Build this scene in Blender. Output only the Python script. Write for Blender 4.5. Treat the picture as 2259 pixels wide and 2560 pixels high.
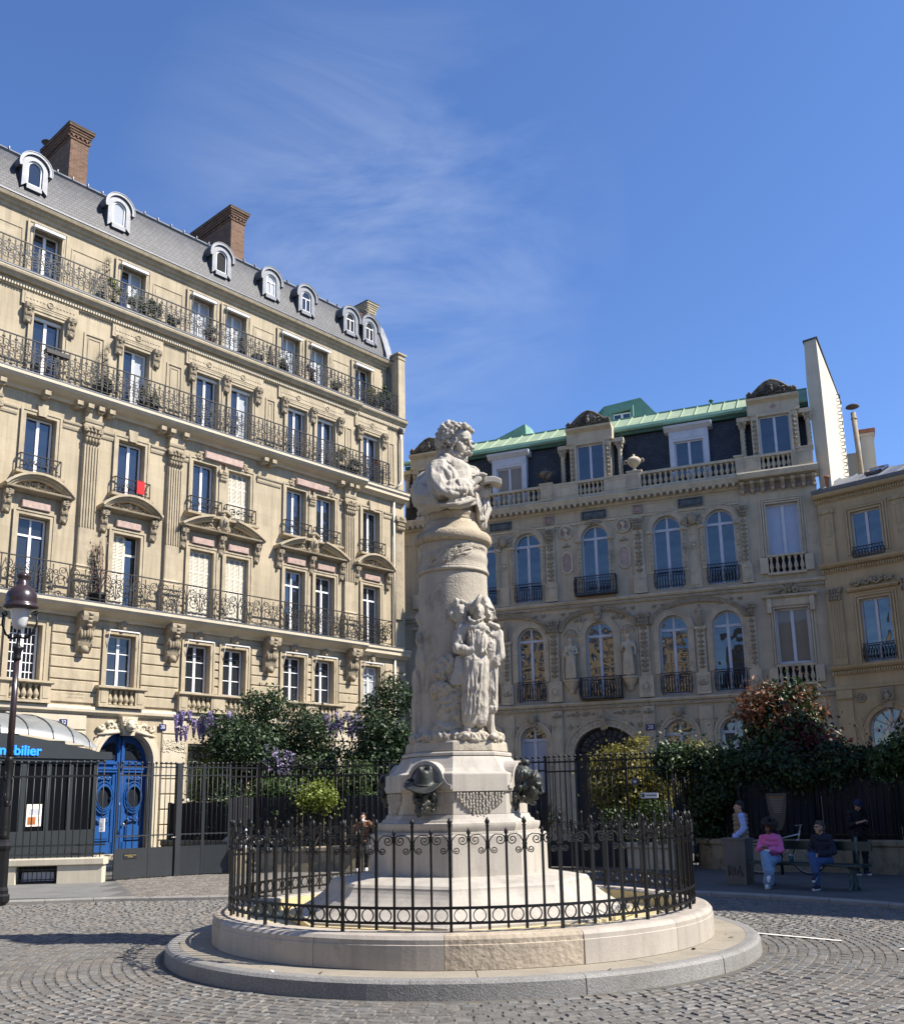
import bpy,math,random
from mathutils import Matrix,Vector,Euler,noise as mnoise
SC=bpy.context.scene
for _o in list(bpy.data.objects):
 bpy.data.objects.remove(_o)
COL=SC.collection
R_=math.radians
rnd=random.Random(7)
# ------------------------------------------------------------ camera
CAM_H=1.7
def setup_camera():
 pitch,roll=R_(11.8),R_(-1.1)
 cp,sp=math.cos(pitch),math.sin(pitch)
 f=Vector((0,cp,sp));u=Vector((0,-sp,cp));r=Vector((1,0,0))
 c,s=math.cos(roll),math.sin(roll)
 r2=c*r+s*u;u2=-s*r+c*u
 cam=bpy.data.cameras.new('camera')
 cam.sensor_fit= 'HORIZONTAL';cam.sensor_width=36.0
 cam.lens=36.0*2400/2259
 cam.shift_y=(1506-1280)/2259
 cam.clip_start=0.1;cam.clip_end=3000
 o=bpy.data.objects.new('camera',cam);COL.objects.link(o)
 M=Matrix(((r2.x,u2.x,-f.x,0),(r2.y,u2.y,-f.y,0),(r2.z,u2.z,-f.z,CAM_H),(0,0,0,1)))
 o.matrix_world=M
 SC.camera=o
setup_camera()
# ------------------------------------------------------------ light
SUN_AZ=Vector((0.975,-0.222))        # horizontal direction towards the sun
SUN_EL=46.0
def setup_light():
 w=bpy.data.worlds.new('World');SC.world=w;w.use_nodes=True
 nt=w.node_tree;nt.nodes.clear()
 out=nt.nodes.new('ShaderNodeOutputWorld');bg=nt.nodes.new('ShaderNodeBackground')
 sky=nt.nodes.new('ShaderNodeTexSky');sky.sky_type= 'NISHITA';sky.sun_disc=False
 sky.sun_elevation=R_(SUN_EL)
 sky.sun_rotation=math.atan2(SUN_AZ.x,SUN_AZ.y)
 sky.altitude=50;sky.air_density=1.0;sky.dust_density=0.15;sky.ozone_density=2.6
 # thin cirrus: noise on the view direction, stretched along one heading
 tc=nt.nodes.new('ShaderNodeTexCoord')
 mp=nt.nodes.new('ShaderNodeMapping');mp.inputs['Rotation'].default_value=(R_(0),R_(26),R_(0))
 mp.inputs['Scale'].default_value=(2.1,2.6,7.0);mp.inputs['Location'].default_value=(0.55,0.2,0.33)
 n1=nt.nodes.new('ShaderNodeTexNoise');n1.inputs['Scale'].default_value=1.5
 n1.inputs['Detail'].default_value=9;n1.inputs['Roughness'].default_value=0.62;n1.inputs['Distortion'].default_value=0.5
 n2=nt.nodes.new('ShaderNodeVectorMath');n2.operation= 'DISTANCE';n2.inputs[1].default_value=(-0.07,0.84,0.53)   # where the cirrus bank lies
 r1=nt.nodes.new('ShaderNodeMapRange');r1.inputs[1].default_value=0.42;r1.inputs[2].default_value=0.85
 r2=nt.nodes.new('ShaderNodeMapRange');r2.inputs[1].default_value=0.25;r2.inputs[2].default_value=0.05
 mu=nt.nodes.new('ShaderNodeMath');mu.operation= 'MULTIPLY'
 mu2=nt.nodes.new('ShaderNodeMath');mu2.operation= 'MULTIPLY';mu2.inputs[1].default_value=0.36
 mix=nt.nodes.new('ShaderNodeMix');mix.data_type= 'RGBA'
 mix.inputs[7].default_value=(7.4,7.9,8.6,1)
 # the phone's rendering of a clear sky is a touch bluer than the physical model
 tint=nt.nodes.new('ShaderNodeMix');tint.data_type= 'RGBA';tint.blend_type= 'MULTIPLY';tint.inputs[0].default_value=1
 tint.inputs[7].default_value=(0.80,0.99,1.33,1)
 L=nt.links.new
 L(tc.outputs['Generated'],mp.inputs[0]);L(mp.outputs[0],n1.inputs[0]);L(tc.outputs['Generated'],n2.inputs[0])
 L(n1.outputs[0],r1.inputs[0]);L(n2.outputs['Value'],r2.inputs[0])
 L(r1.outputs[0],mu.inputs[0]);L(r2.outputs[0],mu.inputs[1]);L(mu.outputs[0],mu2.inputs[0])
 L(sky.outputs[0],tint.inputs[6]);L(tint.outputs[2],mix.inputs[6]);L(mu2.outputs[0],mix.inputs[0])
 L(mix.outputs[2],bg.inputs[0]);L(bg.outputs[0],out.inputs[0])
 bg.inputs[1].default_value=0.084
 sl=bpy.data.lights.new('sun', 'SUN');sl.energy=5.0;sl.angle=R_(0.53);sl.color=(1.0,0.93,0.82)
 so=bpy.data.objects.new('sun',sl);COL.objects.link(so)
 h=math.cos(R_(SUN_EL))
 d=Vector((SUN_AZ.x*h,SUN_AZ.y*h,math.sin(R_(SUN_EL))))
 so.rotation_euler=d.to_track_quat('Z', 'Y').to_euler()
 so.location=(30,-8,40)
 vs=SC.view_settings;vs.view_transform= 'Standard';vs.look= 'None';vs.exposure=0.88;vs.gamma=1.0
 vs.use_curve_mapping=False
setup_light()
SC.render.engine= 'CYCLES'
cy=SC.cycles;cy.max_bounces=5;cy.diffuse_bounces=3;cy.glossy_bounces=3;cy.transmission_bounces=2;cy.transparent_max_bounces=4
# ------------------------------------------------------------ materials
MATS={}
def mat(name,col,rough=0.8,var=0.18,nscale=3.0,bump=0.0,bscale=40.0,metal=0.0,spec=0.5,streak=0.0,dirt=None,ior=1.5,fine=0.0,space='Object',dscale=0.8,dlo=0.55,dhi=0.75):
 """plain procedural surface: colour with large soft and small grain variation, bump, optional vertical streaks and dirt patches"""
 m=bpy.data.materials.new(name);m.use_nodes=True
 nt=m.node_tree;b=nt.nodes['Principled BSDF'];L=nt.links.new
 b.inputs['Roughness'].default_value=rough;b.inputs['Metallic'].default_value=metal
 b.inputs['Specular IOR Level'].default_value=spec;b.inputs['IOR'].default_value=ior
 c=Vector(col[:3])
 tc=nt.nodes.new('ShaderNodeTexCoord')
 src=tc.outputs['Object']
 if space== 'World':
  g=nt.nodes.new('ShaderNodeNewGeometry');src=g.outputs['Position']
 last=None
 if var>0:
  n=nt.nodes.new('ShaderNodeTexNoise');n.inputs['Scale'].default_value=nscale;n.inputs['Detail'].default_value=6;n.inputs['Roughness'].default_value=0.6
  L(src,n.inputs[0])
  mx=nt.nodes.new('ShaderNodeMix');mx.data_type= 'RGBA'
  lo=c*(1-var);hi=c*(1+var)
  mx.inputs[6].default_value=(*lo,1);mx.inputs[7].default_value=(*hi,1)
  rg=nt.nodes.new('ShaderNodeMapRange');rg.inputs[1].default_value=0.3;rg.inputs[2].default_value=0.7
  L(n.outputs[0],rg.inputs[0]);L(rg.outputs[0],mx.inputs[0]);last=mx.outputs[2]
 if fine>0:
  n=nt.nodes.new('ShaderNodeTexNoise');n.inputs['Scale'].default_value=bscale*1.5;n.inputs['Detail'].default_value=3
  L(src,n.inputs[0])
  rg=nt.nodes.new('ShaderNodeMapRange');rg.inputs[1].default_value=0.3;rg.inputs[2].default_value=0.7;rg.inputs[3].default_value=1-fine;rg.inputs[4].default_value=1+fine
  L(n.outputs[0],rg.inputs[0])
  mx=nt.nodes.new('ShaderNodeMix');mx.data_type= 'RGBA';mx.blend_type= 'MULTIPLY';mx.inputs[0].default_value=1
  if last:L(last,mx.inputs[6])
  else:mx.inputs[6].default_value=(*c,1)
  L(rg.outputs[0],mx.inputs[7]);last=mx.outputs[2]
 if streak>0:
  mp=nt.nodes.new('ShaderNodeMapping');mp.inputs['Scale'].default_value=(3.2,3.2,0.22)
  L(src,mp.inputs[0])
  n=nt.nodes.new('ShaderNodeTexNoise');n.inputs['Scale'].default_value=1.6;n.inputs['Detail'].default_value=7;n.inputs['Roughness'].default_value=0.7
  L(mp.outputs[0],n.inputs[0])
  rg=nt.nodes.new('ShaderNodeMapRange');rg.inputs[1].default_value=0.45;rg.inputs[2].default_value=0.75;rg.inputs[3].default_value=1.0;rg.inputs[4].default_value=1-streak
  L(n.outputs[0],rg.inputs[0])
  mx=nt.nodes.new('ShaderNodeMix');mx.data_type= 'RGBA';mx.blend_type= 'MULTIPLY';mx.inputs[0].default_value=1
  L(last,mx.inputs[6]) if last else None
  if not last:mx.inputs[6].default_value=(*c,1)
  L(rg.outputs[0],mx.inputs[7]);last=mx.outputs[2]
 if dirt:
  n=nt.nodes.new('ShaderNodeTexNoise');n.inputs['Scale'].default_value=dscale;n.inputs['Detail'].default_value=9;n.inputs['Roughness'].default_value=0.72
  L(src,n.inputs[0])
  rg=nt.nodes.new('ShaderNodeMapRange');rg.inputs[1].default_value=dlo;rg.inputs[2].default_value=dhi
  L(n.outputs[0],rg.inputs[0])
  mx=nt.nodes.new('ShaderNodeMix');mx.data_type= 'RGBA'
  if last:L(last,mx.inputs[6])
  else:mx.inputs[6].default_value=(*c,1)
  mx.inputs[7].default_value=(*dirt,1);L(rg.outputs[0],mx.inputs[0]);last=mx.outputs[2]
 if last:L(last,b.inputs['Base Color'])
 else:b.inputs['Base Color'].default_value=(*c,1)
 if bump>0:
  n=nt.nodes.new('ShaderNodeTexNoise');n.inputs['Scale'].default_value=bscale;n.inputs['Detail'].default_value=5
  L(src,n.inputs[0])
  bp=nt.nodes.new('ShaderNodeBump');bp.inputs['Strength'].default_value=bump;bp.inputs['Distance'].default_value=0.02
  L(n.outputs[0],bp.inputs['Height']);L(bp.outputs[0],b.inputs['Normal'])
 MATS[name]=m
 return m
def M(n):return MATS[n]
def obj_tint(m,lo=0.8,hi=1.15):
 """vary a material from object to object"""
 nt=m.node_tree;b=nt.nodes['Principled BSDF']
 oi=nt.nodes.new('ShaderNodeObjectInfo');rg=nt.nodes.new('ShaderNodeMapRange');rg.inputs[3].default_value=lo;rg.inputs[4].default_value=hi
 mx=nt.nodes.new('ShaderNodeMix');mx.data_type= 'RGBA';mx.blend_type= 'MULTIPLY';mx.inputs[0].default_value=1
 s=b.inputs['Base Color']
 if s.is_linked:nt.links.new(s.links[0].from_socket,mx.inputs[6])
 else:mx.inputs[6].default_value=s.default_value
 nt.links.new(oi.outputs['Random'],rg.inputs[0]);nt.links.new(rg.outputs[0],mx.inputs[7]);nt.links.new(mx.outputs[2],s)
def attr_tint(m,name='tint'):
 nt=m.node_tree;b=nt.nodes['Principled BSDF']
 at=nt.nodes.new('ShaderNodeAttribute');at.attribute_name=name
 mx=nt.nodes.new('ShaderNodeMix');mx.data_type= 'RGBA';mx.blend_type= 'MULTIPLY';mx.inputs[0].default_value=1
 s=b.inputs['Base Color']
 if s.is_linked:nt.links.new(s.links[0].from_socket,mx.inputs[6])
 else:mx.inputs[6].default_value=s.default_value
 nt.links.new(at.outputs['Color'],mx.inputs[7]);nt.links.new(mx.outputs[2],s)
def joints(m,w=0.85,h=0.36,size=0.012,dark=0.7,rot=None):
 """flush ashlar joints on a wall (thin lines in object x/z)"""
 nt=m.node_tree;b=nt.nodes['Principled BSDF'];L=nt.links.new
 tc=nt.nodes.new('ShaderNodeTexCoord');sp=nt.nodes.new('ShaderNodeSeparateXYZ');cb=nt.nodes.new('ShaderNodeCombineXYZ')
 L(tc.outputs['Object'],sp.inputs[0])
 if rot== 'xy':L(sp.outputs[0],cb.inputs[0]);L(sp.outputs[1],cb.inputs[1])
 else:L(sp.outputs[0],cb.inputs[0]);L(sp.outputs[2],cb.inputs[1])
 br=nt.nodes.new('ShaderNodeTexBrick');br.inputs['Scale'].default_value=1;br.inputs['Mortar Size'].default_value=size
 br.inputs['Brick Width'].default_value=w;br.inputs['Row Height'].default_value=h;br.inputs['Mortar Smooth'].default_value=0.3
 br.inputs['Color1'].default_value=(1,1,1,1);br.inputs['Color2'].default_value=(0.9,0.9,0.88,1);br.inputs['Mortar'].default_value=(dark,dark,dark,1)
 L(cb.outputs[0],br.inputs[0])
 mx=nt.nodes.new('ShaderNodeMix');mx.data_type= 'RGBA';mx.blend_type= 'MULTIPLY';mx.inputs[0].default_value=1
 s=b.inputs['Base Color'];L(s.links[0].from_socket,mx.inputs[6]);L(br.outputs[0],mx.inputs[7]);L(mx.outputs[2],s)
def make_materials():
 m=mat('stone_cream',(0.43,0.36,0.25),0.9,0.12,0.7,0.12,30,streak=0.34,fine=0.06,dirt=(0.24,0.19,0.125),dlo=0.56,dhi=0.82)
 joints(m,0.9,0.37,0.006,0.82)
 mat('stone_trim',(0.41,0.345,0.24),0.9,0.14,2.5,0.15,40,streak=0.3,fine=0.06,dirt=(0.17,0.135,0.09),dlo=0.55,dhi=0.8)
 mat('stone_white',(0.52,0.46,0.35),0.88,0.10,1.5,0.12,40,streak=0.12,fine=0.05)
 mat('stone_carve',(0.31,0.258,0.18),0.92,0.15,5,0.2,40,dirt=(0.16,0.13,0.09),dlo=0.52,dhi=0.78,dscale=3)  # colour kept darker all over to stand in for shade in carved recesses
 m=mat('stone_grey',(0.47,0.395,0.285),0.9,0.12,0.8,0.12,30,streak=0.25,fine=0.06,dirt=(0.2,0.165,0.115),dlo=0.55,dhi=0.8)
 joints(m,0.95,0.42,0.006,0.85)
 mat('stone_grey_trim',(0.48,0.41,0.30),0.9,0.15,2.5,0.15,40,streak=0.2,fine=0.06,dirt=(0.17,0.14,0.1),dlo=0.54,dhi=0.8)
 mat('stone_black',(0.20,0.165,0.12),0.95,0.3,3,0.3,30,dirt=(0.05,0.042,0.034),dlo=0.42,dhi=0.6,dscale=2.5)
 m=mat('stone_yellow',(0.46,0.355,0.215),0.9,0.10,0.8,0.1,30,streak=0.2,fine=0.05,dirt=(0.22,0.165,0.1),dlo=0.6,dhi=0.85)
 joints(m,0.9,0.45,0.006,0.86)
 mat('marble_pink',(0.37,0.26,0.215),0.5,0.3,9,0,fine=0.15)
 mat('marble_red',(0.30,0.20,0.17),0.5,0.35,8)
 mat('marble_dark',(0.07,0.075,0.07),0.4,0.5,6)
 mat('render_white',(0.54,0.49,0.385),0.9,0.05,1.2,0.08,30,streak=0.2,dirt=(0.40,0.35,0.27),dlo=0.52,dhi=0.8)
 mat('iron',(0.0075,0.0075,0.0085),0.45,0.25,8,0.1,60,spec=0.35)
 mat('iron_rust',(0.013,0.011,0.010),0.6,0.4,8,0.1,60)
 mat('iron_blue',(0.014,0.017,0.030),0.38,0.25,8,0.1,60)
 mat('gate_grey',(0.022,0.026,0.030),0.5,0.15,3,0.04,60,streak=0.15)
 mat('board_dark',(0.006,0.0065,0.011),0.7,0.2,3)
 mat('paint_white',(0.74,0.74,0.74),0.45,0.04,4)
 mat('paint_bluewhite',(0.48,0.50,0.56),0.5,0.08,4,dirt=(0.33,0.34,0.38),dlo=0.55,dhi=0.8)
 mat('paint_cream',(0.62,0.57,0.46),0.5,0.06,6)
 mat('curtain',(0.62,0.62,0.60),0.9,0.12,2)
 mat('blind_beige',(0.34,0.29,0.22),0.8,0.1,2)
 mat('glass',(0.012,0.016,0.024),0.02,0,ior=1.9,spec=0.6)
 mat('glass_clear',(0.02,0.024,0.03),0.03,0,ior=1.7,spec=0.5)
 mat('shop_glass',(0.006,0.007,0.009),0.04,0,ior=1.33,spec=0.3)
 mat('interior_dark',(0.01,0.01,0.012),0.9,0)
 for g in ('glass', 'glass_clear'): # old panes are not flat
  nt=M(g).node_tree;b=nt.nodes['Principled BSDF']
  n=nt.nodes.new('ShaderNodeTexNoise');n.inputs['Scale'].default_value=1.6;n.inputs['Detail'].default_value=1
  tc=nt.nodes.new('ShaderNodeTexCoord');nt.links.new(tc.outputs['Object'],n.inputs[0])
  bp=nt.nodes.new('ShaderNodeBump');bp.inputs['Strength'].default_value=0.3;bp.inputs['Distance'].default_value=0.05
  nt.links.new(n.outputs[0],bp.inputs['Height']);nt.links.new(bp.outputs[0],b.inputs['Normal'])
 # blinds and curtains seen behind glass: a coat on a pale surface
 for nm,c in (('pane_curtain',(0.36,0.38,0.40)),('pane_blind',(0.20,0.165,0.12)),('pane_white',(0.33,0.36,0.45))):
  mm=mat(nm,c,0.8,0.08,2);mm.node_tree.nodes['Principled BSDF'].inputs['Coat Weight'].default_value=1.0
  mm.node_tree.nodes['Principled BSDF'].inputs['Coat Roughness'].default_value=0.03
 m=mat('slate',(0.05,0.053,0.062),0.6,0.18,2.5,0,fine=0.1,dirt=(0.085,0.085,0.09),dlo=0.56,dhi=0.8)
 slates(m,0.16,0.11)
 m=mat('slate_dark',(0.022,0.024,0.030),0.55,0.3,2.5,0,fine=0.1,dirt=(0.06,0.06,0.062),dlo=0.6,dhi=0.8)
 slates(m,0.2,0.13)
 mat('zinc',(0.14,0.15,0.17),0.5,0.25,4,0.05,20,metal=0.2,dirt=(0.15,0.16,0.175),dlo=0.5,dhi=0.75,dscale=2.5)
 mat('zinc_dark',(0.11,0.12,0.14),0.45,0.2,4,metal=0.3)
 mat('copper_green',(0.15,0.29,0.22),0.7,0.14,2.5,0.05,20,dirt=(0.17,0.33,0.25),dlo=0.5,dhi=0.75)
 mat('copper_pale',(0.26,0.34,0.22),0.7,0.12,2.5,0.05,20,dirt=(0.36,0.40,0.26),dlo=0.5,dhi=0.7,dscale=1.2)
 mat('copper_dark',(0.045,0.11,0.08),0.7,0.25,3)
 m=mat('brick',(0.13,0.075,0.048),0.9,0.2,5,0.2,30,dirt=(0.07,0.05,0.04),dlo=0.5,dhi=0.75,dscale=2)
 bricks(m)
 mat('chimney_dark',(0.07,0.058,0.048),0.95,0.3,3,0.2,20)
 mat('terracotta',(0.32,0.13,0.07),0.8,0.2,5)
 mat('door_blue',(0.012,0.075,0.26),0.38,0.12,2,0.03,20,streak=0.15)
 mat('enamel_blue',(0.012,0.02,0.10),0.3,0.1,5)
 mat('shop_grey',(0.022,0.028,0.033),0.45,0.08,2)
 mat('canopy_glass',(0.20,0.21,0.21),0.35,0.15,2,dirt=(0.13,0.135,0.13),dlo=0.5,dhi=0.75)
 mat('lamp_brown',(0.035,0.022,0.024),0.28,0.2,5,0.03,40)
 mat('lamp_glass',(0.55,0.56,0.56),0.2,0.1,4)
 mat('brass',(0.5,0.33,0.1),0.35,0.1,5,metal=0.8)
 mat('bronze',(0.032,0.036,0.032),0.5,0.3,6,0.25,30,metal=0.25,dirt=(0.085,0.105,0.09),dlo=0.56,dhi=0.75,dscale=6)
 # monument stones
 mat('statue_stone',(0.40,0.368,0.318),0.85,0.10,3,0.25,45,fine=0.07,dirt=(0.20,0.17,0.13),dlo=0.55,dhi=0.74,dscale=2.6)
 mat('column_stone',(0.40,0.355,0.285),0.9,0.12,2.5,0.5,40,fine=0.1,streak=0.22,dirt=(0.16,0.135,0.10),dlo=0.54,dhi=0.72,dscale=1.7)
 mat('column_dirty',(0.37,0.31,0.225),0.92,0.2,3,0.5,30,fine=0.12,dirt=(0.055,0.047,0.035),dlo=0.52,dhi=0.7,dscale=2.0)
 mat('pedestal_stone',(0.41,0.375,0.325),0.75,0.07,2.5,0.1,40,fine=0.05,streak=0.32,dirt=(0.27,0.225,0.17),dlo=0.56,dhi=0.78,dscale=1.5)
 m=mat('coping_stone',(0.42,0.375,0.32),0.75,0.08,3,0.1,40,fine=0.07,streak=0.3,dirt=(0.24,0.195,0.15),dlo=0.57,dhi=0.8,dscale=3);obj_tint(m,0.84,1.06)
 mat('coping_rough',(0.40,0.335,0.255),0.9,0.14,5,0.8,16,fine=0.1,dirt=(0.30,0.235,0.17),dlo=0.57,dhi=0.72,dscale=4)
 m=mat('granite',(0.225,0.218,0.205),0.7,0.12,4,0.3,60,fine=0.42,dirt=(0.13,0.12,0.105),dlo=0.52,dhi=0.76,dscale=2);obj_tint(m,0.88,1.08)
 m=mat('granite_warm',(0.27,0.238,0.185),0.85,0.1,2,0.2,60,fine=0.16,dirt=(0.17,0.15,0.12),dlo=0.5,dhi=0.78,dscale=1.5);obj_tint(m,0.92,1.06)
 mat('basin_yellow',(0.56,0.47,0.27),0.85,0.1,2,0.1,30,streak=0.3,dirt=(0.2,0.17,0.1),dlo=0.55,dhi=0.72,dscale=2)
 # ground
 m=mat('cobble',(0.138,0.130,0.118),0.62,0.2,6,0.4,30,fine=0.16,spec=0.4,space='World');attr_tint(m)
 m2=mat('cobble_piece',(0.138,0.130,0.118),0.62,0.2,6,0.4,30,fine=0.16,spec=0.4,space='World');obj_tint(m2,0.8,1.16)
 mat('sand_joint',(0.10,0.092,0.078),0.95,0.25,4,0.5,60,fine=0.3,space='World')
 mat('asphalt',(0.092,0.09,0.086),0.9,0.15,1.5,0.5,90,fine=0.25,dirt=(0.13,0.122,0.11),dlo=0.5,dhi=0.75,space='World')
 mat('slab_grey',(0.155,0.155,0.148),0.85,0.12,2,0.3,70,fine=0.12,space='World')
 mat('kerb',(0.25,0.24,0.22),0.85,0.15,3,0.3,50,fine=0.2,space='World')
 mat('marking',(0.62,0.60,0.55),0.8,0.1,6,dirt=(0.3,0.28,0.25),dlo=0.58,dhi=0.66,dscale=6)
 mat('soil',(0.06,0.05,0.035),0.95,0.3,4)
 mat('wall_stain',(0.30,0.25,0.17),0.9,0.2,1.5,0.3,30,streak=0.35,fine=0.1,dirt=(0.10,0.085,0.06),dlo=0.5,dhi=0.7,dscale=1.6)
 # foliage
 for n,c,t in (('leaf_dark',(0.034,0.060,0.026),.3),('leaf_mid',(0.05,0.09,0.026),.4),('leaf_lime',(0.17,0.21,0.04),.5),('leaf_ivy',(0.034,0.062,0.022),.3),
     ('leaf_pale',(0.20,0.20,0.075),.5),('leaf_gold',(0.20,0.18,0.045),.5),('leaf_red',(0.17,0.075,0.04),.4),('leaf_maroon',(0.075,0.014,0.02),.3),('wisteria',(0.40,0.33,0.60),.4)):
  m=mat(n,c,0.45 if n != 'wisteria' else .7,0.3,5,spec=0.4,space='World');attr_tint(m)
  nt=m.node_tree;b=nt.nodes['Principled BSDF']
  tr=nt.nodes.new('ShaderNodeBsdfTranslucent');ms=nt.nodes.new('ShaderNodeMixShader');ms.inputs[0].default_value=t*.6
  nt.links.new(b.inputs['Base Color'].links[0].from_socket,tr.inputs[0])
  o=nt.nodes['Material Output']
  nt.links.new(b.outputs[0],ms.inputs[1]);nt.links.new(tr.outputs[0],ms.inputs[2]);nt.links.new(ms.outputs[0],o.inputs[0])
 mat('bark',(0.05,0.04,0.03),0.95,0.3,6,0.5,30)
 mat('twig',(0.10,0.075,0.055),0.9,0.2,6)
 mat('planter',(0.025,0.027,0.03),0.5,0.2,5)
 # people and small things
 mat('skin',(0.42,0.25,0.17),0.55,0.1,20);mat('skin_dark',(0.17,0.085,0.05),0.5,0.1,20)
 mat('hair_dark',(0.012,0.009,0.008),0.7,0.3,30,0.8,60);mat('hair_grey',(0.05,0.042,0.036),0.7,0.3,30,0.8,60)
 for n,c in (('cloth_pink',(0.62,0.14,0.36)),('cloth_denim_pale',(0.19,0.29,0.42)),('cloth_denim',(0.035,0.075,0.18)),('cloth_navy',(0.010,0.013,0.028)),
      ('cloth_shirt',(0.34,0.42,0.72)),('cloth_vest',(0.23,0.165,0.11)),('cloth_black',(0.008,0.008,0.010)),('cloth_brown',(0.13,0.06,0.028)),('shoe_white',(0.72,0.72,0.72)),('shoe_navy',(0.016,0.02,0.045)),('cloth_red',(0.62,0.016,0.02)),('cloth_hat',(0.012,0.016,0.05))):
  mat(n,c,0.85,0.14,9,0.25,60)
 mat('concrete_box',(0.15,0.135,0.115),0.85,0.12,4,0.2,50,streak=0.15)
 mat('bench_green',(0.010,0.028,0.024),0.4,0.2,6);mat('bench_iron',(0.05,0.085,0.082),0.5,0.3,10,0.2,40)
 mat('sign_brown',(0.085,0.062,0.042),0.5,0.1,5);mat('sign_text',(0.20,0.16,0.12),0.6,0.1,20)
 mat('white_plastic',(0.7,0.7,0.7),0.4,0.04,5);mat('cup_teal',(0.10,0.33,0.40),0.4,0.1,5)
 mat('bike_silver',(0.5,0.5,0.48),0.3,0.1,5,metal=0.5);mat('rubber',(0.015,0.015,0.016),0.8,0.1,5)
 m=mat('sign_lit_blue',(0.02,0.22,0.9),0.4,0);b=m.node_tree.nodes['Principled BSDF'];b.inputs['Emission Color'].default_value=(0.03,0.27,1,1);b.inputs['Emission Strength'].default_value=0.55
 m=mat('poster_lit',(0.6,0.55,0.48),0.4,0.5,5);b=m.node_tree.nodes['Principled BSDF'];b.inputs['Emission Color'].default_value=(0.75,0.68,0.58,1);b.inputs['Emission Strength'].default_value=0.45
 m=mat('lamp_warm',(1,0.6,0.25),0.4,0);b=m.node_tree.nodes['Principled BSDF'];b.inputs['Emission Color'].default_value=(1,0.55,0.2,1);b.inputs['Emission Strength'].default_value=1.5
 mat('photo_orange',(0.4,0.14,0.04),0.5,0.3,4)
 mat('gold_text',(0.45,0.36,0.12),0.5,0)
def slates(m,w,h):
 nt=m.node_tree;b=nt.nodes['Principled BSDF'];L=nt.links.new
 tc=nt.nodes.new('ShaderNodeTexCoord');sp=nt.nodes.new('ShaderNodeSeparateXYZ');cb=nt.nodes.new('ShaderNodeCombineXYZ')
 L(tc.outputs['Object'],sp.inputs[0]);L(sp.outputs[0],cb.inputs[0]);L(sp.outputs[2],cb.inputs[1])
 br=nt.nodes.new('ShaderNodeTexBrick');br.inputs['Scale'].default_value=1;br.inputs['Mortar Size'].default_value=0.008
 br.inputs['Brick Width'].default_value=w;br.inputs['Row Height'].default_value=h
 br.inputs['Color1'].default_value=(1.25,1.25,1.25,1);br.inputs['Color2'].default_value=(0.72,0.72,0.74,1);br.inputs['Mortar'].default_value=(0.35,0.35,0.35,1)
 L(cb.outputs[0],br.inputs[0])
 mx=nt.nodes.new('ShaderNodeMix');mx.data_type= 'RGBA';mx.blend_type= 'MULTIPLY';mx.inputs[0].default_value=1
 s=b.inputs['Base Color'];L(s.links[0].from_socket,mx.inputs[6]);L(br.outputs[0],mx.inputs[7]);L(mx.outputs[2],s)
 bp=nt.nodes.new('ShaderNodeBump');bp.inputs['Strength'].default_value=0.6;bp.inputs['Distance'].default_value=0.02
 L(br.outputs[0],bp.inputs['Height']);L(bp.outputs[0],b.inputs['Normal'])
def bricks(m):
 nt=m.node_tree;b=nt.nodes['Principled BSDF'];L=nt.links.new
 tc=nt.nodes.new('ShaderNodeTexCoord');sp=nt.nodes.new('ShaderNodeSeparateXYZ');cb=nt.nodes.new('ShaderNodeCombineXYZ')
 ad=nt.nodes.new('ShaderNodeMath');L(tc.outputs['Object'],sp.inputs[0]);L(sp.outputs[0],ad.inputs[0]);L(sp.outputs[1],ad.inputs[1])
 L(ad.outputs[0],cb.inputs[0]);L(sp.outputs[2],cb.inputs[1])
 br=nt.nodes.new('ShaderNodeTexBrick');br.inputs['Scale'].default_value=1;br.inputs['Mortar Size'].default_value=0.01
 br.inputs['Brick Width'].default_value=0.22;br.inputs['Row Height'].default_value=0.075
 br.inputs['Color1'].default_value=(1.25,1.2,1.15,1);br.inputs['Color2'].default_value=(0.7,0.68,0.66,1);br.inputs['Mortar'].default_value=(1.5,1.6,1.6,1)
 L(cb.outputs[0],br.inputs[0])
 mx=nt.nodes.new('ShaderNodeMix');mx.data_type= 'RGBA';mx.blend_type= 'MULTIPLY';mx.inputs[0].default_value=1
 s=b.inputs['Base Color'];L(s.links[0].from_socket,mx.inputs[6]);L(br.outputs[0],mx.inputs[7]);L(mx.outputs[2],s)
make_materials()
# ------------------------------------------------------------ object helpers
def tag(o,label=None,cat=None,group=None,kind=None):
 if label:o['label']=label
 if cat:o['category']=cat
 if group:o['group']=group
 if kind:o['kind']=kind
 return o
def empty(name,loc=(0,0,0),rz=0.0,label=None,cat=None,group=None,parent=None):
 o=bpy.data.objects.new(name,None);COL.objects.link(o);o.location=loc;o.rotation_euler=(0,0,rz)
 o.empty_display_size=0.1
 if parent:o.parent=parent
 return tag(o,label,cat,group)
def put(name,mesh,parent=None,loc=(0,0,0),rot=(0,0,0),scale=None):
 o=bpy.data.objects.new(name,mesh);COL.objects.link(o);o.location=loc;o.rotation_euler=rot
 if scale:o.scale=scale
 if parent:o.parent=parent
 return o
def copy_tree(o,parent=None):
 c=o.copy();COL.objects.link(c);c.parent=parent
 for ch in list(o.children):copy_tree(ch,c)
 return c
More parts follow.
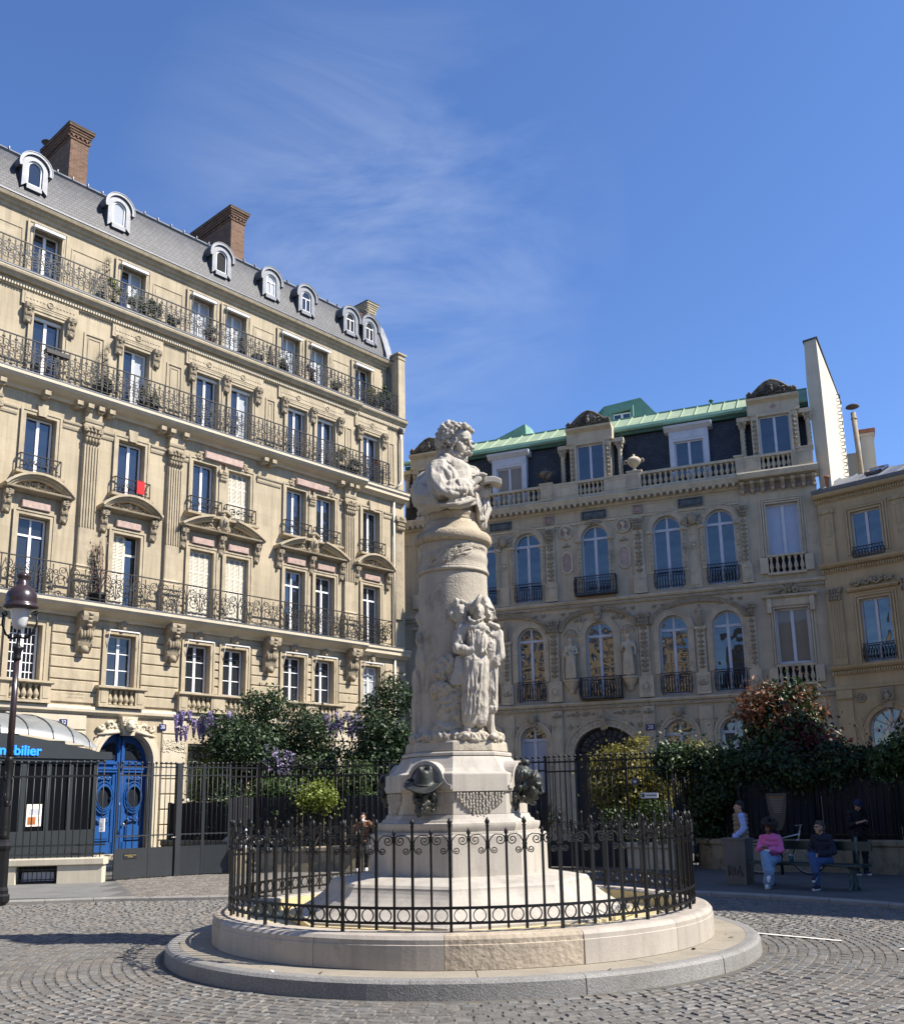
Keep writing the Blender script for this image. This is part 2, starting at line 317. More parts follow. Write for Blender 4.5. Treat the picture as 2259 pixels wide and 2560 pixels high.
class MB:
 """collects simple solids into one mesh"""
 def __init__(s):s.v=[];s.f=[];s.M=Matrix.Identity(4);s.sm=[];s.smooth=False;s.tints=None
 def at(s,loc=(0,0,0),rot=(0,0,0),sc=(1,1,1)):
  s.M=Matrix.Translation(loc) @ Euler(rot).to_matrix().to_4x4() @ Matrix.Diagonal((*sc,1));return s
 def add(s,vs,fs,smooth=None):
  b=len(s.v);Mx=s.M
  s.v+=[tuple(Mx @ Vector(v)) for v in vs]
  s.f+=[tuple(b+i for i in f) for f in fs]
  s.sm+=[s.smooth if smooth is None else smooth]*len(fs)
  return s
 def box(s,x0,x1,y0,y1,z0,z1):
  return s.add([(x0,y0,z0),(x1,y0,z0),(x1,y1,z0),(x0,y1,z0),(x0,y0,z1),(x1,y0,z1),(x1,y1,z1),(x0,y1,z1)],
       [(0,3,2,1),(4,5,6,7),(0,1,5,4),(1,2,6,5),(2,3,7,6),(3,0,4,7)])
 def bev(s,x0,x1,y0,y1,z0,z1,b=0.02):
  """box whose front (low y) edges are chamfered"""
  return s.add([(x0,y0+b,z0),(x1,y0+b,z0),(x1,y0+b,z1),(x0,y0+b,z1),(x0+b,y0,z0+b),(x1-b,y0,z0+b),(x1-b,y0,z1-b),(x0+b,y0,z1-b),(x0,y1,z0),(x1,y1,z0),(x1,y1,z1),(x0,y1,z1)],
       [(4,5,6,7),(0,1,5,4),(1,2,6,5),(2,3,7,6),(3,0,4,7),(8,9,1,0),(9,10,2,1),(10,11,3,2),(11,8,0,3)])
 def prism(s,poly,y0,y1,smooth=False):
  """poly in (x,z), counter-clockwise seen from -y; extruded from y0 (front) to y1"""
  n=len(poly)
  vs=[(p[0],y0,p[1]) for p in poly]+[(p[0],y1,p[1]) for p in poly]
  fs=[tuple(range(n)),tuple(range(2*n-1,n-1,-1))]
  s.add(vs,fs,False)
  b=len(s.v)-2*n
  for i in range(n):
   j=(i+1)%n
   s.f.append((b+i,b+n+i,b+n+j,b+j));s.sm.append(smooth)
  return s
 def prism_z(s,poly,z0,z1):
  n=len(poly)
  vs=[(p[0],p[1],z0) for p in poly]+[(p[0],p[1],z1) for p in poly]
  fs=[tuple(range(n-1,-1,-1)),tuple(range(n,2*n))]+[(i,(i+1)%n,n+(i+1)%n,n+i) for i in range(n)]
  return s.add(vs,fs,False)
 def ex_u(s,prof,u0,u1,caps=True):
  """moulding: profile (y,z) run along x"""
  n=len(prof)
  vs=[(u0,p[0],p[1]) for p in prof]+[(u1,p[0],p[1]) for p in prof]
  fs=[(i,i+1,n+i+1,n+i) for i in range(n-1)]
  if caps:fs+=[tuple(range(n)),tuple(range(2*n-1,n-1,-1))]
  return s.add(vs,fs,False)
 def lathe(s,prof,n=12,c=(0,0),a0=0.0,a1=2*math.pi,smooth=True,rot0=0.0,caps=True):
  full=abs(a1-a0-2*math.pi)<1e-6
  k=n if full else n+1
  vs=[];fs=[]
  for r,z in prof:
   for i in range(k):
    a=rot0+a0+(a1-a0)*i/n
    vs.append((c[0]+r*math.cos(a),c[1]+r*math.sin(a),z))
  for j in range(len(prof)-1):
   for i in range(n):
    i2=(i+1)%k
    fs.append((j*k+i,j*k+i2,(j+1)*k+i2,(j+1)*k+i))
  s.add(vs,fs,smooth)
  if full and caps:
   b=len(s.v)-len(vs)
   if prof[0][0]>1e-4:s.f.append(tuple(b+i for i in range(k-1,-1,-1)));s.sm.append(False)
   if prof[-1][0]>1e-4:s.f.append(tuple(b+(len(prof)-1)*k+i for i in range(k)));s.sm.append(False)
  return s
 def tube(s,pts,r,n=5,closed=False,r1=None,smooth=True,flat=None):
  """round bar along a polyline; r may be a list; flat=(w,h) gives a flat bar"""
  P=[Vector(p) for p in pts];k=len(P);vs=[];fs=[]
  for i,p in enumerate(P):
   a=P[(i-1)%k] if (closed or i>0) else P[i]
   b=P[(i+1)%k] if (closed or i<k-1) else P[i]
   t=(b-a)
   if t.length<1e-9:t=Vector((0,0,1))
   t.normalize()
   ref=Vector((0,1,0)) if abs(t.y)<0.9 else Vector((0,0,1))
   e1=ref.cross(t).normalized();e2=t.cross(e1).normalized()
   rr=r[i] if isinstance(r,(list,tuple)) else (r if r1 is None else r+(r1-r)*i/max(1,k-1))
   for j in range(n):
    an=2*math.pi*(j+0.5)/n
    if flat:q=p+e1*(flat[0]*(1 if math.cos(an)>0 else -1))+e2*(flat[1]*(1 if math.sin(an)>0 else -1))
    else:q=p+e1*(rr*math.cos(an))+e2*(rr*math.sin(an))
    vs.append(tuple(q))
  m=k if closed else k-1
  for i in range(m):
   i2=(i+1)%k
   for j in range(n):
    j2=(j+1)%n
    fs.append((i*n+j,i*n+j2,i2*n+j2,i2*n+j))
  if not closed:fs+=[tuple(range(n-1,-1,-1)),tuple((k-1)*n+j for j in range(n))]
  return s.add(vs,fs,smooth and not flat)
 def ell(s,c,r,n=8,m=6,rot=(0,0,0),smooth=True):
  Rm=Euler(rot).to_matrix();vs=[];fs=[]
  c=Vector(c)
  for i in range(m+1):
   th=math.pi*i/m
   for j in range(n):
    ph=2*math.pi*j/n
    vs.append(tuple(c+Rm @ Vector((r[0]*math.sin(th)*math.cos(ph),r[1]*math.sin(th)*math.sin(ph),r[2]*math.cos(th)))))
  for i in range(m):
   for j in range(n):
    j2=(j+1)%n
    fs.append((i*n+j,(i+1)*n+j,(i+1)*n+j2,i*n+j2))
  return s.add(vs,fs,smooth)
 def limb(s,a,b,ra,rb,n=10):
  """tapered capsule"""
  a=Vector(a);b=Vector(b)
  s.tube([a,a.lerp(b,.5),b],[ra,(ra+rb)/2,rb],n)
  s.ell(a,(ra,ra,ra),n,7);s.ell(b,(rb,rb,rb),n,7)
  return s
 def ringstrip(s,outer,inner,y0,y1,closed=False):
  """frame between two equal-length outlines in (x,z)"""
  n=len(outer);vs=[(p[0],y0,p[1]) for p in outer]+[(p[0],y0,p[1]) for p in inner]+[(p[0],y1,p[1]) for p in outer]+[(p[0],y1,p[1]) for p in inner]
  fs=[]
  for i in range(n if closed else n-1):
   j=(i+1)%n
   fs+=[(i,n+i,n+j,j),(2*n+i,i,j,2*n+j),(n+i,3*n+i,3*n+j,n+j)]
  if not closed:fs+=[(0,2*n,3*n,n),(n-1,2*n-1,4*n-1,3*n-1)]
  return s.add(vs,fs,False)
 def mesh(s,name,m):
  me=bpy.data.meshes.new(name);me.from_pydata(s.v,[],s.f)
  if m is not None:me.materials.append(M(m) if isinstance(m,str) else m)
  me.polygons.foreach_set('use_smooth',s.sm)
  if s.tints:
   at=me.attributes.new('tint', 'FLOAT_COLOR', 'FACE')
   flat=[]
   for t in s.tints:flat+=[t[0],t[1],t[2],1.0]
   at.data.foreach_set('color',flat)
  me.update();return me
 def build(s,name,m,parent=None,loc=(0,0,0),rot=(0,0,0)):
  return put(name,s.mesh(name,m),parent,loc,rot)
def sculpt(mb,name,m,voxel=0.015,smooth=3,disp=0.0,dscale=0.1,parent=None,loc=(0,0,0),rot=(0,0,0),factor=0.5,folds=None):
 """fuse overlapping solids into one continuous surface"""
 me=mb.mesh(name,m)
 o=bpy.data.objects.new(name,me);COL.objects.link(o)
 r=o.modifiers.new('r', 'REMESH');r.mode= 'VOXEL';r.voxel_size=voxel;r.use_smooth_shade=True
 if smooth:
  q=o.modifiers.new('s', 'SMOOTH');q.iterations=smooth;q.factor=factor
 if disp:
  tx=bpy.data.textures.new(name+ '_t', 'CLOUDS');tx.noise_scale=dscale;tx.noise_depth=2
  d=o.modifiers.new('d', 'DISPLACE');d.texture=tx;d.strength=disp;d.mid_level=0.5
 dg=bpy.context.evaluated_depsgraph_get();dg.update()
 nm=bpy.data.meshes.new_from_object(o.evaluated_get(dg))
 bpy.data.objects.remove(o);bpy.data.meshes.remove(me)
 nm.name=name
 if folds: # ridged noise along the normal: cloth folds, locks of hair
  amp,sc=folds;nm.update();N=[v.normal.copy() for v in nm.vertices]
  for v,n in zip(nm.vertices,N):
   p=Vector((v.co.x*sc[0],v.co.y*sc[1],v.co.z*sc[2]));w=mnoise.noise_vector(p*.4)*.6
   r=1-abs(mnoise.noise(p+w))*2.2;v.co+=n*(amp*max(-.8,r-.35))
 nm.polygons.foreach_set('use_smooth',[True]*len(nm.polygons))
 return put(name,nm,parent,loc,rot)
def spiral(cx,cz,r0,turns,a0,direction=1,n=18,y=0.0,rend=0.12):
 """flat spiral points starting on the outside at angle a0"""
 pts=[]
 for i in range(n+1):
  t=i/n;a=a0+direction*t*turns*2*math.pi;r=r0*(1-t*(1-rend))
  pts.append((cx+r*math.cos(a),y,cz+r*math.sin(a)))
 return pts
def arc(cx,cz,r,a0,a1,n=12,rz=None):
 rz=r if rz is None else rz
 return [(cx+r*math.cos(a0+(a1-a0)*i/n),cz+rz*math.sin(a0+(a1-a0)*i/n)) for i in range(n+1)]
def arch_path(x0,x1,z0,zs,n=14,rise=None):
 """outline of an arched opening from bottom right, over the top, to bottom left (ccw seen from -y)"""
 r=(x1-x0)/2;cx=(x0+x1)/2
 return [(x1,z0)]+arc(cx,zs,r,0,math.pi,n,rise)+[(x0,z0)]
def scrollwork(mb,cx,cz,w,h,y=0.0,depth=0.05,seed=1,n=4,shield=True,fat=1.0):
 """mirrored carved foliage: tapering scrolls, leaves and a central boss inside a w by h field"""
 rg=random.Random(seed)
 for sgn in (-1,1):
  for i in range(n):
   t=(i+0.6)/n
   r=h*(0.42-0.25*t)*(0.85+0.3*rg.random())
   px=cx+sgn*(0.14*h+t*(w/2-0.2*h));pz=cz-h*0.12*t+(rg.random()-.5)*h*0.15
   pts=spiral(px,pz,r,1.15,math.pi*(0.9 if sgn<0 else 0.1)+rg.random(),sgn*(1 if i%2 else -1),9,y-depth*.3)
   mb.tube(pts,[depth*.42*fat*(1-.5*k/9) for k in range(10)],5)
   for k in range(2):
    a=rg.random()*6.28
    mb.ell((px+math.cos(a)*r*.9,y-depth*.25,pz+math.sin(a)*r*.7),(r*.42,depth*.5,r*.2),6,4,(0,-a,0))
 if shield:
  mb.ell((cx,y-depth*.4,cz),(h*.2,depth*.8,h*.3),8,6)
  mb.ell((cx,y-depth*.5,cz+h*.36),(h*.14,depth*.6,h*.12),7,5)
def baluster_mesh(h,r,mname,n=8):
 p=[(.85,0),(.85,.06),(.5,.1),(.45,.14),(.9,.28),(1.0,.36),(.8,.5),(.42,.68),(.40,.76),(.62,.8),(.5,.84),(.85,.92),(.85,1)]
 mb=MB();mb.lathe([(a*r,b*h) for a,b in p],n)
 return mb.mesh('baluster',mname)
# ------------------------------------------------------------ ground, road, pavement
CX,CY=0.05,12.5           # axis of the monument
PZ=0.07                     # pavement height
def pv(x,y,z=0.0): # a point measured on the road plane, lifted to the pavement along the sight line
 k=(CAM_H-PZ)/CAM_H
 return (x*k,y*k,PZ+z)
KERB=[(-30,15.2),(-14,17.9),(-8.5,18.55),(-6.6,18.85),(-4.4,18.85),(-2.2,19.35),(0,19.6),(2.4,19.1),(4.25,17.85),(5.65,16.56),(6.72,15.15),(7.3,13.2),(7.55,11.0),(8.3,8.0),(10.5,5.0),(14.0,3.0),(30,-3)]
def kerb_dense(step=0.25):
 P=[Vector((*p,0)) for p in KERB];out=[]
 for i in range(len(P)-1):
  p0=P[max(0,i-1)];p1=P[i];p2=P[i+1];p3=P[min(len(P)-1,i+2)]
  n=max(2,int((p2-p1).length/step))
  for k in range(n):
   t=k/n
   q=0.5*((2*p1)+(p2-p0)*t+(2*p0-5*p1+4*p2-p3)*t*t+(3*p1-p0-3*p2+p3)*t**3)
   out.append(q)
 out.append(P[-1]);return out
KD=kerb_dense()
def inside_road(x,y):
 """on the camera side of the kerb line"""
 best=None
 for i in range(0,len(KD)-1,3):
  d=(KD[i].x-x)**2+(KD[i].y-y)**2
  if best is None or d<best[0]:best=(d,i)
 i=max(1,min(len(KD)-2,best[1]));t=KD[i+1]-KD[i-1]
 n=Vector((t.y,-t.x,0)).normalized()
 return (Vector((x,y,0))-KD[i]).dot(n)>0.06
def build_ground():
 mb=MB();S=900
 mb.add([(-S,-S,-0.05),(S,-S,-0.05),(S,S,-0.05),(-S,S,-0.05)],[(0,1,2,3)])
 tag(mb.build('ground', 'asphalt'),kind='structure')
 # road bed under the setts
 mb=MB();n=96
 vs=[(CX,CY,-0.008)]+[(CX+40*math.cos(2*math.pi*i/n),CY+40*math.sin(2*math.pi*i/n),-0.008) for i in range(n)]
 mb.add(vs,[(0,1+i,1+(i+1)%n) for i in range(n)])
 road=tag(mb.build('road', 'sand_joint'),kind='structure')
 # setts laid in rings round the monument; the nearest are single objects
 rg=random.Random(3)
 items=[]
 r=3.60
 while r<10.6:
  hgt=0.098+0.02*rg.random()
  rc=r+hgt/2;cir=2*math.pi*rc
  a=rg.random()
  a_end=a+2*math.pi
  while a<a_end-0.03:
   L=(0.11+0.07*rg.random())
   da=L/rc
   if a+da>a_end:da=a_end-a;L=da*rc
   am=a+da/2
   x,y=CX+rc*math.cos(am),CY+rc*math.sin(am)
   # fan: away from the step the courses drift outwards in shallow scallops
   wob=0.022*math.sin(am*8+r*.6)
   x+=wob*math.cos(am);y+=wob*math.sin(am)
   if inside_road(x,y) and y>1.5:items.append((x,y,am,L,hgt,rg.random()))
   a+=da
  r+=hgt
 items.sort(key=lambda t:t[0]**2*1.4+t[1]**2 if (7.6<t[1] and abs(t[0])<t[1]*.475) else 1e6)
 def sett(L,H,rg):
  g=0.005+0.003*rg.random();b=0.010+0.007*rg.random();j=lambda:(rg.random()-.5)*0.014
  t=(rg.random()-.5)*0.01
  lo=[(-H/2+g,-L/2+g,-0.03),(H/2-g,-L/2+g,-0.03),(H/2-g,L/2-g,-0.03),(-H/2+g,L/2-g,-0.03)]
  mi=[(x+j()*.5,y+j()*.5,-0.014) for x,y,z in lo]
  up=[(x*(1-2*b/H)+j()*.5,y*(1-2*b/L)+j()*.5,t*(1 if k in (0,1) else -1)+(rg.random()-.5)*.004) for k,(x,y,z) in enumerate(mi)]
  return lo+mi+up,[(8,9,10,11)]+[(4+i,4+(i+1)%4,8+(i+1)%4,8+i) for i in range(4)]+[(i,(i+1)%4,4+(i+1)%4,4+i) for i in range(4)]
 meshes=[]
 for k in range(14):
  vs,fs=sett(1.0*0.16,0.13,rg);m2=MB();m2.add(vs,fs);meshes.append(m2.mesh('sett', 'cobble_piece'))
 big=MB();big.tints=[]
 for i,(x,y,am,L,H,q) in enumerate(items):
  dz=(rg.random()-.5)*0.008
  if i<300:
   put('sett',meshes[i%14],road,(x,y,dz),(0,0,am),(H/0.13,L/0.16,1))
  else:
   vs,fs=sett(L,H,rg)
   big.at((x,y,dz),(0,0,am));big.add(vs,fs)
   v=0.8+0.36*rg.random();wm=1+(rg.random()-.5)*.12
   big.tints+=[(v*wm,v,v/wm)]*len(fs)
 big.M=Matrix.Identity(4)
 tag(big.build('setts', 'cobble',road),kind='stuff')
 # painted lines
 for (a,b,w,lab) in (((3.63,12.95),(4.55,12.0),0.075,0),((4.92,11.3),(5.2,11.05),0.1,1)):
  mb=MB();a=Vector((*a,0.012));b=Vector((*b,0.010));t=(b-a).normalized();nn=Vector((-t.y,t.x,0))*w/2
  vs=[];
  for k in range(9):
   p=a.lerp(b,k/8);e=nn*(1+(rg.random()-.5)*.3)
   vs+=[tuple(p+e),tuple(p-e)]
  mb.add(vs,[(2*k,2*k+1,2*k+3,2*k+2) for k in range(8)])
  mb.build('road_marking', 'marking',road)
 # pavement sheet and its kerbstones
 K=KD;mb=MB();vs=[];fs=[]
 for p in K:
  d=Vector((p.x-CX,p.y-CY+4,0)).normalized()
  q=Vector((CX,CY,0))+(p-Vector((CX,CY,0)))+d*0.16
  o=p+d*60
  vs+=[(q.x,q.y,PZ-.004),(o.x,o.y,PZ-.004)]
 fs=[(2*i,2*i+1,2*i+3,2*i+2) for i in range(len(K)-1)]
 mb.add(vs,fs)
 pav=tag(mb.build('pavement', 'asphalt'),kind='structure')
 # kerbstones
 i=0;k=0
 while i<len(K)-5:
  j=i+4
  seg=K[i:j+1];i=j
  mid=seg[2]
  if (mid-Vector((0,15,0))).length>17:continue
  mb=MB();L_=len(seg);vs=[]
  for s_,p in enumerate(seg):
   d=Vector((p.x-CX,p.y-CY+4,0)).normalized()
   t=(seg[-1]-seg[0]).normalized()
   e=t*(0.004 if s_==0 else (-0.004 if s_==L_-1 else 0))
   for off,z in ((-0.0,-0.03),(0.0,PZ-.025),(0.022,PZ),(0.17,PZ),(0.17,-0.03)):
    q=p+e+d*off;vs.append((q.x,q.y,z))
  fs=[]
  for s_ in range(L_-1):
   for c in range(4):fs.append((s_*5+c,s_*5+c+1,(s_+1)*5+c+1,(s_+1)*5+c))
  fs+=[(0,1,2,3,4),tuple((L_-1)*5+c for c in (4,3,2,1,0))]
  mb.add(vs,[tuple(reversed(f)) for f in fs]);mb.build('kerbstone', 'kerb',pav)
 # paving slabs in front of the shop and the cobbled crossing by the gate
 u=Vector((1,0.035,0));
 x=-15.0
 for r_ in range(3):
  for c in range(11):
   w=1.02;x0=-15.9+c*w+(0.5 if r_%2 else 0);y0=18.95+r_*1.22
   if x0+w>-6.15-(y0+1.2-18.9)*.42:continue
   mb=MB();sh=0.55
   a,b,dd,e=(x0,y0),(x0+w-.015,y0),(x0+w-.015+.0,y0+1.2),(x0,y0+1.2)
   mb.prism_z([a,b,dd,e],PZ-.05,PZ+.004+rg.random()*.002);mb.build('paving_slab', 'slab_grey',pav)
 cr=MB();cr.tints=[]
 y=18.95;row=0
 while y<24.6:
  x=-6.1-(y-18.9)*.42-(0.05 if row%2 else 0)
  while x<-2.2:
   L=0.13+.08*rg.random()
   if True:
    vs,fs=sett(0.135,L,rg);cr.at((x+L/2,y,PZ+.008+(rg.random()-.5)*.01),(0,0,0));cr.add(vs,fs)
    v=.95+.4*rg.random();cr.tints+=[(v*1.04,v,v*.95)]*len(fs)
   x+=L
  y+=0.137;row+=1
 cr.M=Matrix.Identity(4)
 tag(cr.build('crossing_setts', 'cobble',pav),kind='stuff')
 # fallen leaves and scraps lying about
 for k in range(46):
  a=rg.random()*6.28;rr=3.1+.35*rg.random() if k<22 else 0
  x,y=(CX+rr*math.cos(a),CY+rr*math.sin(a)) if rr else (-9+15*rg.random(),17.9+1.0*rg.random() if k%2 else 8.2+3.5*rg.random())
  if not rr and math.hypot(x-CX,y-CY)<3.7:continue
  z=.168 if rr else .012
  if not rr and not inside_road(x,y):z=PZ+.012
  q=.018+.03*rg.random();mb=MB();mb.at((x,y,z),(rg.random()*.5,rg.random()*.5,rg.random()*6));mb.add([(-q,0,0),(0,-q*.5,.004),(q,0,.002),(0,q*.5,.006)],[(0,1,2,3)]);mb.M=Matrix.Identity(4)
  tag(mb.build('fallen_leaf' if k%5 else 'paper_scrap', 'twig' if k%5 else 'white_plastic',road))
build_ground()
# ------------------------------------------------------------ monument
A0=R_(-26)                  # heading of the face with the hatted mask, from the camera side towards the right
def hd(a,r,z=0.0): # point at heading a (0 = towards the camera) round the axis
 return (r*math.sin(a),-r*math.cos(a),z)
def ring_block(mb,a0,a1,prof,n=8,gap=0.003):
 """closed profile (r,z) swept about the axis between two headings"""
 k=len(prof);rm=sum(p[0] for p in prof)/k;g=gap/rm
 vs=[];fs=[]
 for i in range(n+1):
  a=a0+g+(a1-a0-2*g)*i/n
  for r,z in prof:vs.append(hd(a,r,z))
 for i in range(n):
  for j in range(k):
   j2=(j+1)%k
   fs.append((i*k+j,i*k+j2,(i+1)*k+j2,(i+1)*k+j))
 fs+=[tuple(range(k-1,-1,-1)),tuple(n*k+j for j in range(k))]
 mb.add(vs,fs)
def octo(mb,tiers,half=0.5):
 """stack of octagons: (z, apothem)"""
 vs=[];fs=[]
 for z,a in tiers:
  R=a/math.cos(R_(22.5))
  for k in range(8):vs.append(hd(A0+R_(22.5)+k*R_(45),R,z))
 for j in range(len(tiers)-1):
  for k in range(8):
   k2=(k+1)%8
   fs.append((j*8+k,j*8+k2,(j+1)*8+k2,(j+1)*8+k))
 fs+=[tuple(range(7,-1,-1)),tuple((len(tiers)-1)*8+k for k in range(8))]
 mb.add(vs,fs)
def build_step():
 t=empty('round_step',(CX,CY,0),0, 'round step of granite kerbstones ringing the monument on the cobbles', 'stone step')
 rg=random.Random(5)
 cuts=[-172,-143,-117,-94,-70,-39.5,-8,18,47,76,104,131,160,188]
 for i in range(len(cuts)-1):
  mb=MB();jr=(rg.random()-.5)*.012
  ring_block(mb,R_(cuts[i]),R_(cuts[i+1]),[(3.38,-.05),(3.38,.162),(3.47,.165),(3.505,.158),(3.53+jr,.132),(3.54+jr,-.05)],10)
  mb.build('kerbstone', 'granite',t)
 # paved top between kerb and basin wall
 cuts2=[-176,-150,-121,-96,-64,-46,-30,2,33,52,64,77,93,120,150,184]
 for i in range(len(cuts2)-1):
  mb=MB();ring_block(mb,R_(cuts2[i]),R_(cuts2[i+1]),[(2.5,-.04),(2.5,.161),(3.376,.161),(3.376,-.04)],8,0.004)
  mb.build('paving_slab', 'granite_warm',t)
 return t
def build_basin():
 t=empty('basin_wall',(CX,CY,.161),0, 'low round wall of pale coping blocks around the monument basin', 'stone wall')
 cuts=[(-178,0),(-148,0),(-118,0),(-90,1),(-62,0),(-29,0),(-3.5,1),(22.5,0),(47,0),(57,0),(75,0),(100,0),(127,0),(154,0),(182,0)]
 z0=0.004
 for i in range(len(cuts)-1):
  mb=MB();a0,a1=R_(cuts[i][0]),R_(cuts[i+1][0]);ro=3.03-(0.008 if cuts[i][1] else 0)
  prof=[(2.66,z0),(2.66,.305),(2.68,.318),(2.96,.318),(2.995,.308),(ro-.008,.275),(ro-.008,.232),(ro,.226),(ro,z0)]
  ring_block(mb,a0,a1,prof,10,0.003)
  mb.build('coping_block', 'coping_rough' if cuts[i][1] else 'coping_stone',t)
 mb=MB();mb.lathe([(0.05,.175),(2.2,.16),(2.66,.16)],64,caps=False);mb.build('basin_floor', 'basin_yellow',t)
 mb=MB();mb.lathe([(2.655,.16),(2.655,.3)],64,caps=False);mb.build('basin_lining', 'basin_yellow',t)
 return t
def build_railing():
 RF=2.83;N=96
 t=empty('monument_railing',(CX,CY,0.479),0, 'circular black iron railing with scrolls and spear tops round the monument', 'railing')
 zb=-0.479                     # heights below are above the road
 # bars
 def bar(h0,h1,w,col,spear):
  mb=MB();mb.box(-w,w,-w,w,h0+zb,h1+zb)
  mb.box(-w*1.6,w*1.6,-w*1.6,w*1.6,col-.012+zb,col+.012+zb)
  mb.box(-w*1.45,w*1.45,-w*1.45,w*1.45,h1-.004+zb,h1+.006+zb)
  mb.lathe([(w*.9,h1+.006+zb),(spear*.62,h1+.018+zb),(spear,h1+.036+zb),(spear*.62,h1+.062+zb),(0.001,h1+.085+zb)],8)
  return mb.mesh('bar', 'iron')
 longb=bar(.50,1.475,.0125,1.295,.026);post=bar(.479,1.475,.0145,1.295,.027);short=bar(.51,1.375,.0105,1.345,.021)
 for k in range(N):
  a=A0+2*math.pi*(k+.3)/N
  m=(post if k%6==0 else longb) if k%2==0 else short
  put('post' if m is post else 'bar',m,t,hd(a,RF),(0,0,a))
 # rails
 for z,hgt,nm in ((.705,.013, 'rail'),(.565,.012, 'rail')):
  mb=MB();mb.lathe([(RF-.013,z-hgt+zb),(RF+.013,z-hgt+zb),(RF+.013,z+hgt+zb),(RF-.013,z+hgt+zb),(RF-.013,z-hgt+zb)],144,smooth=False,caps=False)
  mb.build(nm, 'iron',t)
 # rings between the two rails
 step=2*math.pi*RF/N
 mb=MB();rr=.0605
 mb.tube([(rr*math.cos(q),0,.635+zb+rr*math.sin(q)) for q in [2*math.pi*i/20 for i in range(20)]],.006,4,True,flat=(.0045,.008))
 ringm=mb.mesh('ring', 'iron')
 for k in range(N):
  a=A0+2*math.pi*(k+.8)/N
  put('ring',ringm,t,hd(a,RF),(0,0,a))
 # scroll pairs: from each long bar a big scroll rises to the short bar beside it, and a small curl hangs below
 mb=MB()
 for s in (-1,1):
  pts=[(s*.012,0,1.305+zb)]
  c=(s*(step-.036),1.335)
  for i in range(6):
   q=i/5;an=math.pi-.9*q*math.pi*.62
   pts.append((s*(step*.52-step*.42*math.cos(q*math.pi*.5)-.0),0,1.305+.088*math.sin(q*math.pi*.5)+zb))
  sp=spiral(step-.062+.0,1.340,.055,1.7,math.pi*.5,-1,22,0,.14)
  pts=[(s*.012,0,1.305+zb),(s*.022,0,1.335+zb),(s*.045,0,1.372+zb),(s*.08,0,1.392+zb)]+[(s*p[0],0,p[2]+zb) for p in sp[1:]]
  mb.tube(pts,.0055,4,flat=(.0045,.007))
  sp=spiral(.062,1.243,.034,1.35,-math.pi*.62,1,16,0,.2)
  pts=[(s*.012,0,1.285+zb),(s*.022,0,1.25+zb),(s*.038,0,1.222+zb)]+[(s*p[0],0,p[2]+zb) for p in sp[1:]]
  mb.tube(pts,.005,4,flat=(.0045,.007))
 sm=mb.mesh('scroll', 'iron')
 for k in range(0,N,2):
  a=A0+2*math.pi*(k+.3)/N
  put('scroll',sm,t,hd(a,RF),(0,0,a))
 return t
def figure(mb,base,face,H=1.6,hat=0,skirt=False,lean=0.0,arm='hip',legs=.06,wide=1.0):
 """rough carved figure standing at base, facing heading face; used for the relief on the column"""
 Mx=Matrix.Translation(base) @ Matrix.Rotation(face,4, 'Z');s=H/1.6
 P=lambda x,y,z:tuple(Mx @ Vector((x*s*wide,y*s,z*s)))
 mb.ell(P(0,-.02,1.47),(.085*s,.10*s,.12*s),10,8,(0,0,face))
 mb.ell(P(0,-.12,1.455),(.018*s,.03*s,.03*s),6,5)
 mb.limb(P(0,0,1.38),P(0,0,1.28),.055*s,.07*s)
 mb.ell(P(0,0,1.14),(.19*s*wide,.13*s,.2*s),10,8,(0,0,face))
 mb.ell(P(0,0,.93),(.16*s*wide,.13*s,.2*s),10,8,(0,0,face))
 return P,s
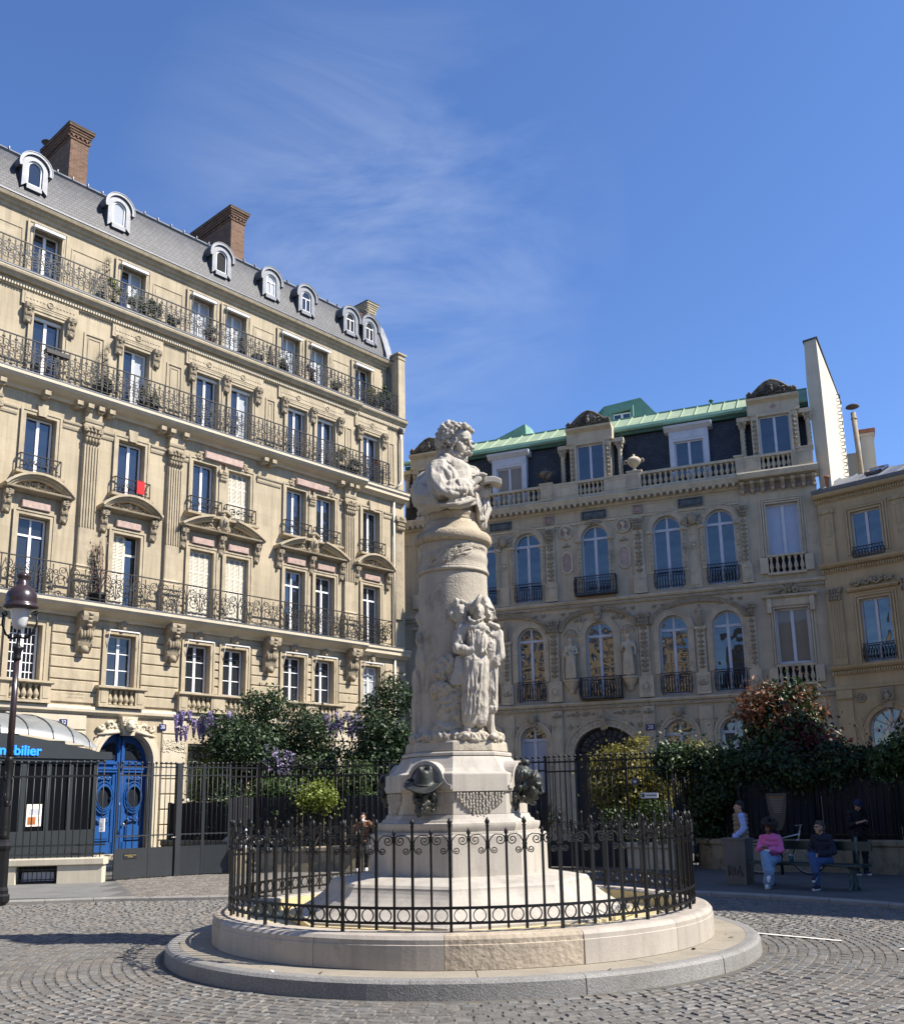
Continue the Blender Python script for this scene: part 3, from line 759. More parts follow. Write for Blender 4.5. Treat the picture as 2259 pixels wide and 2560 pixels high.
def build_monument():
 t=empty('monument',(CX-.03,CY,.336),0, 'tall pale stone monument with bust of a sketching man on a carved column', 'monument')
 zo=-.336
 def up(mb):mb.M=Matrix.Translation((0,0,zo));return mb
 # --- pedestal, from the bottom
 mb=up(MB());octo(mb,[(.336,2.02),(.40,2.02),(.405,1.98)]);mb.build('plinth', 'basin_yellow',t)
 mb=up(MB())
 cove=[(.405,1.97),(.43,1.97)]+[(.43+.33*(1-math.cos(q*math.pi/2)) if False else .43+.34*math.sin(q*math.pi/2),1.5+.42*(1-math.sin(q*math.pi/2))**1.6) for q in [i/8 for i in range(9)]]
 octo(mb,cove+[(.80,1.47),(.86,1.12)]);mb.build('flared_base', 'pedestal_stone',t)
 mb=up(MB());octo(mb,[(.86,1.035),(.862,1.035),(1.315,1.03),(1.33,1.02)]);mb.build('lower_block', 'pedestal_stone',t)
 mb=up(MB());octo(mb,[(1.33,.985),(1.355,.985),(1.357,.96)]+[(1.36+.10*i/5,.925+.035*math.sin(math.pi*i/5*.5+.3)) for i in range(6)]+[(1.47,.90),(1.50,.885),(1.505,.86),(1.56,.835)]);mb.build('moulding', 'pedestal_stone',t)
 mb=up(MB());octo(mb,[(1.56,.815),(1.565,.82),(1.83,.815)]);mb.build('die', 'pedestal_stone',t)
 mb=up(MB());sh=[(2.045+.22*math.sin(q*math.pi/2)**1.4,.845-.215*q**.55) for q in [i/7 for i in range(8)]]
 octo(mb,[(1.83,.84),(1.835,.85),(2.03,.85)]+sh+[(2.27,.655),(2.30,.655),(2.315,.64)]);mb.build('shoulder', 'pedestal_stone',t)
 # --- hoods and drops on the faces
 for k in range(4):
  a=A0+k*R_(90)
  mb=MB();Rz=Matrix.Translation((0,0,zo)) @ Matrix.Rotation(a,4, 'Z')
  mb.M=Rz
  outer=[(.31,1.83),(.31,1.9)]+arc(0,1.955,.235,R_(-8),R_(188),16)+[(-.31,1.9),(-.31,1.83)]
  # filled lunette
  mb.prism([(.235,1.70)]+arc(0,1.955,.215,0,math.pi,14)+[(-.215,1.70)],-.835,-.4)
  o1=arc(0,1.955,.245,R_(-20),R_(200),18);i1=arc(0,1.955,.20,R_(-20),R_(200),18)
  mb.ringstrip(o1,i1,-.875,-.45)
  for s in (-1,1): # sweep down to the shoulder on both sides
   mb.prism([(s*.22,1.86),(s*.34,1.86),(s*.345,1.90),(s*.29,1.93),(s*.24,2.0),(s*.215,2.06)] if s>0 else [(-.215,2.06),(-.24,2.0),(-.29,1.93),(-.345,1.90),(-.34,1.86),(-.22,1.86)],-.872,-.5)
  mb.build('hood', 'pedestal_stone',t)
  a2=a+R_(45)
  mb=MB();mb.M=Matrix.Translation((0,0,zo)) @ Matrix.Rotation(a2,4, 'Z');rg=random.Random(11+k)
  for i in range(15):
   x=-.285+.57*i/14;dep=.06+.25*(1-abs(x)/.3)**1.1
   z=1.82
   while z>1.82-dep:
    hgt=.03+.03*rg.random()
    mb.ell((x+(rg.random()-.5)*.015,-.825,z-hgt*.5),(.016,.022+.012*rg.random(),hgt*.62),6,5);z-=hgt*.8
  mb.build('stalactite_carving', 'statue_stone',t)
 # --- column
 mb=up(MB());octo(mb,[(2.315,.60),(2.33,.612),(2.43,.60),(2.45,.585)]);mb.build('column_base', 'column_stone',t)
 def rock(me,z0,z1,amp):
  for v in me.vertices:
   z=v.co.z-zo
   if z<z1:
    k=max(0,1-max(0,z-z0)/(z1-z0));nv=mnoise.noise(Vector((v.co.x*4,v.co.y*4,z*4)))+.5*mnoise.noise(Vector((v.co.x*11,v.co.y*11,z*11)))
    r=math.hypot(v.co.x,v.co.y)
    if r>.05:v.co.x+=v.co.x/r*nv*amp*k;v.co.y+=v.co.y/r*nv*amp*k
   a=mnoise.noise(Vector((v.co.x*30,v.co.y*30,v.co.z*30)))*.0025
   r=math.hypot(v.co.x,v.co.y)
   if r>.05:v.co.x+=v.co.x/r*a;v.co.y+=v.co.y/r*a
 mb=up(MB());prof=[]
 for i in range(70):
  z=2.44+(4.66-2.44)*i/69
  r=.452+.05*(1-(z-2.44)/2.2)+.10*max(0,1-(z-2.44)/.28)**1.5
  prof.append((r,z))
 mb.lathe(prof,90);o=mb.build('column_shaft', 'column_stone',t);rock(o.data,2.44,2.85,.05)
 mb=up(MB());mb.lathe([(.452,4.655),(.475,4.66),(.482,4.68),(.475,4.70),(.460,4.705),(.468,4.72),(.465,4.735)],64);mb.build('moulding', 'column_stone',t)
 mb=up(MB());prof=[(.462,4.735)]+[(.462-.006*math.sin(i),4.74+.3*i/12) for i in range(13)]+[(.47,5.05)]
 mb.lathe(prof,80);o=mb.build('frieze_drum', 'column_stone',t)
 mb=up(MB());rg=random.Random(4)
 # carved palm branch and torn scroll on the drum, front left to right
 for i in range(85):
  q=rg.random();a=R_(-30+60*q+(rg.random()-.5)*14);z=4.79+.17*q+(rg.random()-.5)*.15
  mb.ell(hd(a,.462,z),(.05+.03*rg.random(),.016,.014),7,5,(0,-.5-.7*(rg.random()-.3),a))
 mb.tube([hd(R_(-32+64*i/12),.466,4.80+.16*i/12+.02*math.sin(i*.9)) for i in range(13)],.010,6)
 for i in range(9):mb.tube([hd(R_(28+i*4.5+1.2*j),.466,4.98+.02*math.sin(j*1.7+i)) for j in range(4)],.005,4)
 mb.build('palm_carving', 'column_stone',t)
 mb=up(MB());mb.lathe([(.465,5.05),(.50,5.06),(.525,5.09),(.53,5.13),(.522,5.17),(.50,5.20),(.47,5.215),(.43,5.235),(.40,5.27),(.375,5.33),(.36,5.38)],72);mb.build('capital_ring', 'column_dirty',t)
 mb=up(MB());mb.lathe([(.36,5.375),(.352,5.42),(.355,5.45),(.37,5.465),(.37,5.49),(.345,5.50),(.335,5.56),(.335,5.66)],60);mb.build('bust_socle', 'column_dirty',t)
 # rough unhewn rock left of the figures
 mb=up(MB())
 for i in range(46):
  rg=random.Random(i);a=R_(-30+62*rg.random());z=2.48+.98*rg.random()**1.3
  if z>3.0 and a>R_(12):continue
  r0=.50+.05*(1-(z-2.44)/2.2)
  mb.ell(hd(a,r0-.035,z),(.10,.05,.11),7,5,(rg.random()*.4,rg.random(),a))
 for i in range(60):
  rg=random.Random(100+i);a=R_(-75+190*rg.random());mb.ell(hd(a,.56,2.47+.05*rg.random()),(.10,.06,.05),7,5,(rg.random()*.5,rg.random()*.5,a))
 sculpt(mb, 'rough_rock', 'column_stone',.014,1,.03,.05,t,folds=(.028,(16,16,13)))
 relief_figures(t,zo)
 masks(t,zo)
 bust(t,zo)
 return t
def relief_figures(t,zo):
 V=lambda x,y,z:(x,y,z+zo)
 # standing woman with wide hat, hand on hip
 mb=MB()
 fx,fy=.25,-.47
 mb.limb(V(fx-.02,fy-.06,3.42),V(.17,fy-.05,2.72),.135,.115);mb.limb(V(fx+.06,fy-.03,3.42),V(.30,fy-.02,2.72),.125,.105)
 mb.limb(V(.16,fy-.05,2.74),V(.135,fy-.07,2.56),.06,.045);mb.ell(V(.115,fy-.10,2.505),(.05,.09,.038),8,6,(0,0,.3))
 mb.ell(V(fx+.02,fy-.04,3.46),(.155,.12,.10),10,8);mb.ell(V(fx+.035,fy-.06,3.68),(.135,.115,.20),10,8)
 mb.ell(V(fx+.01,fy-.06,3.86),(.165,.10,.09),10,8)
 mb.limb(V(fx-.14,fy-.05,3.86),V(.04,fy-.10,3.60),.075,.062);mb.limb(V(.05,fy-.11,3.60),V(.19,fy-.15,3.56),.075,.05);mb.ell(V(.20,fy-.155,3.58),(.05,.045,.045),7,5)
 mb.limb(V(fx+.14,fy-.01,3.86),V(.46,fy+.02,3.62),.06,.05)
 mb.tube([V(.14+.26*i/8,fy-.13-.01*math.sin(i),3.47+.01*i) for i in range(9)],.035,6)   # sash
 mb.limb(V(fx+.02,fy-.05,3.95),V(fx+.03,fy-.06,4.0),.05,.05);mb.ell(V(fx+.06,fy-.08,4.07),(.072,.085,.10),10,8,(0,.2,.4))
 mb.ell(V(fx+.08,fy-.16,4.055),(.016,.03,.024),6,5)
 mb.ell(V(fx+.01,fy-.05,4.15),(.085,.10,.075),10,7);mb.ell(V(fx+.03,fy-.10,4.16),(.03,.10,.15),12,8,(.2,.5,0))
 mb.ell(V(fx-.06,fy-.06,4.12),(.045,.05,.05),7,5)
 # jacket skirt flying to the left
 mb.prism([(x,z+zo) for x,z in [(.16,3.52),(.06,3.52),(.0,3.36),(-.07,3.18),(-.02,3.13),(.06,3.14),(.13,3.10),(.17,3.2)]],fy-.09,fy+.02)
 for i in range(5):
  x=-.02+i*.035;mb.tube([V(x+.05,fy-.10,3.5),V(x+.02,fy-.12,3.3),V(x-.02,fy-.10,3.15)],[.012,.02,.024],6)
 for i in range(4):
  x=.16+i*.05;mb.tube([V(x+.03,fy-.16,3.4),V(x,fy-.18,3.1),V(x-.04,fy-.16,2.76)],[.012,.016,.02],6)
 for i in range(6):mb.tube([V(.19+i*.035,fy-.165,3.82),V(.2+i*.03,fy-.175,3.66),V(.2+i*.028,fy-.15,3.52)],[.008,.01,.006],5)
 for s in (-1,1):mb.tube([V(fx+.02,fy-.14,3.92),V(fx+.02+s*.07,fy-.155,3.95),V(fx+.04+s*.1,fy-.10,4.0)],.02,5)
 sculpt(mb, 'relief_figure', 'statue_stone',.0105,1,.006,.04,t,folds=(.012,(14,14,4)))['label']= 'carved woman in a wide hat with one hand on her hip'
 # clown with tall hat, ruff and buttons
 mb=MB();fx,fy=.435,-.35
 mb.limb(V(fx,fy-.04,3.42),V(fx-.0,fy-.04,2.86),.12,.095);mb.ell(V(fx-.01,fy-.05,2.86),(.105,.10,.05),9,6)
 mb.limb(V(fx-.01,fy-.04,2.84),V(fx+.0,fy-.05,2.56),.058,.045);mb.ell(V(fx+.03,fy-.10,2.50),(.05,.095,.035),8,6,(0,0,-.2))
 mb.ell(V(fx+.02,fy-.04,3.58),(.125,.11,.24),10,8);mb.ell(V(fx+.02,fy-.04,3.8),(.14,.11,.1),10,8)
 for i in range(12):
  a=2*math.pi*i/12;mb.ell(V(fx+.02+.10*math.cos(a),fy-.05+.09*math.sin(a),3.90+.02*math.sin(3*a)),(.045,.045,.03),6,5)
 mb.ell(V(fx+.005,fy-.07,4.04),(.075,.09,.105),10,8);mb.ell(V(fx+.02,fy-.16,4.03),(.017,.03,.022),6,5);mb.ell(V(fx+.02,fy-.14,3.98),(.035,.02,.012),6,4)
 for s in (-1,1):mb.ell(V(fx+.02+s*.035,fy-.135,4.075),(.02,.015,.01),6,4)
 mb.tube([V(fx-.09,fy-.12,4.12),V(fx-.02,fy-.15,4.16),V(fx+.07,fy-.12,4.12),V(fx+.10,fy-.04,4.0)],.02,6)
 mb.tube([V(fx-.01,fy-.05,4.11),V(fx-.03,fy-.05,4.22),V(fx-.02,fy-.04,4.29)],[.10,.075,.035],10)
 mb.limb(V(fx+.13,fy-.04,3.82),V(fx+.15,fy-.10,3.52),.06,.055);mb.limb(V(fx+.15,fy-.10,3.52),V(fx+.08,fy-.14,3.42),.06,.05);mb.ell(V(fx+.09,fy-.13,3.40),(.06,.05,.045),7,5)
 for i in range(4):mb.ell(V(fx+.03,fy-.155+.01*i,3.78-.1*i),(.022,.02,.022),7,5)
 for i in range(5):mb.tube([V(fx-.07+i*.035,fy-.15,3.36),V(fx-.07+i*.036,fy-.155,3.1),V(fx-.07+i*.034,fy-.14,2.9)],[.006,.012,.008],5)
 sculpt(mb, 'relief_figure', 'statue_stone',.0105,1,.006,.04,t,folds=(.012,(14,14,4)))['label']= 'carved clown in a tall hat, ruff and buttoned coat'
 # low-relief head in a frilled cap
 mb=MB();fx,fy=.06,-.47
 mb.ell(V(fx+.03,fy-.03,4.06),(.085,.08,.12),10,8);mb.ell(V(fx+.05,fy-.11,4.03),(.02,.03,.025),6,5)
 for i in range(11):
  a=R_(20+22*i);mb.ell(V(fx+.02+.12*math.cos(a),fy-.03,4.09+.13*math.sin(a)),(.035,.035,.05),6,5,(0,-a,0))
 mb.ell(V(fx-.03,fy-.04,4.20),(.04,.05,.07),7,5);mb.ell(V(fx+.1,fy-.02,3.9),(.15,.07,.09),9,7)
 for i in range(6):mb.tube([V(fx+.02,fy-.06,3.92),V(fx+.06+.05*i,fy-.09,3.96-.02*i),V(fx+.10+.06*i,fy-.05,4.0-.04*i)],[.015,.018,.006],5)
 mb.ell(V(fx+.06,fy-.0,3.7),(.16,.06,.2),9,7);mb.ell(V(fx+.02,fy,4.09),(.14,.06,.15),10,8)
 sculpt(mb, 'relief_figure', 'statue_stone',.0105,1,.006,.04,t,folds=(.012,(14,14,4)))['label']= 'carved head in a frilled cap on the column'
 # draped woman on the far left side
 mb=MB();a=R_(-80);bx,by,_=hd(a,.42)
 mb.limb(V(bx-.03,by,3.35),V(bx-.03,by+.0,2.6),.11,.13);mb.ell(V(bx-.0,by,3.5),(.10,.14,.26),10,8);mb.ell(V(bx+.0,by,3.8),(.09,.14,.12),10,8)
 mb.limb(V(bx,by,3.85),V(bx+.01,by-.01,4.0),.07,.06);mb.ell(V(bx+.01,by-.02,4.06),(.085,.08,.10),10,8);mb.ell(V(bx+.02,by+.02,4.10),(.11,.11,.10),9,7);mb.ell(V(bx+.05,by-.02,3.97),(.08,.1,.1),9,7)
 mb.limb(V(bx-.0,by-.13,3.82),V(bx+.02,by-.2,3.5),.05,.045);mb.limb(V(bx+.02,by-.2,3.5),V(bx+.04,by-.2,3.2),.045,.035)
 for i in range(6):mb.tube([V(bx-.08+.03*i,by-.12,3.3),V(bx-.09+.035*i,by-.14,3.0),V(bx-.11+.045*i,by-.16,2.5)],[.012,.02,.03],6)
 mb.tube([V(bx+.05,by-.15,3.15),V(bx+.06,by-.18,2.95),V(bx+.05,by-.17,2.8)],[.035,.03,.04],6)
 sculpt(mb, 'relief_figure', 'column_stone',.014,1,.006,.05,t,folds=(.016,(12,12,3)))['label']= 'carved draped woman on the shaded side of the column'
def face_parts(mb,Mx,s,nose=1.0,beard=False,smile=0.0):
 """head looking along local -y, chin at z=-.13, crown at +.13, scaled by s"""
 P=lambda x,y,z:tuple(Mx @ Vector((x*s,y*s,z*s)))
 E=lambda x,y,z,a,b,c:mb.ell(P(x,y,z),(a*s,b*s,c*s),10,8,Mx.to_euler())
 E(0,.02,.035,.078,.10,.10);E(0,-.015,-.045,.062,.078,.085);E(0,-.06,-.105,.03,.03,.025)
 mb.tube([P(0,-.086,.035),P(0,-.104,.0),P(0,-.116*nose,-.022)],[.010*s,.013*s,.017*s],7);E(-.012,-.098,-.026,.011,.012,.009);E(.012,-.098,-.026,.011,.012,.009)
 for q in (-1,1):
  mb.tube([P(q*.012,-.088,.038),P(q*.035,-.09,.045),P(q*.062,-.07,.035)],[.009*s,.012*s,.008*s],6)
  E(q*.032,-.078,.017,.013,.012,.009);E(q*.045,-.062,-.03,.024,.02,.024);E(q*.078,.015,-.005,.012,.022,.032)
 E(0,-.09,-.058,.024,.012,.006);E(0,-.088,-.070,.02,.012,.007)
 return P,E
def masks(t,zo):
 # bearded man in a soft hat
 a=A0;mb=MB();s=1.35
 Mx=Matrix.Translation((0,0,zo)) @ Matrix.Translation(hd(a,.93,1.80)) @ Matrix.Rotation(a,4, 'Z') @ Matrix.Rotation(R_(-6),4, 'Z') @ Matrix.Rotation(R_(8),4, 'X')
 P,E=face_parts(mb,Mx,s,1.1)
 rg=random.Random(2)
 E(0,-.02,.06,.074,.075,.07);E(0,.05,.05,.09,.09,.1)
 for q in (-1,1):E(q*.05,-.045,-.012,.03,.03,.03)
 for i in range(40):
  q=(i/39-.5)*2;mb.ell(P(q*.062,-.085+.07*abs(q)**1.5,-.09-.09*rg.random()*(1-.5*abs(q))+.03*q*q),(.022,.022,.034),7,5,(rg.random(),rg.random(),0))
 for q in (-1,1):
  mb.tube([P(q*.002,-.108,-.042),P(q*.024,-.106,-.05),P(q*.048,-.088,-.07)],[.012*s,.013*s,.006*s],7)
  for i in range(14):mb.ell(P(q*(.082+.02*rg.random()),.0+.05*rg.random(),.06-.2*i/13),(.026,.028,.032),7,5,(rg.random(),rg.random(),0))
 hair=sculpt(mb, 'bronze_mask', 'bronze',.0075,1,.003,.03,t,folds=(.006,(24,24,10)));hair['label']= 'green-black bronze mask of a bearded man in a floppy hat'
 mb=MB();Mh=Mx @ Matrix.Translation((0,.02*s,.015*s)) @ Matrix.Rotation(R_(9),4, 'Y');P2=lambda x,y,z:tuple(Mh @ Vector((x*s,y*s,z*s)))
 n=36;vs=[];fs=[]
 prof=[(0.0,.205),(.03,.215),(.055,.22),(.07,.195),(.078,.155),(.084,.115),(.092,.09),(.12,.084),(.155,.078),(.178,.088),(.176,.078),(.15,.066),(.11,.07),(.085,.075)]
 for r,z in prof:
  for i in range(n):
   q=2*math.pi*i/n;droop=-.05*(r/.19)**2*(math.sin(q)<0)*abs(math.sin(q))+.02*(r/.19)**2*math.sin(3*q+.6)+.018*(r/.19)**3*math.cos(2*q)
   cr=(.014*math.sin(3*q+1)+.008*math.sin(5*q))*(1 if z>.12 else 0)
   vs.append(P2(r*(1.02)*math.cos(q),r*1.0*math.sin(q)-.01,z+droop+cr))
 for j in range(len(prof)-1):
  for i in range(n):fs.append((j*n+i,(j+1)*n+i,(j+1)*n+(i+1)%n,j*n+(i+1)%n))
 mb.add(vs,fs,True)
 mb.tube([P2(.099*math.cos(q),.099*math.sin(q)-.01,.078) for q in [2*math.pi*i/20 for i in range(20)]],.009*s,5,True)
 h=mb.build('hat', 'bronze',hair)
 # girl with a bun, and a third mask at the back
 for k,lab in ((1, 'dark bronze head of a girl with her hair in a bun'),(3, 'dark bronze mask on the shaded back-left face')):
  a=A0+k*R_(90);mb=MB();s=1.62
  Mx=Matrix.Translation((0,0,zo)) @ Matrix.Translation(hd(a,.98,1.88)) @ Matrix.Rotation(a,4, 'Z') @ Matrix.Rotation(R_(10),4, 'Z') @ Matrix.Rotation(R_(16),4, 'X')
  P,E=face_parts(mb,Mx,s,1.0)
  E(0,.10,.03,.085,.11,.105);E(0,-.02,.06,.074,.075,.07);E(.05,-.045,-.012,.03,.03,.03);E(-.05,-.045,-.012,.03,.03,.03);mk=sculpt(mb, 'bronze_mask', 'bronze',.008,1,.003,.03,t);mk['label']=lab
  rg=random.Random(k);mb=MB();mb.ell(P(0,.075,.065),(.088*s,.10*s,.085*s),12,9);mb.ell(P(0,.07,.165),(.038*s,.038*s,.03*s),10,7)
  for i in range(44):
   q=-1 if i%2 else 1;u=rg.random();v=rg.random()
   mb.ell(P(q*(.074+.014*u),.005+.10*v,.09-.24*u),(.028,.03,.045),7,5,(rg.random(),rg.random(),0))
  for i in range(16):x=-.072+.144*i/15;mb.ell(P(x,-.032,.115-6*x*x),(.026,.026,.034),7,5)
  for i in range(14):mb.ell(P((rg.random()-.5)*.14,.03+.1*rg.random(),-.13-.07*rg.random()),(.03,.03,.04),6,5)
  sculpt(mb, 'hair', 'bronze',.008,1,.004,.02,mk,folds=(.010,(20,20,9)))
def bust(t,zo):
 # silhouette laid out in the plane through the axis, x to the right, z up, -y towards the square;
 # points nearer the viewer are lowered so that they keep their place seen from below
 def C(X,Y,y=0.0):return ((X-800)/1097*(1+y*.07),y,6.8356-(Y-120)/1046+zo+y*.36)
 mb=MB();rg=random.Random(9)
 # chest, back and shoulders
 mb.ell(C(760,1050),(.30,.30,.34),18,12);mb.ell(C(800,860),(.24,.30,.20),18,12);mb.ell(C(900,1010,-.04),(.22,.24,.28),16,10);mb.ell(C(930,880,-.02),(.15,.22,.15),14,10)
 mb.ell(C(650,830,-.22),(.14,.14,.15),12,10);mb.ell(C(980,880,.22),(.14,.14,.14),12,10);mb.ell(C(740,730,.0),(.17,.2,.10),12,10)
 mb.limb(C(790,600,.0),C(770,740,.0),.12,.15,14)
 # near arm: bulky sleeve bent at the elbow, forearm carried across to the book
 mb.limb(C(600,850,-.24),C(640,1110,-.34),.155,.17,14);mb.ell(C(680,1170,-.36),(.18,.15,.14),12,9);mb.limb(C(700,1150,-.36),C(960,1100,-.33),.16,.135,14);mb.ell(C(500,1120,-.05),(.24,.30,.26),14,10);mb.ell(C(720,980,-.2),(.2,.18,.2),12,9);mb.limb(C(960,1090,-.34),C(1110,1030,-.28),.075,.05,12)
 mb.limb(C(1000,900,.26),C(1090,1180,.2),.12,.11,12);mb.limb(C(1090,1180,.2),C(1240,1150,.06),.10,.07,12)
 mb.ell(C(950,1250,-.10),(.22,.2,.13),12,9);mb.ell(C(900,1330,-.06),(.26,.25,.08),12,8)
 # deep sleeve folds
 for i in range(6):
  q=i/5;mb.tube([C(520+80*q,790+70*q,-.36-.04*q),C(540+130*q,950+60*q,-.50-.03*q),C(640+130*q,1130+30*q,-.57),C(800+100*q,1190-20*q,-.53)],[.02,.042,.045,.016],8)
 for i in range(5):
  q=i/4;mb.tube([C(790+190*q,990+20*q,-.47+.04*q),C(755+215*q,1110,-.57+.07*q),C(800+220*q,1240-40*q,-.50+.07*q)],[.016,.046,.016],8)
 mb.tube([C(660,780,-.38),C(760,880,-.40),C(790,1000,-.42)],[.02,.04,.015],8);mb.tube([C(760,760,-.30),C(830,860,-.34),C(850,980,-.36)],[.02,.035,.015],8)
 mb.tube([C(1000,1130,-.36),C(1060,1130,-.40),C(1105,1190,-.36),C(1060,1230,-.33)],[.025,.04,.04,.02],7)
 # collar, cravat, lapels
 mb.tube([C(690,640,-.02),C(740,630,-.14),C(840,670,-.17),C(920,750,-.10)],[.045,.05,.05,.03],8);mb.tube([C(700,640,.05),C(800,640,.16),C(900,690,.14),C(960,760,.04)],[.04,.045,.045,.03],8)
 mb.tube([C(925,745,-.07),C(975,800,-.11),C(1000,880,-.13),C(970,920,-.13)],[.03,.05,.045,.012],8);mb.tube([C(945,755,-.04),C(930,820,-.11),C(925,880,-.14)],[.028,.035,.01],7);mb.tube([C(1010,820,-.07),C(1060,880,-.10),C(1040,930,-.12)],[.03,.04,.012],7)
 mb.tube([C(960,770,.05),C(1080,800,.12),C(1200,850,.14),C(1200,900,.10),C(1120,950,.04),C(1060,1010,-.06)],[.025,.04,.035,.04,.035,.02],8)
 # cape: flares back and down to the left, wraps under the arm, hangs at the right
 def sheet(rows,th=.04):
  for a,b in zip(rows,rows[1:]):
   for i in range(len(a)-1):
    for k in range(6):
     p=Vector(a[i]).lerp(Vector(a[i+1]),k/6);q=Vector(b[i]).lerp(Vector(b[i+1]),k/6);mb.tube([p,p.lerp(q,.5),q],th,6)
 sheet([[C(600,760,-.16),C(570,760,.05),C(640,720,.2)],[C(450,900,-.22),C(380,930,.05),C(500,900,.3)],[C(290,1060,-.24),C(235,1090,.05),C(380,1060,.38)],[C(300,1270,-.22),C(275,1310,.05),C(420,1280,.36)],[C(470,1440,-.16),C(430,1470,.05),C(560,1420,.3)]],.042)
 sheet([[C(400,1000,-.26),C(500,1130,-.38),C(560,1220,-.44)],[C(310,1290,-.24),C(450,1310,-.36),C(620,1330,-.44)],[C(430,1440,-.14),C(540,1400,-.30),C(680,1370,-.40)]],.04)
 sheet([[C(560,1310,-.42),C(760,1300,-.44),C(960,1260,-.40),C(1160,1230,-.28)],[C(620,1370,-.36),C(780,1370,-.38),C(980,1360,-.36),C(1170,1330,-.24)]],.045)
 for i in range(6):
  q=i/5;mb.tube([C(330+150*q,1010+80*q,-.32-.06*q),C(290+190*q,1160+60*q,-.33-.08*q),C(330+200*q,1310+20*q,-.31-.10*q)],[.012,.032,.02],7)
 for i in range(4):
  q=i/3;mb.tube([C(620,1345-50*q,-.46),C(850,1340-80*q,-.50),C(1120,1290-70*q,-.36)],[.012,.032,.012],7)
 sheet([[C(1150,1150,-.16),C(1220,1170,-.05),C(1300,1240,.06)],[C(1170,1290,-.18),C(1260,1330,-.08),C(1340,1310,.06)],[C(1180,1430,-.18),C(1260,1440,-.10),C(1375,1430,.04)],[C(1200,1560,-.14),C(1270,1560,-.08),C(1340,1530,.02)],[C(1245,1690,-.08),C(1255,1695,-.06),C(1280,1680,-.04)]],.026)
 for X in (1175,1245,1310):mb.tube([C(X-10,1190,-.2+(X-1175)*.0012),C(X+15,1370,-.25+(X-1175)*.0013),C(X*.5+628,1580,-.17)],[.018,.034,.012],7)
 mb.limb(C(780,1360),C(780,1480),.33,.325,20)
 body=sculpt(mb, 'bust', 'statue_stone',.0105,2,.006,.03,t,factor=.4,folds=(.030,(6,6,3.4)))
 body['label']= 'bust of a bearded man in a cape drawing in a sketchbook'
 # crisp cloth edges: collar, lapel, turned-back cuff, hem of the cape
 def plate(pts,th=.032):
  V_=[Vector(p) for p in pts];c=sum(V_,Vector())/len(V_);n=len(V_);nn=Vector()
  for i in range(n):nn+=(V_[i]-c).cross(V_[(i+1)%n]-c)
  nn.normalize();mb.add([tuple(p+nn*th/2) for p in V_]+[tuple(p-nn*th/2) for p in V_],[tuple(range(n)),tuple(range(2*n-1,n-1,-1))]+[(i,n+i,n+(i+1)%n,(i+1)%n) for i in range(n)])
 mb=MB();plate([C(690,650,-.16),C(730,610,-.10),C(860,660,-.17),C(960,760,-.16),C(930,790,-.24),C(830,740,-.30),C(740,700,-.28)]);plate([C(960,740,.02),C(1060,780,.05),C(1220,850,.08),C(1230,890,.04),C(1130,930,-.02),C(1040,860,-.10)])
 plate([C(880,960,-.50),C(930,940,-.44),C(1010,1010,-.40),C(1050,1090,-.42),C(1030,1170,-.44),C(960,1200,-.50),C(985,1090,-.54)],.05);plate([C(930,790,-.16),C(985,790,-.16),C(1010,890,-.22),C(985,930,-.23),C(960,870,-.22)])
 plate([C(225,1090,-.02),C(270,1290,-.10),C(450,1470,-.12),C(440,1400,-.26),C(330,1270,-.30),C(260,1120,-.24)],.045);plate([C(600,1300,-.54),C(860,1290,-.56),C(1140,1230,-.40),C(1160,1270,-.38),C(880,1330,-.54),C(640,1345,-.52)],.04)
 plate([C(1150,1160,-.24),C(1200,1180,-.22),C(1240,1330,-.24),C(1210,1480,-.26),C(1170,1330,-.28)],.04);plate([C(1260,1240,-.10),C(1340,1270,-.02),C(1385,1430,-.02),C(1340,1540,-.06),C(1280,1680,-.1),C(1290,1450,-.16)],.035)
 sculpt(mb, 'collar_and_cuff', 'statue_stone',.009,2,.004,.03,body,folds=(.008,(9,9,5)))
 # head: looks right, slightly down and a little towards the square
 mb=MB();s=1.9
 Mx=Matrix.Translation(C(905,455,-.02)) @ Matrix.Rotation(R_(90-24),4, 'Z') @ Matrix.Rotation(R_(12),4, 'X')
 P,E=face_parts(mb,Mx,s,1.12)
 E(0,.055,.055,.09,.10,.10);E(0,-.02,.06,.074,.075,.07);mb.limb(P(0,.06,-.06),P(0,.085,-.17),.07*s,.08*s)
 for q in (-1,1):E(q*.05,-.045,-.012,.03,.03,.03)
 sculpt(mb, 'head', 'statue_stone',.0075,1,.003,.02,body)
 mb=MB()
 # beard and moustache
 for i in range(34):
  q=(i/33-.5)*2;r_=rg.random();x=q*.068;y=-.085+.085*abs(q)**1.5;z=-.088-.03*r_+.035*abs(q)**2
  mb.ell(P(x,y,z),(.030,.030,.036),7,5,(rg.random(),rg.random(),0))
 for q in (-1,1):
  mb.tube([P(q*.002,-.108,-.042),P(q*.024,-.106,-.05),P(q*.048,-.088,-.064)],[.012*s,.013*s,.006*s],7)
  for i in range(7):mb.ell(P(q*.08,-.02+.006*i,.02-.018*i),(.026,.03,.03),7,5)
 # hair in loose curls
 mb.ell(P(0,.065,.07),(.088*s,.098*s,.088*s),14,10)
 for i in range(110):
  th=i*2.399;v=(i+.5)/110;zz=.165-.23*v;rad=math.sqrt(max(.02,1-((zz-.05)/.125)**2));cx,cy=math.cos(th)*.094*rad,.058+math.sin(th)*.106*rad
  if cy<-.018 and zz<.118:continue
  if abs(cx)>.05 and cy<.03 and zz<.055:continue
  r_=.030+.018*rg.random();mb.ell(P(cx*1.03,cy,zz),(r_,r_*.8,r_),7,5,(rg.random()*3,rg.random()*3,rg.random()*3))
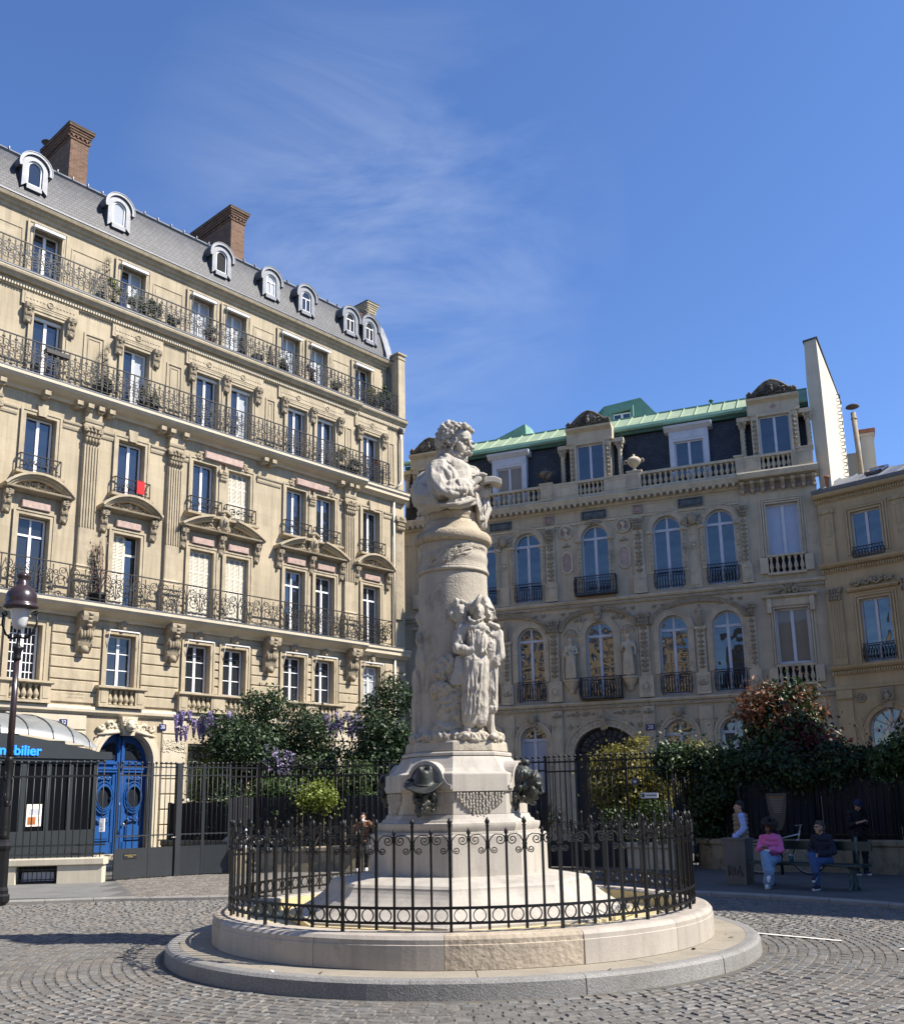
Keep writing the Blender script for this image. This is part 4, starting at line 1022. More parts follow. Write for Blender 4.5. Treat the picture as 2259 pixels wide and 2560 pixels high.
 for i in range(9):x=-.06+.015*i;mb.ell(P(x,-.055-.012*rg.random(),.125+.015*rg.random()),(.034,.036,.034),7,5)
 sculpt(mb, 'hair', 'statue_stone',.008,1,.006,.02,body,folds=(.012,(22,22,18)))
 # hands
 def hand(wrist,palm,fingers,thumb,nm):
  mb=MB();mb.limb(wrist,palm,.045,.05,10)
  for f in fingers:
   mb.tube(f,[.027,.026,.024,.02][:len(f)],8);mb.ell(f[-1],(.02,.02,.02),8,6)
  mb.tube(thumb,[.028,.025,.02][:len(thumb)],8);mb.ell(thumb[-1],(.02,.02,.02),8,6)
  sculpt(mb,nm, 'statue_stone',.0075,0,.002,.03,body)
 hand(C(1120,1030,-.27),C(1210,960,-.24),[[C(1225,905,-.26),C(1275,885,-.26),C(1320,900,-.24),C(1300,955,-.22)],[C(1235,930,-.22),C(1290,922,-.22),C(1330,945,-.20),C(1300,985,-.19)],[C(1240,960,-.19),C(1290,958,-.18),C(1318,980,-.16),C(1290,1010,-.15)],[C(1240,985,-.15),C(1285,990,-.14),C(1300,1010,-.13),C(1275,1030,-.12)]],
    [C(1190,920,-.18),C(1240,885,-.14),C(1285,900,-.13)], 'hand')
 hand(C(1230,1180,.04),C(1290,1120,.0),[[C(1235,1110,-.10),C(1232,1170,-.15),C(1230,1235,-.13),C(1240,1270,-.08)],[C(1280,1090,-.10),C(1285,1150,-.16),C(1285,1220,-.14),C(1285,1260,-.08)],[C(1325,1080,-.08),C(1335,1140,-.15),C(1335,1200,-.13),C(1325,1240,-.08)],[C(1365,1075,-.06),C(1380,1120,-.12),C(1375,1175,-.11),C(1360,1210,-.07)]],
    [C(1250,1060,.06),C(1300,1020,.06),C(1350,1015,.04)], 'hand')
 # sketchbook: sagging open pages
 mb=MB();n=8
 for k in range(n):
  for j,(dz,th) in enumerate(((0,.03),(-.045,.022))):
   q0,q1=k/n,(k+1)/n;f=lambda q:.035*math.sin(q*math.pi)-.02*q;x=lambda q:C(1275+265*q,1030)[0];z0=C(0,1020)[2]
   mb.add([(x(q0),-.26,z0+f(q0)+dz-th),(x(q1),-.26,z0+f(q1)+dz-th),(x(q1),.10,z0+f(q1)+dz-th+.05),(x(q0),.10,z0+f(q0)+dz-th+.05),(x(q0),-.26,z0+f(q0)+dz+th*.6),(x(q1),-.26,z0+f(q1)+dz+th*.6),(x(q1),.10,z0+f(q1)+dz+th*.6+.05),(x(q0),.10,z0+f(q0)+dz+th*.6+.05)],[(0,3,2,1),(4,5,6,7),(0,1,5,4),(1,2,6,5),(2,3,7,6),(3,0,4,7)])
 mb.M=Matrix.Translation((0,0,-.05));sculpt(mb, 'sketchbook', 'statue_stone',.008,1,.002,.03,body,loc=(0,0,-.04))
 return body
STEP=build_step();BASIN=build_basin();RAIL=build_railing();MON=build_monument()
# ------------------------------------------------------------ shared facade pieces
def wall_sheet(mb,u0,u1,z0,z1,ops,y=0.0,rev=0.28):
 """front of a wall with rectangular openings (x0,x1,z0,z1) and their reveals"""
 us=sorted(set([u0,u1]+[o[0] for o in ops]+[o[1] for o in ops]));zs=sorted(set([z0,z1]+[o[2] for o in ops]+[o[3] for o in ops]))
 us=[u for u in us if u0<=u<=u1];zs=[z for z in zs if z0<=z<=z1]
 for j in range(len(zs)-1):
  run=None
  for i in range(len(us)-1):
   cu,cz=(us[i]+us[i+1])/2,(zs[j]+zs[j+1])/2
   hole=any(o[0]<cu<o[1] and o[2]<cz<o[3] for o in ops)
   if not hole:run=(us[i] if run is None else run[0],us[i+1])
   if (hole or i==len(us)-2) and run:
    a,b=run;mb.add([(a,y,zs[j]),(b,y,zs[j]),(b,y,zs[j+1]),(a,y,zs[j+1])],[(0,1,2,3)]);run=None
 for a,b,c,d in ops:
  mb.add([(a,y,c),(b,y,c),(b,y,d),(a,y,d),(a,y+rev,c),(b,y+rev,c),(b,y+rev,d),(a,y+rev,d)],
     [(0,4,5,1),(1,5,6,2),(2,6,7,3),(3,7,4,0)])
def spandrel(mb,x0,x1,zs,y=0.0,rev=0.28,n=10,rise=None):
 """fills the corners of a rectangular opening above the springing to leave an arch"""
 r=(x1-x0)/2;cx=(x0+x1)/2;rz=r if rise is None else rise
 L=arc(cx,zs,r,math.pi,math.pi/2,n,rz);Rr=arc(cx,zs,r,math.pi/2,0,n,rz)
 mb.prism(L+[(x0,zs+rz)],y,y+rev);mb.prism(Rr+[(x1,zs+rz)],y,y+rev)
_W={}
def rect_window(parent,x,z,w,h,y,rows=(),frame='paint_white',glass='glass',fw=0.055,transom=None,glass2=None,bars=0,name='window'):
 """casement window, two leaves; frame mesh with its two panes as children"""
 key=(round(w,3),round(h,3),tuple(rows),frame,transom,bars)
 if key not in _W:
  mb=MB();d=.05
  mb.box(0,fw,0,d,0,h);mb.box(w-fw,w,0,d,0,h);mb.box(fw,w-fw,0,d,h-fw,h);mb.box(fw,w-fw,0,d,0,fw*1.2)
  top=h-fw
  if transom:mb.box(fw,w-fw,-.012,d,transom-fw*.55,transom+fw*.55);
  mb.box(w/2-fw*.8,w/2+fw*.8,-.016,d,fw*1.2,(transom-fw*.55) if transom else top)
  if transom:mb.box(w/2-fw*.45,w/2+fw*.45,-.004,d,transom+fw*.55,top)
  for r in rows:
   mb.box(fw,w/2-fw*.8,.004,d,r*h-.014,r*h+.014);mb.box(w/2+fw*.8,w-fw,.004,d,r*h-.014,r*h+.014)
  for k in range(bars):
   q=(k+1)/(bars+1)
   for a,b in ((fw,w/2-fw*.8),(w/2+fw*.8,w-fw)):mb.box(a+(b-a)*q-.01,a+(b-a)*q+.01,.008,d,fw*1.2,top)
  me=mb.mesh('window',frame)
  p=MB();p.box(fw*.5,w/2,.025,.04,fw*.5,h-fw*.5);pa=p.mesh('pane', 'glass')
  _W[key]=(me,{})
 me,panes=_W[key]
 o=put(name,me,parent,(x,y,z))
 for k,g in ((0,glass),(1,glass2 or glass)):
  if (k,g) not in panes:
   p=MB();a,b=(fw*.5,w/2-.001) if k==0 else (w/2+.001,w-fw*.5)
   p.box(a,b,.025,.038,fw*.5,h-fw*.5);panes[(k,g)]=p.mesh('pane',g)
  put('pane',panes[(k,g)],o)
 return o
def arch_window(parent,x,z,w,hs,y,frame='paint_bluewhite',glass='glass',rise=None,transom=True,open_leaf=False,fw=.06,glass_low=None,name='window'):
 """casement with a semicircular fanlight above a transom at the springing hs"""
 r=w/2;mb=MB();d=.05
 outer=arch_path(0,w,0,hs,14,rise);rr=r if rise is None else rise
 inner=arch_path(fw,w-fw,0,hs,14,rr-fw)
 mb.ringstrip(outer,inner,0,d)
 mb.box(fw,w-fw,-.02,d,hs-.05,hs+.05)
 mb.box(w/2-.055,w/2+.055,-.012,d,0,hs-.05);mb.box(w/2-.04,w/2+.04,-.006,d,hs+.05,hs+rr-fw*.6)
 mb.box(fw,w-fw,0,d,0,.07)
 for k in range(11):mb.box(fw+(w-2*fw)*(k+.25)/11,fw+(w-2*fw)*(k+.75)/11,-.026,-.02,hs-.03,hs+.02)
 o=mb.build(name,frame,parent,(x,y,z))
 g2=glass_low or glass
 for a,b in ((.02,w/2-.001),(w/2+.001,w-.02)):
  p=MB();p.box(a,b,.025,.038,.03,hs-.001);put('pane',p.mesh('pane',g2),o)
 p=MB();p.prism([(w-.02,hs)]+arc(w/2,hs,r-.02,0,math.pi,14,rr-.02)[1:-1]+[(.02,hs)],.025,.038);put('pane',p.mesh('pane',glass),o)
 return o
def shutter_mesh(w,h,leaves=4):
 mb=MB();lw=w/leaves
 for k in range(leaves):
  x0=k*lw+.004;x1=(k+1)*lw-.004;e=.028
  mb.box(x0,x0+e,0,.035,0,h);mb.box(x1-e,x1,0,.035,0,h)
  for za,zb in ((0,.06),(h*.36,h*.36+.05),(h*.68,h*.68+.05),(h-.05,h)):mb.box(x0+e,x1-e,0.002,.033,za,zb)
  for za,zb in ((.06,h*.36),(h*.36+.05,h*.68),(h*.68+.05,h-.05)):
   n=max(3,int((zb-za)/.045))
   for i in range(n):
    z=za+(zb-za)*(i+.15)/n;dz=(zb-za)/n*.72
    mb.add([(x0+e,.004,z),(x1-e,.004,z),(x1-e,.022,z+dz),(x0+e,.022,z+dz)],[(0,1,2,3)])
 return mb.mesh('shutter', 'paint_cream')
def scroll_panel(w,h,style,mname,y=0.0):
 """one bay of wrought-iron balcony work, x 0..w, z 0..h"""
 mb=MB();f=dict(flat=(.010,.010));T=lambda pts:mb.tube(pts,.010,4,**f)
 if style== 'big':
  for s in (0,1):
   X=(lambda x:x) if s==0 else (lambda x:w-x)
   T([(X(p[0]),y,p[2]) for p in spiral(w*.25,h*.36,h*.27,1.9,math.pi*.95,-1,26,0,.1)])
   T([(X(p[0]),y,p[2]) for p in spiral(w*.20,h*.76,h*.15,1.5,-math.pi*.4,1,18,0,.15)])
   T([(X(w*.03),y,h*.05),(X(w*.02),y,h*.5),(X(w*.06),y,h*.7),(X(w*.12),y,h*.9)])
   T([(X(p[0]),y,p[2]) for p in spiral(w*.40,h*.70,h*.11,1.2,-math.pi*.7,1,14,0,.2)])
   T([(X(w*.48),y,h*.05),(X(w*.44),y,h*.3),(X(w*.30),y,h*.5),(X(w*.36),y,h*.66)])
   mb.ell((X(w*.16),y,h*.52),(.035,.012,.05),6,5,(0,.5 if s else -.5,0));mb.ell((X(w*.4),y,h*.16),(.03,.012,.045),6,5,(0,.6,0));mb.ell((X(w*.36),y,h*.5),(.025,.012,.04),6,5)
  T([(w*.5,y,h*.05),(w*.5,y,h*.95)]);mb.ell((w*.5,y,h*.9),(.02,.012,.05),6,5);mb.ell((w*.5,y,h*.5),(.03,.014,.06),6,5)
 elif style== 'fine':
  for s in (0,1):
   X=(lambda x:x) if s==0 else (lambda x:w-x)
   T([(X(p[0]),y,p[2]) for p in spiral(w*.26,h*.26,h*.17,1.4,math.pi*.9,-1,16,0,.15)])
   T([(X(p[0]),y,p[2]) for p in spiral(w*.24,h*.68,h*.17,1.4,-math.pi*.9,1,16,0,.15)])
   T([(X(w*.04),y,h*.03),(X(w*.03),y,h*.35),(X(w*.14),y,h*.5),(X(w*.03),y,h*.65),(X(w*.04),y,h*.97)])
   mb.ell((X(w*.36),y,h*.47),(.028,.012,.05),6,5,(0,.5 if s else -.5,0));mb.ell((X(w*.42),y,h*.85),(.02,.012,.04),6,5)
  T([(w*.5,y,0),(w*.5,y,h)])
 elif style== 'guard':
  for s in (0,1):
   X=(lambda x:x) if s==0 else (lambda x:w-x)
   T([(X(p[0]),y,p[2]) for p in spiral(w*.2,h*.45,h*.34,1.6,math.pi,-1,18,0,.12)]);T([(X(p[0]),y,p[2]) for p in spiral(w*.39,h*.5,h*.26,1.4,0,1,16,0,.12)])
   for k in range(3):mb.ell((X(w*(.1+.14*k)),y,h*(.22+.2*(k%2)+.1*k)),(.03,.014,.045),6,5,(0,.8*(k-1),0))
  T([(w*.5,y,0),(w*.5,y,h)])
 return mb.mesh('railing_panel',mname)
def balcony_rail(parent,u0,u1,y,z,h,style,bay,mname,ends=0.0):
 mb=MB()
 mb.box(u0,u1,y-.022,y+.022,z+h-.018,z+h+.012);mb.box(u0,u1,y-.012,y+.012,z+.07,z+.09)
 n=max(1,round((u1-u0)/bay));bw=(u1-u0)/n
 for k in range(n+1):
  if k%(1 if style== 'big' else 3)==0 or k==n:mb.box(u0+k*bw-.012,u0+k*bw+.012,y-.012,y+.012,z,z+h+.002)
 if ends:
  for u in (u0,u1):mb.box(u-.012,u+.012,y,y+ends,z+h-.014,z+h+.012);mb.box(u-.010,u+.010,y,y+ends,z+.07,z+.09)
 o=mb.build('balcony_railing',mname,parent)
 key=('p',style,round(bw,2),round(h,2),mname)
 if key not in _W:_W[key]=scroll_panel(bw,h-.12,style,mname)
 for k in range(n):put('railing_panel',_W[key],o,(u0+k*bw,y,z+.095))
 return o
def capital(mb,w,h,d):
 """pilaster capital on its centre line, base at z=0"""
 mb.prism([(-w*.44,0),(w*.44,0),(w*.46,h*.6),(w*.56,h*.86),(-w*.56,h*.86),(-w*.46,h*.6)],-d,0)
 mb.box(-w*.64,w*.64,-d*1.35,0,h*.86,h)
 for k in range(5):
  x=-w*.4+w*.2*k;mb.ell((x,-d*1.05,h*.2),(w*.1,d*.5,h*.2),6,5,(-.35,0,0));mb.ell((x,-d*1.35,h*.38),(w*.08,d*.35,h*.06),6,4)
 for k in range(4):
  x=-w*.32+w*.21*k;mb.ell((x,-d*1.1,h*.48),(w*.1,d*.5,h*.2),6,5,(-.35,0,0));mb.ell((x,-d*1.5,h*.64),(w*.08,d*.35,h*.06),6,4)
 for s in (-1,1):
  mb.tube(spiral(s*w*.44,h*.74,h*.14,1.2,math.pi/2,-s,10,-d*1.25),d*.3,5);mb.ell((s*w*.12,-d*1.2,h*.74),(w*.09,d*.3,h*.1),6,5)
 mb.ell((0,-d*1.4,h*.92),(w*.1,d*.3,h*.1),6,5)
def console(mb,w,h,d):
 """scroll bracket hanging from z=0 down to -h, projecting d"""
 prof=[(0,0),(-d,0),(-d*1.02,-h*.1),(-d*.95,-h*.22),(-d*.7,-h*.32),(-d*.5,-h*.5),(-d*.52,-h*.68),(-d*.4,-h*.82),(-d*.2,-h*.93),(0,-h)]
 mb.ex_u(prof,-w/2,w/2)
 for s in (-1,1):
  mb.at((0,0,0));
  mb.ell((s*w*.5,-d*.62,-h*.14),(w*.10,d*.36,h*.13),7,6);mb.ell((s*w*.46,-d*.34,-h*.72),(w*.09,d*.18,h*.1),7,6)
 for k in range(4):mb.ell((0,-d*(1.0-.06*k),-h*(.06+.09*k)),(w*.22,d*.12,h*.05),6,5)
 for k in range(5):mb.ell(((k-2)*w*.18,-d*(.62-.03*abs(k-2)),-h*(.5+.02*abs(k-2))),(w*.1,d*.16,h*.13),6,5)
 mb.ell((0,-d*.42,-h*.9),(w*.3,d*.25,h*.1),6,5)
def leaf_cloud(mb,pts_fn,n,size,rg,tint=(0.7,1.3),long=1.6,tri=False):
 """leaf-shaped faces at points given by pts_fn() -> (pos, outward)"""
 if mb.tints is None:mb.tints=[]
 V_=[];F_=[]
 for _ in range(n):
  p,nrm=pts_fn()
  d=Vector((rg.gauss(0,1),rg.gauss(0,1),rg.gauss(0,.8)));d=(d+Vector(nrm)*1.1).normalized()
  up_=Vector((rg.gauss(0,1),rg.gauss(0,1),rg.gauss(0,1)));a=d.cross(up_)
  if a.length<1e-3:continue
  a.normalize();b=d.cross(a)
  s=size*(.6+.8*rg.random());p=Vector(p)
  base=len(V_)
  V_+=[tuple(p-b*s*long*.5),tuple(p+a*s*.5+d*s*.1),tuple(p+b*s*long*.5),tuple(p-a*s*.5+d*s*.1)]
  F_.append((base,base+1,base+2,base+3))
  v=tint[0]+(tint[1]-tint[0])*rg.random();mb.tints.append((v,v*(.95+.1*rg.random()),v*.9))
 mb.add(V_,F_,False)
def potted(name,label,cat,loc,rz,hgt,wid,leafm,seed,pot='planter',kind='bush',potw=.3,group=None,long=False):
 t=empty(name,loc,rz,label,cat,group)
 rg=random.Random(seed);mb=MB()
 ph=.24
 if long:mb.prism([(-potw,ph),(-potw*.92,0),(potw*.92,0),(potw,ph)],-.1,.1)
 else:mb.lathe([(potw*.36,0),(potw*.5,ph),(potw*.54,ph),(potw*.54,ph+.03),(potw*.44,ph+.03)],12)
 mb.build('pot',pot,t)
 mb=MB()
 if kind== 'cone':
  def fn():
   q=rg.random()**.8;a=rg.random()*6.28;r=wid*.5*(1-q)*(.5+.5*math.sqrt(rg.random()))+.01
   return (r*math.cos(a),r*math.sin(a),ph+hgt*q),(math.cos(a),math.sin(a),.3)
  leaf_cloud(mb,fn,int(900*hgt),.03,rg)
 elif kind== 'bare':
  for k in range(16):
   x0=(rg.random()-.5)*wid*.3;pts=[(x0,0,ph)]
   for j in range(6):pts.append((pts[-1][0]+(rg.random()-.5)*wid*.3,(rg.random()-.5)*.12,ph+hgt*(j+1)/6*(.6+.4*rg.random())))
   mb.tube(pts,.014,5,r1=.004)
  mb.tints=[(1,1,1)]*len(mb.f)
  def fn():
   return ((rg.random()-.5)*wid*.7,(rg.random()-.5)*.15,ph+rg.random()*hgt),(0,-1,0)
  leaf_cloud(mb,fn,60,.045,rg)
 else:
  cl=[((rg.random()-.5)*wid*.7,(rg.random()-.5)*.16,ph+hgt*(.15+.7*rg.random()),wid*(.14+.12*rg.random())) for _ in range(7)]
  def fn():
   c=rg.choice(cl);d=Vector((rg.gauss(0,1),rg.gauss(0,1),rg.gauss(0,1))).normalized()
   q=Vector(c[:3])+Vector((d.x,d.y*.7,d.z))*c[3]*(.5+.6*rg.random());q.z=max(q.z,ph*.7)
   return q,d
  leaf_cloud(mb,fn,int(700*wid+250),.05,rg)
 mb.build('foliage',leafm,t)
 return t
# ------------------------------------------------------------ tall apartment building on the left
LO=(-10.0,29.0,0.0);LRZ=R_(48)
def lw(u,y,z):
 c,s=math.cos(LRZ),math.sin(LRZ);return (LO[0]+u*c-y*s,LO[1]+u*s+y*c,z)
def build_left():
 B=empty('apartment_building',LO,LRZ, 'tall cream stone apartment building with iron balconies, slate mansard and blue arched door', 'building')
 U0,U1=-9.0,12.1;W=.92
 cols={'Z':-6.5, 'A':-3.55, 'B':-.62, 'C1':2.08, 'C2':3.49, 'D1':6.0, 'D2':7.41, 'E':9.77}
 FL={1:(5.30,6.90),2:(7.72,10.06),3:(11.32,13.12),4:(14.22,16.32)}
 ops=[]
 for c,u in cols.items():
  for f,(a,b) in FL.items():ops.append((u,u+W,a,b))
 door=(-.74,1.0,.42,3.97);ops.append(door);ops.append((2.3,4.6,1.9,3.7));ops.append((6.2,8.2,1.9,3.7))
 mb=MB();wall_sheet(mb,U0,U1,0,17.3,ops);mb.build('wall', 'stone_cream',B)
 mb=MB();spandrel(mb,door[0],door[1],3.10,0,.28);mb.build('door_spandrel', 'stone_white',B)
 # flanks, back and set-back top floor
 mb=MB();D=11.0
 mb.add([(U1,0,0),(U1,D,0),(U1,D,17.3),(U1,0,17.3),(U0,0,0),(U0,D,0),(U0,D,17.3),(U0,0,17.3)],[(0,1,2,3),(5,4,7,6),(1,5,6,2)])
 mb.build('flank_wall', 'stone_cream',B)
 S5=.5;ops5=[(u,u+W,17.45,19.42) for u in cols.values()]
 mb=MB();wall_sheet(mb,U0,U1,17.3,20.0,ops5,S5);mb.add([(U1,S5,17.3),(U1,D,17.3),(U1,D,20),(U1,S5,20),(U0,S5,17.3),(U0,D,17.3),(U0,D,20),(U0,S5,20)],[(0,1,2,3),(5,4,7,6),(1,5,6,2)])
 mb.build('attic_wall', 'stone_cream',B)
 mb=MB();mb.add([(U0,0,17.3),(U1,0,17.3),(U1,D,17.3),(U0,D,17.3)],[(0,1,2,3)]);mb.build('balcony_floor', 'zinc_dark',B)
 # dark rooms behind the glass
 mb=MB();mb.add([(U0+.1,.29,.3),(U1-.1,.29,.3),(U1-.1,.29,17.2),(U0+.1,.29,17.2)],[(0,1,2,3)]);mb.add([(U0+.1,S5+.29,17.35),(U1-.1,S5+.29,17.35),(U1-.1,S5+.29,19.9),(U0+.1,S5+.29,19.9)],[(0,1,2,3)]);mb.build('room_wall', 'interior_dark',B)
 # pier at the right end with the party wall
 mb=MB();mb.box(11.72,12.1,-.12,.5,17.45,20.35);mb.box(11.66,12.16,-.18,.56,20.35,20.42);mb.box(11.69,12.13,-.15,.53,20.15,20.22);mb.build('end_pier', 'stone_trim',B)
 # --- bands and cornices
 mb=MB();mb.ex_u([(0.0,4.42),(-.05,4.42),(-.08,4.47),(-.14,4.50),(-.15,4.58),(-.12,4.64),(-.10,4.66),(0,4.67)],U0,U1);mb.build('string_course', 'stone_white',B)
 def slab(z,d,u0,u1,nm,edge='stone_white'):
  mb=MB();mb.ex_u([(0,z-.42),(-.10,z-.42),(-.14,z-.36),(-.16,z-.34),(-.30,z-.30),(-d+.06,z-.20),(-d+.02,z-.14),(-d,z-.13),(-d,z-.035),(-d+.015,z-.02),(0,z)],u0,u1);o=mb.build(nm,edge,B)
  mb=MB();mb.ex_u([(-d-.012,z-.028),(-d-.012,z+.004),(0,z+.012),(0,z+.003),(-d,z-.018)],u0,u1);mb.build('zinc_flashing', 'zinc_dark',o)
 slab(7.70,.56,U0,9.62, 'balcony_slab');slab(7.70,.36,9.62,12.1, 'balcony_slab')
 slab(14.20,.54,U0,9.62, 'balcony_slab');slab(14.20,.36,9.62,12.1, 'balcony_slab')
 # modillions below the fourth-floor balcony
 mb=MB();mb.box(-.09,.09,-.38,0,-.13,0);mb.box(-.075,.075,-.30,0,-.2,-.13);mm=mb.mesh('modillion', 'stone_trim')
 for u in [-4.4,-3.1,-2.1,-1.75,-1.4,-1.05,.75,1.1,1.6,4.85,5.2,8.45,8.9,9.2]:put('modillion',mm,B,(u,0,13.86))
 # top-floor cornice under the balcony: frieze, dentils, cyma
 def corn5(u0,u1,dd):
  mb=MB();mb.ex_u([(0,16.92),(-.05,16.92),(-.06,16.96),(-.06,17.06),(-.10,17.06),(-.10,17.14),(-.16-dd,17.15),(-.20-dd,17.22),(-.26-dd,17.27),(-.28-dd,17.33),(-.26-dd,17.40),(0,17.45)],u0,u1);o=mb.build('cornice', 'stone_trim',B)
  mb=MB();n=int((u1-u0)/.085)
  for k in range(n):
   u=u0+.02+k*.085;mb.box(u,u+.05,-.125,-.06,16.965,17.055)
  mb.build('dentils', 'stone_white',o)['kind']= 'stuff'
  mb=MB();mb.ex_u([(-.285-dd,17.395),(-.285-dd,17.43),(.0,17.46),(.0,17.45),(-.26-dd,17.405)],u0,u1);mb.build('zinc_flashing', 'zinc_dark',o)
 corn5(U0,9.5,.06);corn5(9.5,12.12,-.02)
 # main cornice at the foot of the roof
 mb=MB();y=S5;mb.ex_u([(y,19.72),(y-.04,19.73),(y-.06,19.82),(y-.14,19.86),(y-.16,19.93),(y-.26,19.97),(y-.30,20.06),(y-.27,20.12),(y,20.16)],U0,11.72);o=mb.build('cornice', 'stone_trim',B)
 mb=MB();mb.ex_u([(y-.32,20.09),(y-.32,20.13),(y-.1,20.2),(y-.1,20.18),(y-.30,20.11)],U0,11.72);mb.build('gutter', 'zinc_dark',o)
 # --- mansard
 e=S5-.12;prof=[(e,20.13),(e+.10,20.65),(e+.28,21.25),(e+.52,21.8),(e+.62,21.93)]
 mb=MB();mb.smooth=True
 vs=[(u,p[0],p[1]) for u in (U0,11.75) for p in prof];n=len(prof)
 mb.add(vs,[(i,n+i,n+i+1,i+1) for i in range(n-1)],True);rf=mb.build('roof', 'slate',B)
 mb=MB();mb.ex_u([(e+.58,21.87),(e+.52,21.94),(e+.56,22.01),(e+.70,22.03),(e+3.5,22.4),(e+6.5,22.4),(D,20.0)],U0,11.75);mb.build('ridge_zinc', 'zinc',rf)
 mb=MB();k=U0
 while k<11.5:mb.box(k,k+.03,e+.50,e+.62,21.97,22.06);k+=.52
 mb.build('ridge_clips', 'zinc_dark',rf)['kind']= 'stuff'
 # hip at the right: curved zinc strip over the party wall
 mb=MB();P2=[(e-.12,20.05),(e-.08,20.4),(e+.06,20.85),(e+.26,21.4),(e+.5,21.92),(e+.9,22.2)]
 for a,b in zip(P2,P2[1:]):mb.add([(11.42,*a),(11.78,*a),(11.78,*b),(11.42,*b),(11.42,a[0]+.35,a[1]-.1),(11.78,a[0]+.35,a[1]-.1),(11.78,b[0]+.35,b[1]-.1),(11.42,b[0]+.35,b[1]-.1)],[(0,1,2,3),(1,5,6,2),(4,0,3,7)])
 mb.build('hip_flashing', 'zinc',rf)
 # --- dormers
 dm={}
 def dormer(u,glassm,bars=False):
  if 'd' not in dm:
   w,hs=.62,.62
   mb=MB();out=arch_path(-.31,.31,0,hs,12);ins=arch_path(-.185,.185,.12,hs-.02,12)
   mb.ringstrip(out,ins,0,.10);mb.box(-.185,.185,0.0,.1,0,.12)
   dm['d']=mb.mesh('dormer', 'zinc')
   mb=MB();a=arc(0,hs-.02,.40,R_(-14),R_(194),16);b=arc(0,hs-.02,.33,R_(-14),R_(194),16);mb.ringstrip(a,b,-.06,1.1);dm['hood']=mb.mesh('dormer_hood', 'zinc')
   mb=MB();a=arc(0,hs-.02,.41,R_(-14),R_(194),16);b=arc(0,hs-.02,.395,R_(-14),R_(194),16);mb.ringstrip(a,b,-.075,1.1)
   for s in (-1,1):mb.box(s*.31-.008,s*.31+.008,.02,1.0,0,hs)
   dm['cheek']=mb.mesh('dormer_cheek', 'zinc_dark')
   mb=MB();o_=arch_path(-.185,.185,.12,hs-.02,12);i_=arch_path(-.145,.145,.12,hs-.02,12);mb.ringstrip(o_,i_,.05,.1);mb.box(-.145,.145,.05,.1,.12,.16);dm['w']=mb.mesh('window', 'paint_white')
   mb=MB();mb.box(-.145,.145,.055,.095,.53,.56);mb.box(-.015,.015,.055,.095,.16,.56);dm['b']=mb.mesh('glazing_bars', 'paint_white')
  d=put('dormer',dm['d'],B,(u,S5-.12,20.58),(0,0,0),(1.30,1,1.28));put('dormer_hood',dm['hood'],d);put('dormer_cheek',dm['cheek'],d)
  w_=put('window',dm['w'],d);w_.name= 'dormer_window'
  p=MB();p.prism([(.16,.12)]+arc(0,.60,.16,0,math.pi,12)+[(-.16,.12)],.085,.1);put('pane',p.mesh('pane',glassm),d)
  if bars:put('glazing_bars',dm['b'],d)
 for u,g,b in ((-6.4, 'glass',0),(-3.66, 'glass',0),(-.82, 'pane_curtain',0),(3.22, 'interior_dark',0),(5.45, 'pane_curtain',1),(7.17, 'glass',1),(9.5, 'interior_dark',1),(10.58, 'interior_dark',1)):dormer(u,g,b)
 # --- chimneys
 def chimney(u,y0,y1,w,z0,z1,m,pots=0):
  mb=MB();mb.box(u-w/2,u+w/2,y0,y1,z0,z1-.35);c=mb.build('chimney',m,B)
  mb=MB()
  for i,(e_,za,zb) in enumerate(((.03,-.50,-.44),(.0,-.44,-.34),(.04,-.35,-.28),(.07,-.28,-.2),(.10,-.2,-.12),(.14,-.12,-.06))):mb.box(u-w/2-e_,u+w/2+e_,y0-e_,y1+e_,z1+za,z1+zb)
  for k in range(int((y1-y0)/.16)):
   for s in (-1,1):mb.box(u+s*(w/2+.05)-.03,u+s*(w/2+.05)+.03,y0+k*.16,y0+k*.16+.07,z1-.43,z1-.35)
  for k in range(4):mb.box(u-w/2+k*w/4+.03,u-w/2+k*w/4+.09,y0-.06,y0,z1-.43,z1-.35)
  mb.build('chimney_crown',m,c)
  mb=MB();mb.box(u-w/2-.15,u+w/2+.15,y0-.15,y1+.15,z1-.06,z1);mb.build('chimney_cap', 'chimney_dark',c)
  mb=MB();mb.box(u-w/2-.05,u+w/2+.05,y0-.05,y1+.05,z0,z0+.22);mb.build('lead_apron', 'zinc',c)
  for k in range(pots):
   mb=MB();mb.lathe([(.11,0),(.09,.3),(.11,.32),(.07,.34)],10);mb.build('chimney_pot', 'terracotta',c,(u,y0+.3+k*.35,z1))
  return c
 c=chimney(-2.06,.95,2.8,.62,21.2,23.98, 'brick')
 chimney(-2.4,3.3,5.5,.7,21.2,23.8, 'chimney_dark',2)
 mb=MB();mb.lathe([(.09,0),(.09,.35),(.2,.36),(.03,.5)],10);mb.build('cowl', 'chimney_dark',c,(-2.3,2.9,23.98))
 chimney(4.25,.95,3.4,.60,21.2,24.0, 'brick');chimney(3.95,3.5,5.0,.66,21.2,23.8, 'chimney_dark')
 c=chimney(11.3,1.1,2.2,.42,21.5,23.0, 'stone_trim',0)
 for k in range(2):
  mb=MB();mb.lathe([(.10,0),(.08,.28),(.10,.30),(.07,.32)],10);mb.build('chimney_pot', 'terracotta',c,(10.85-.25*k,1.3+.2*k,22.1+.1*k))
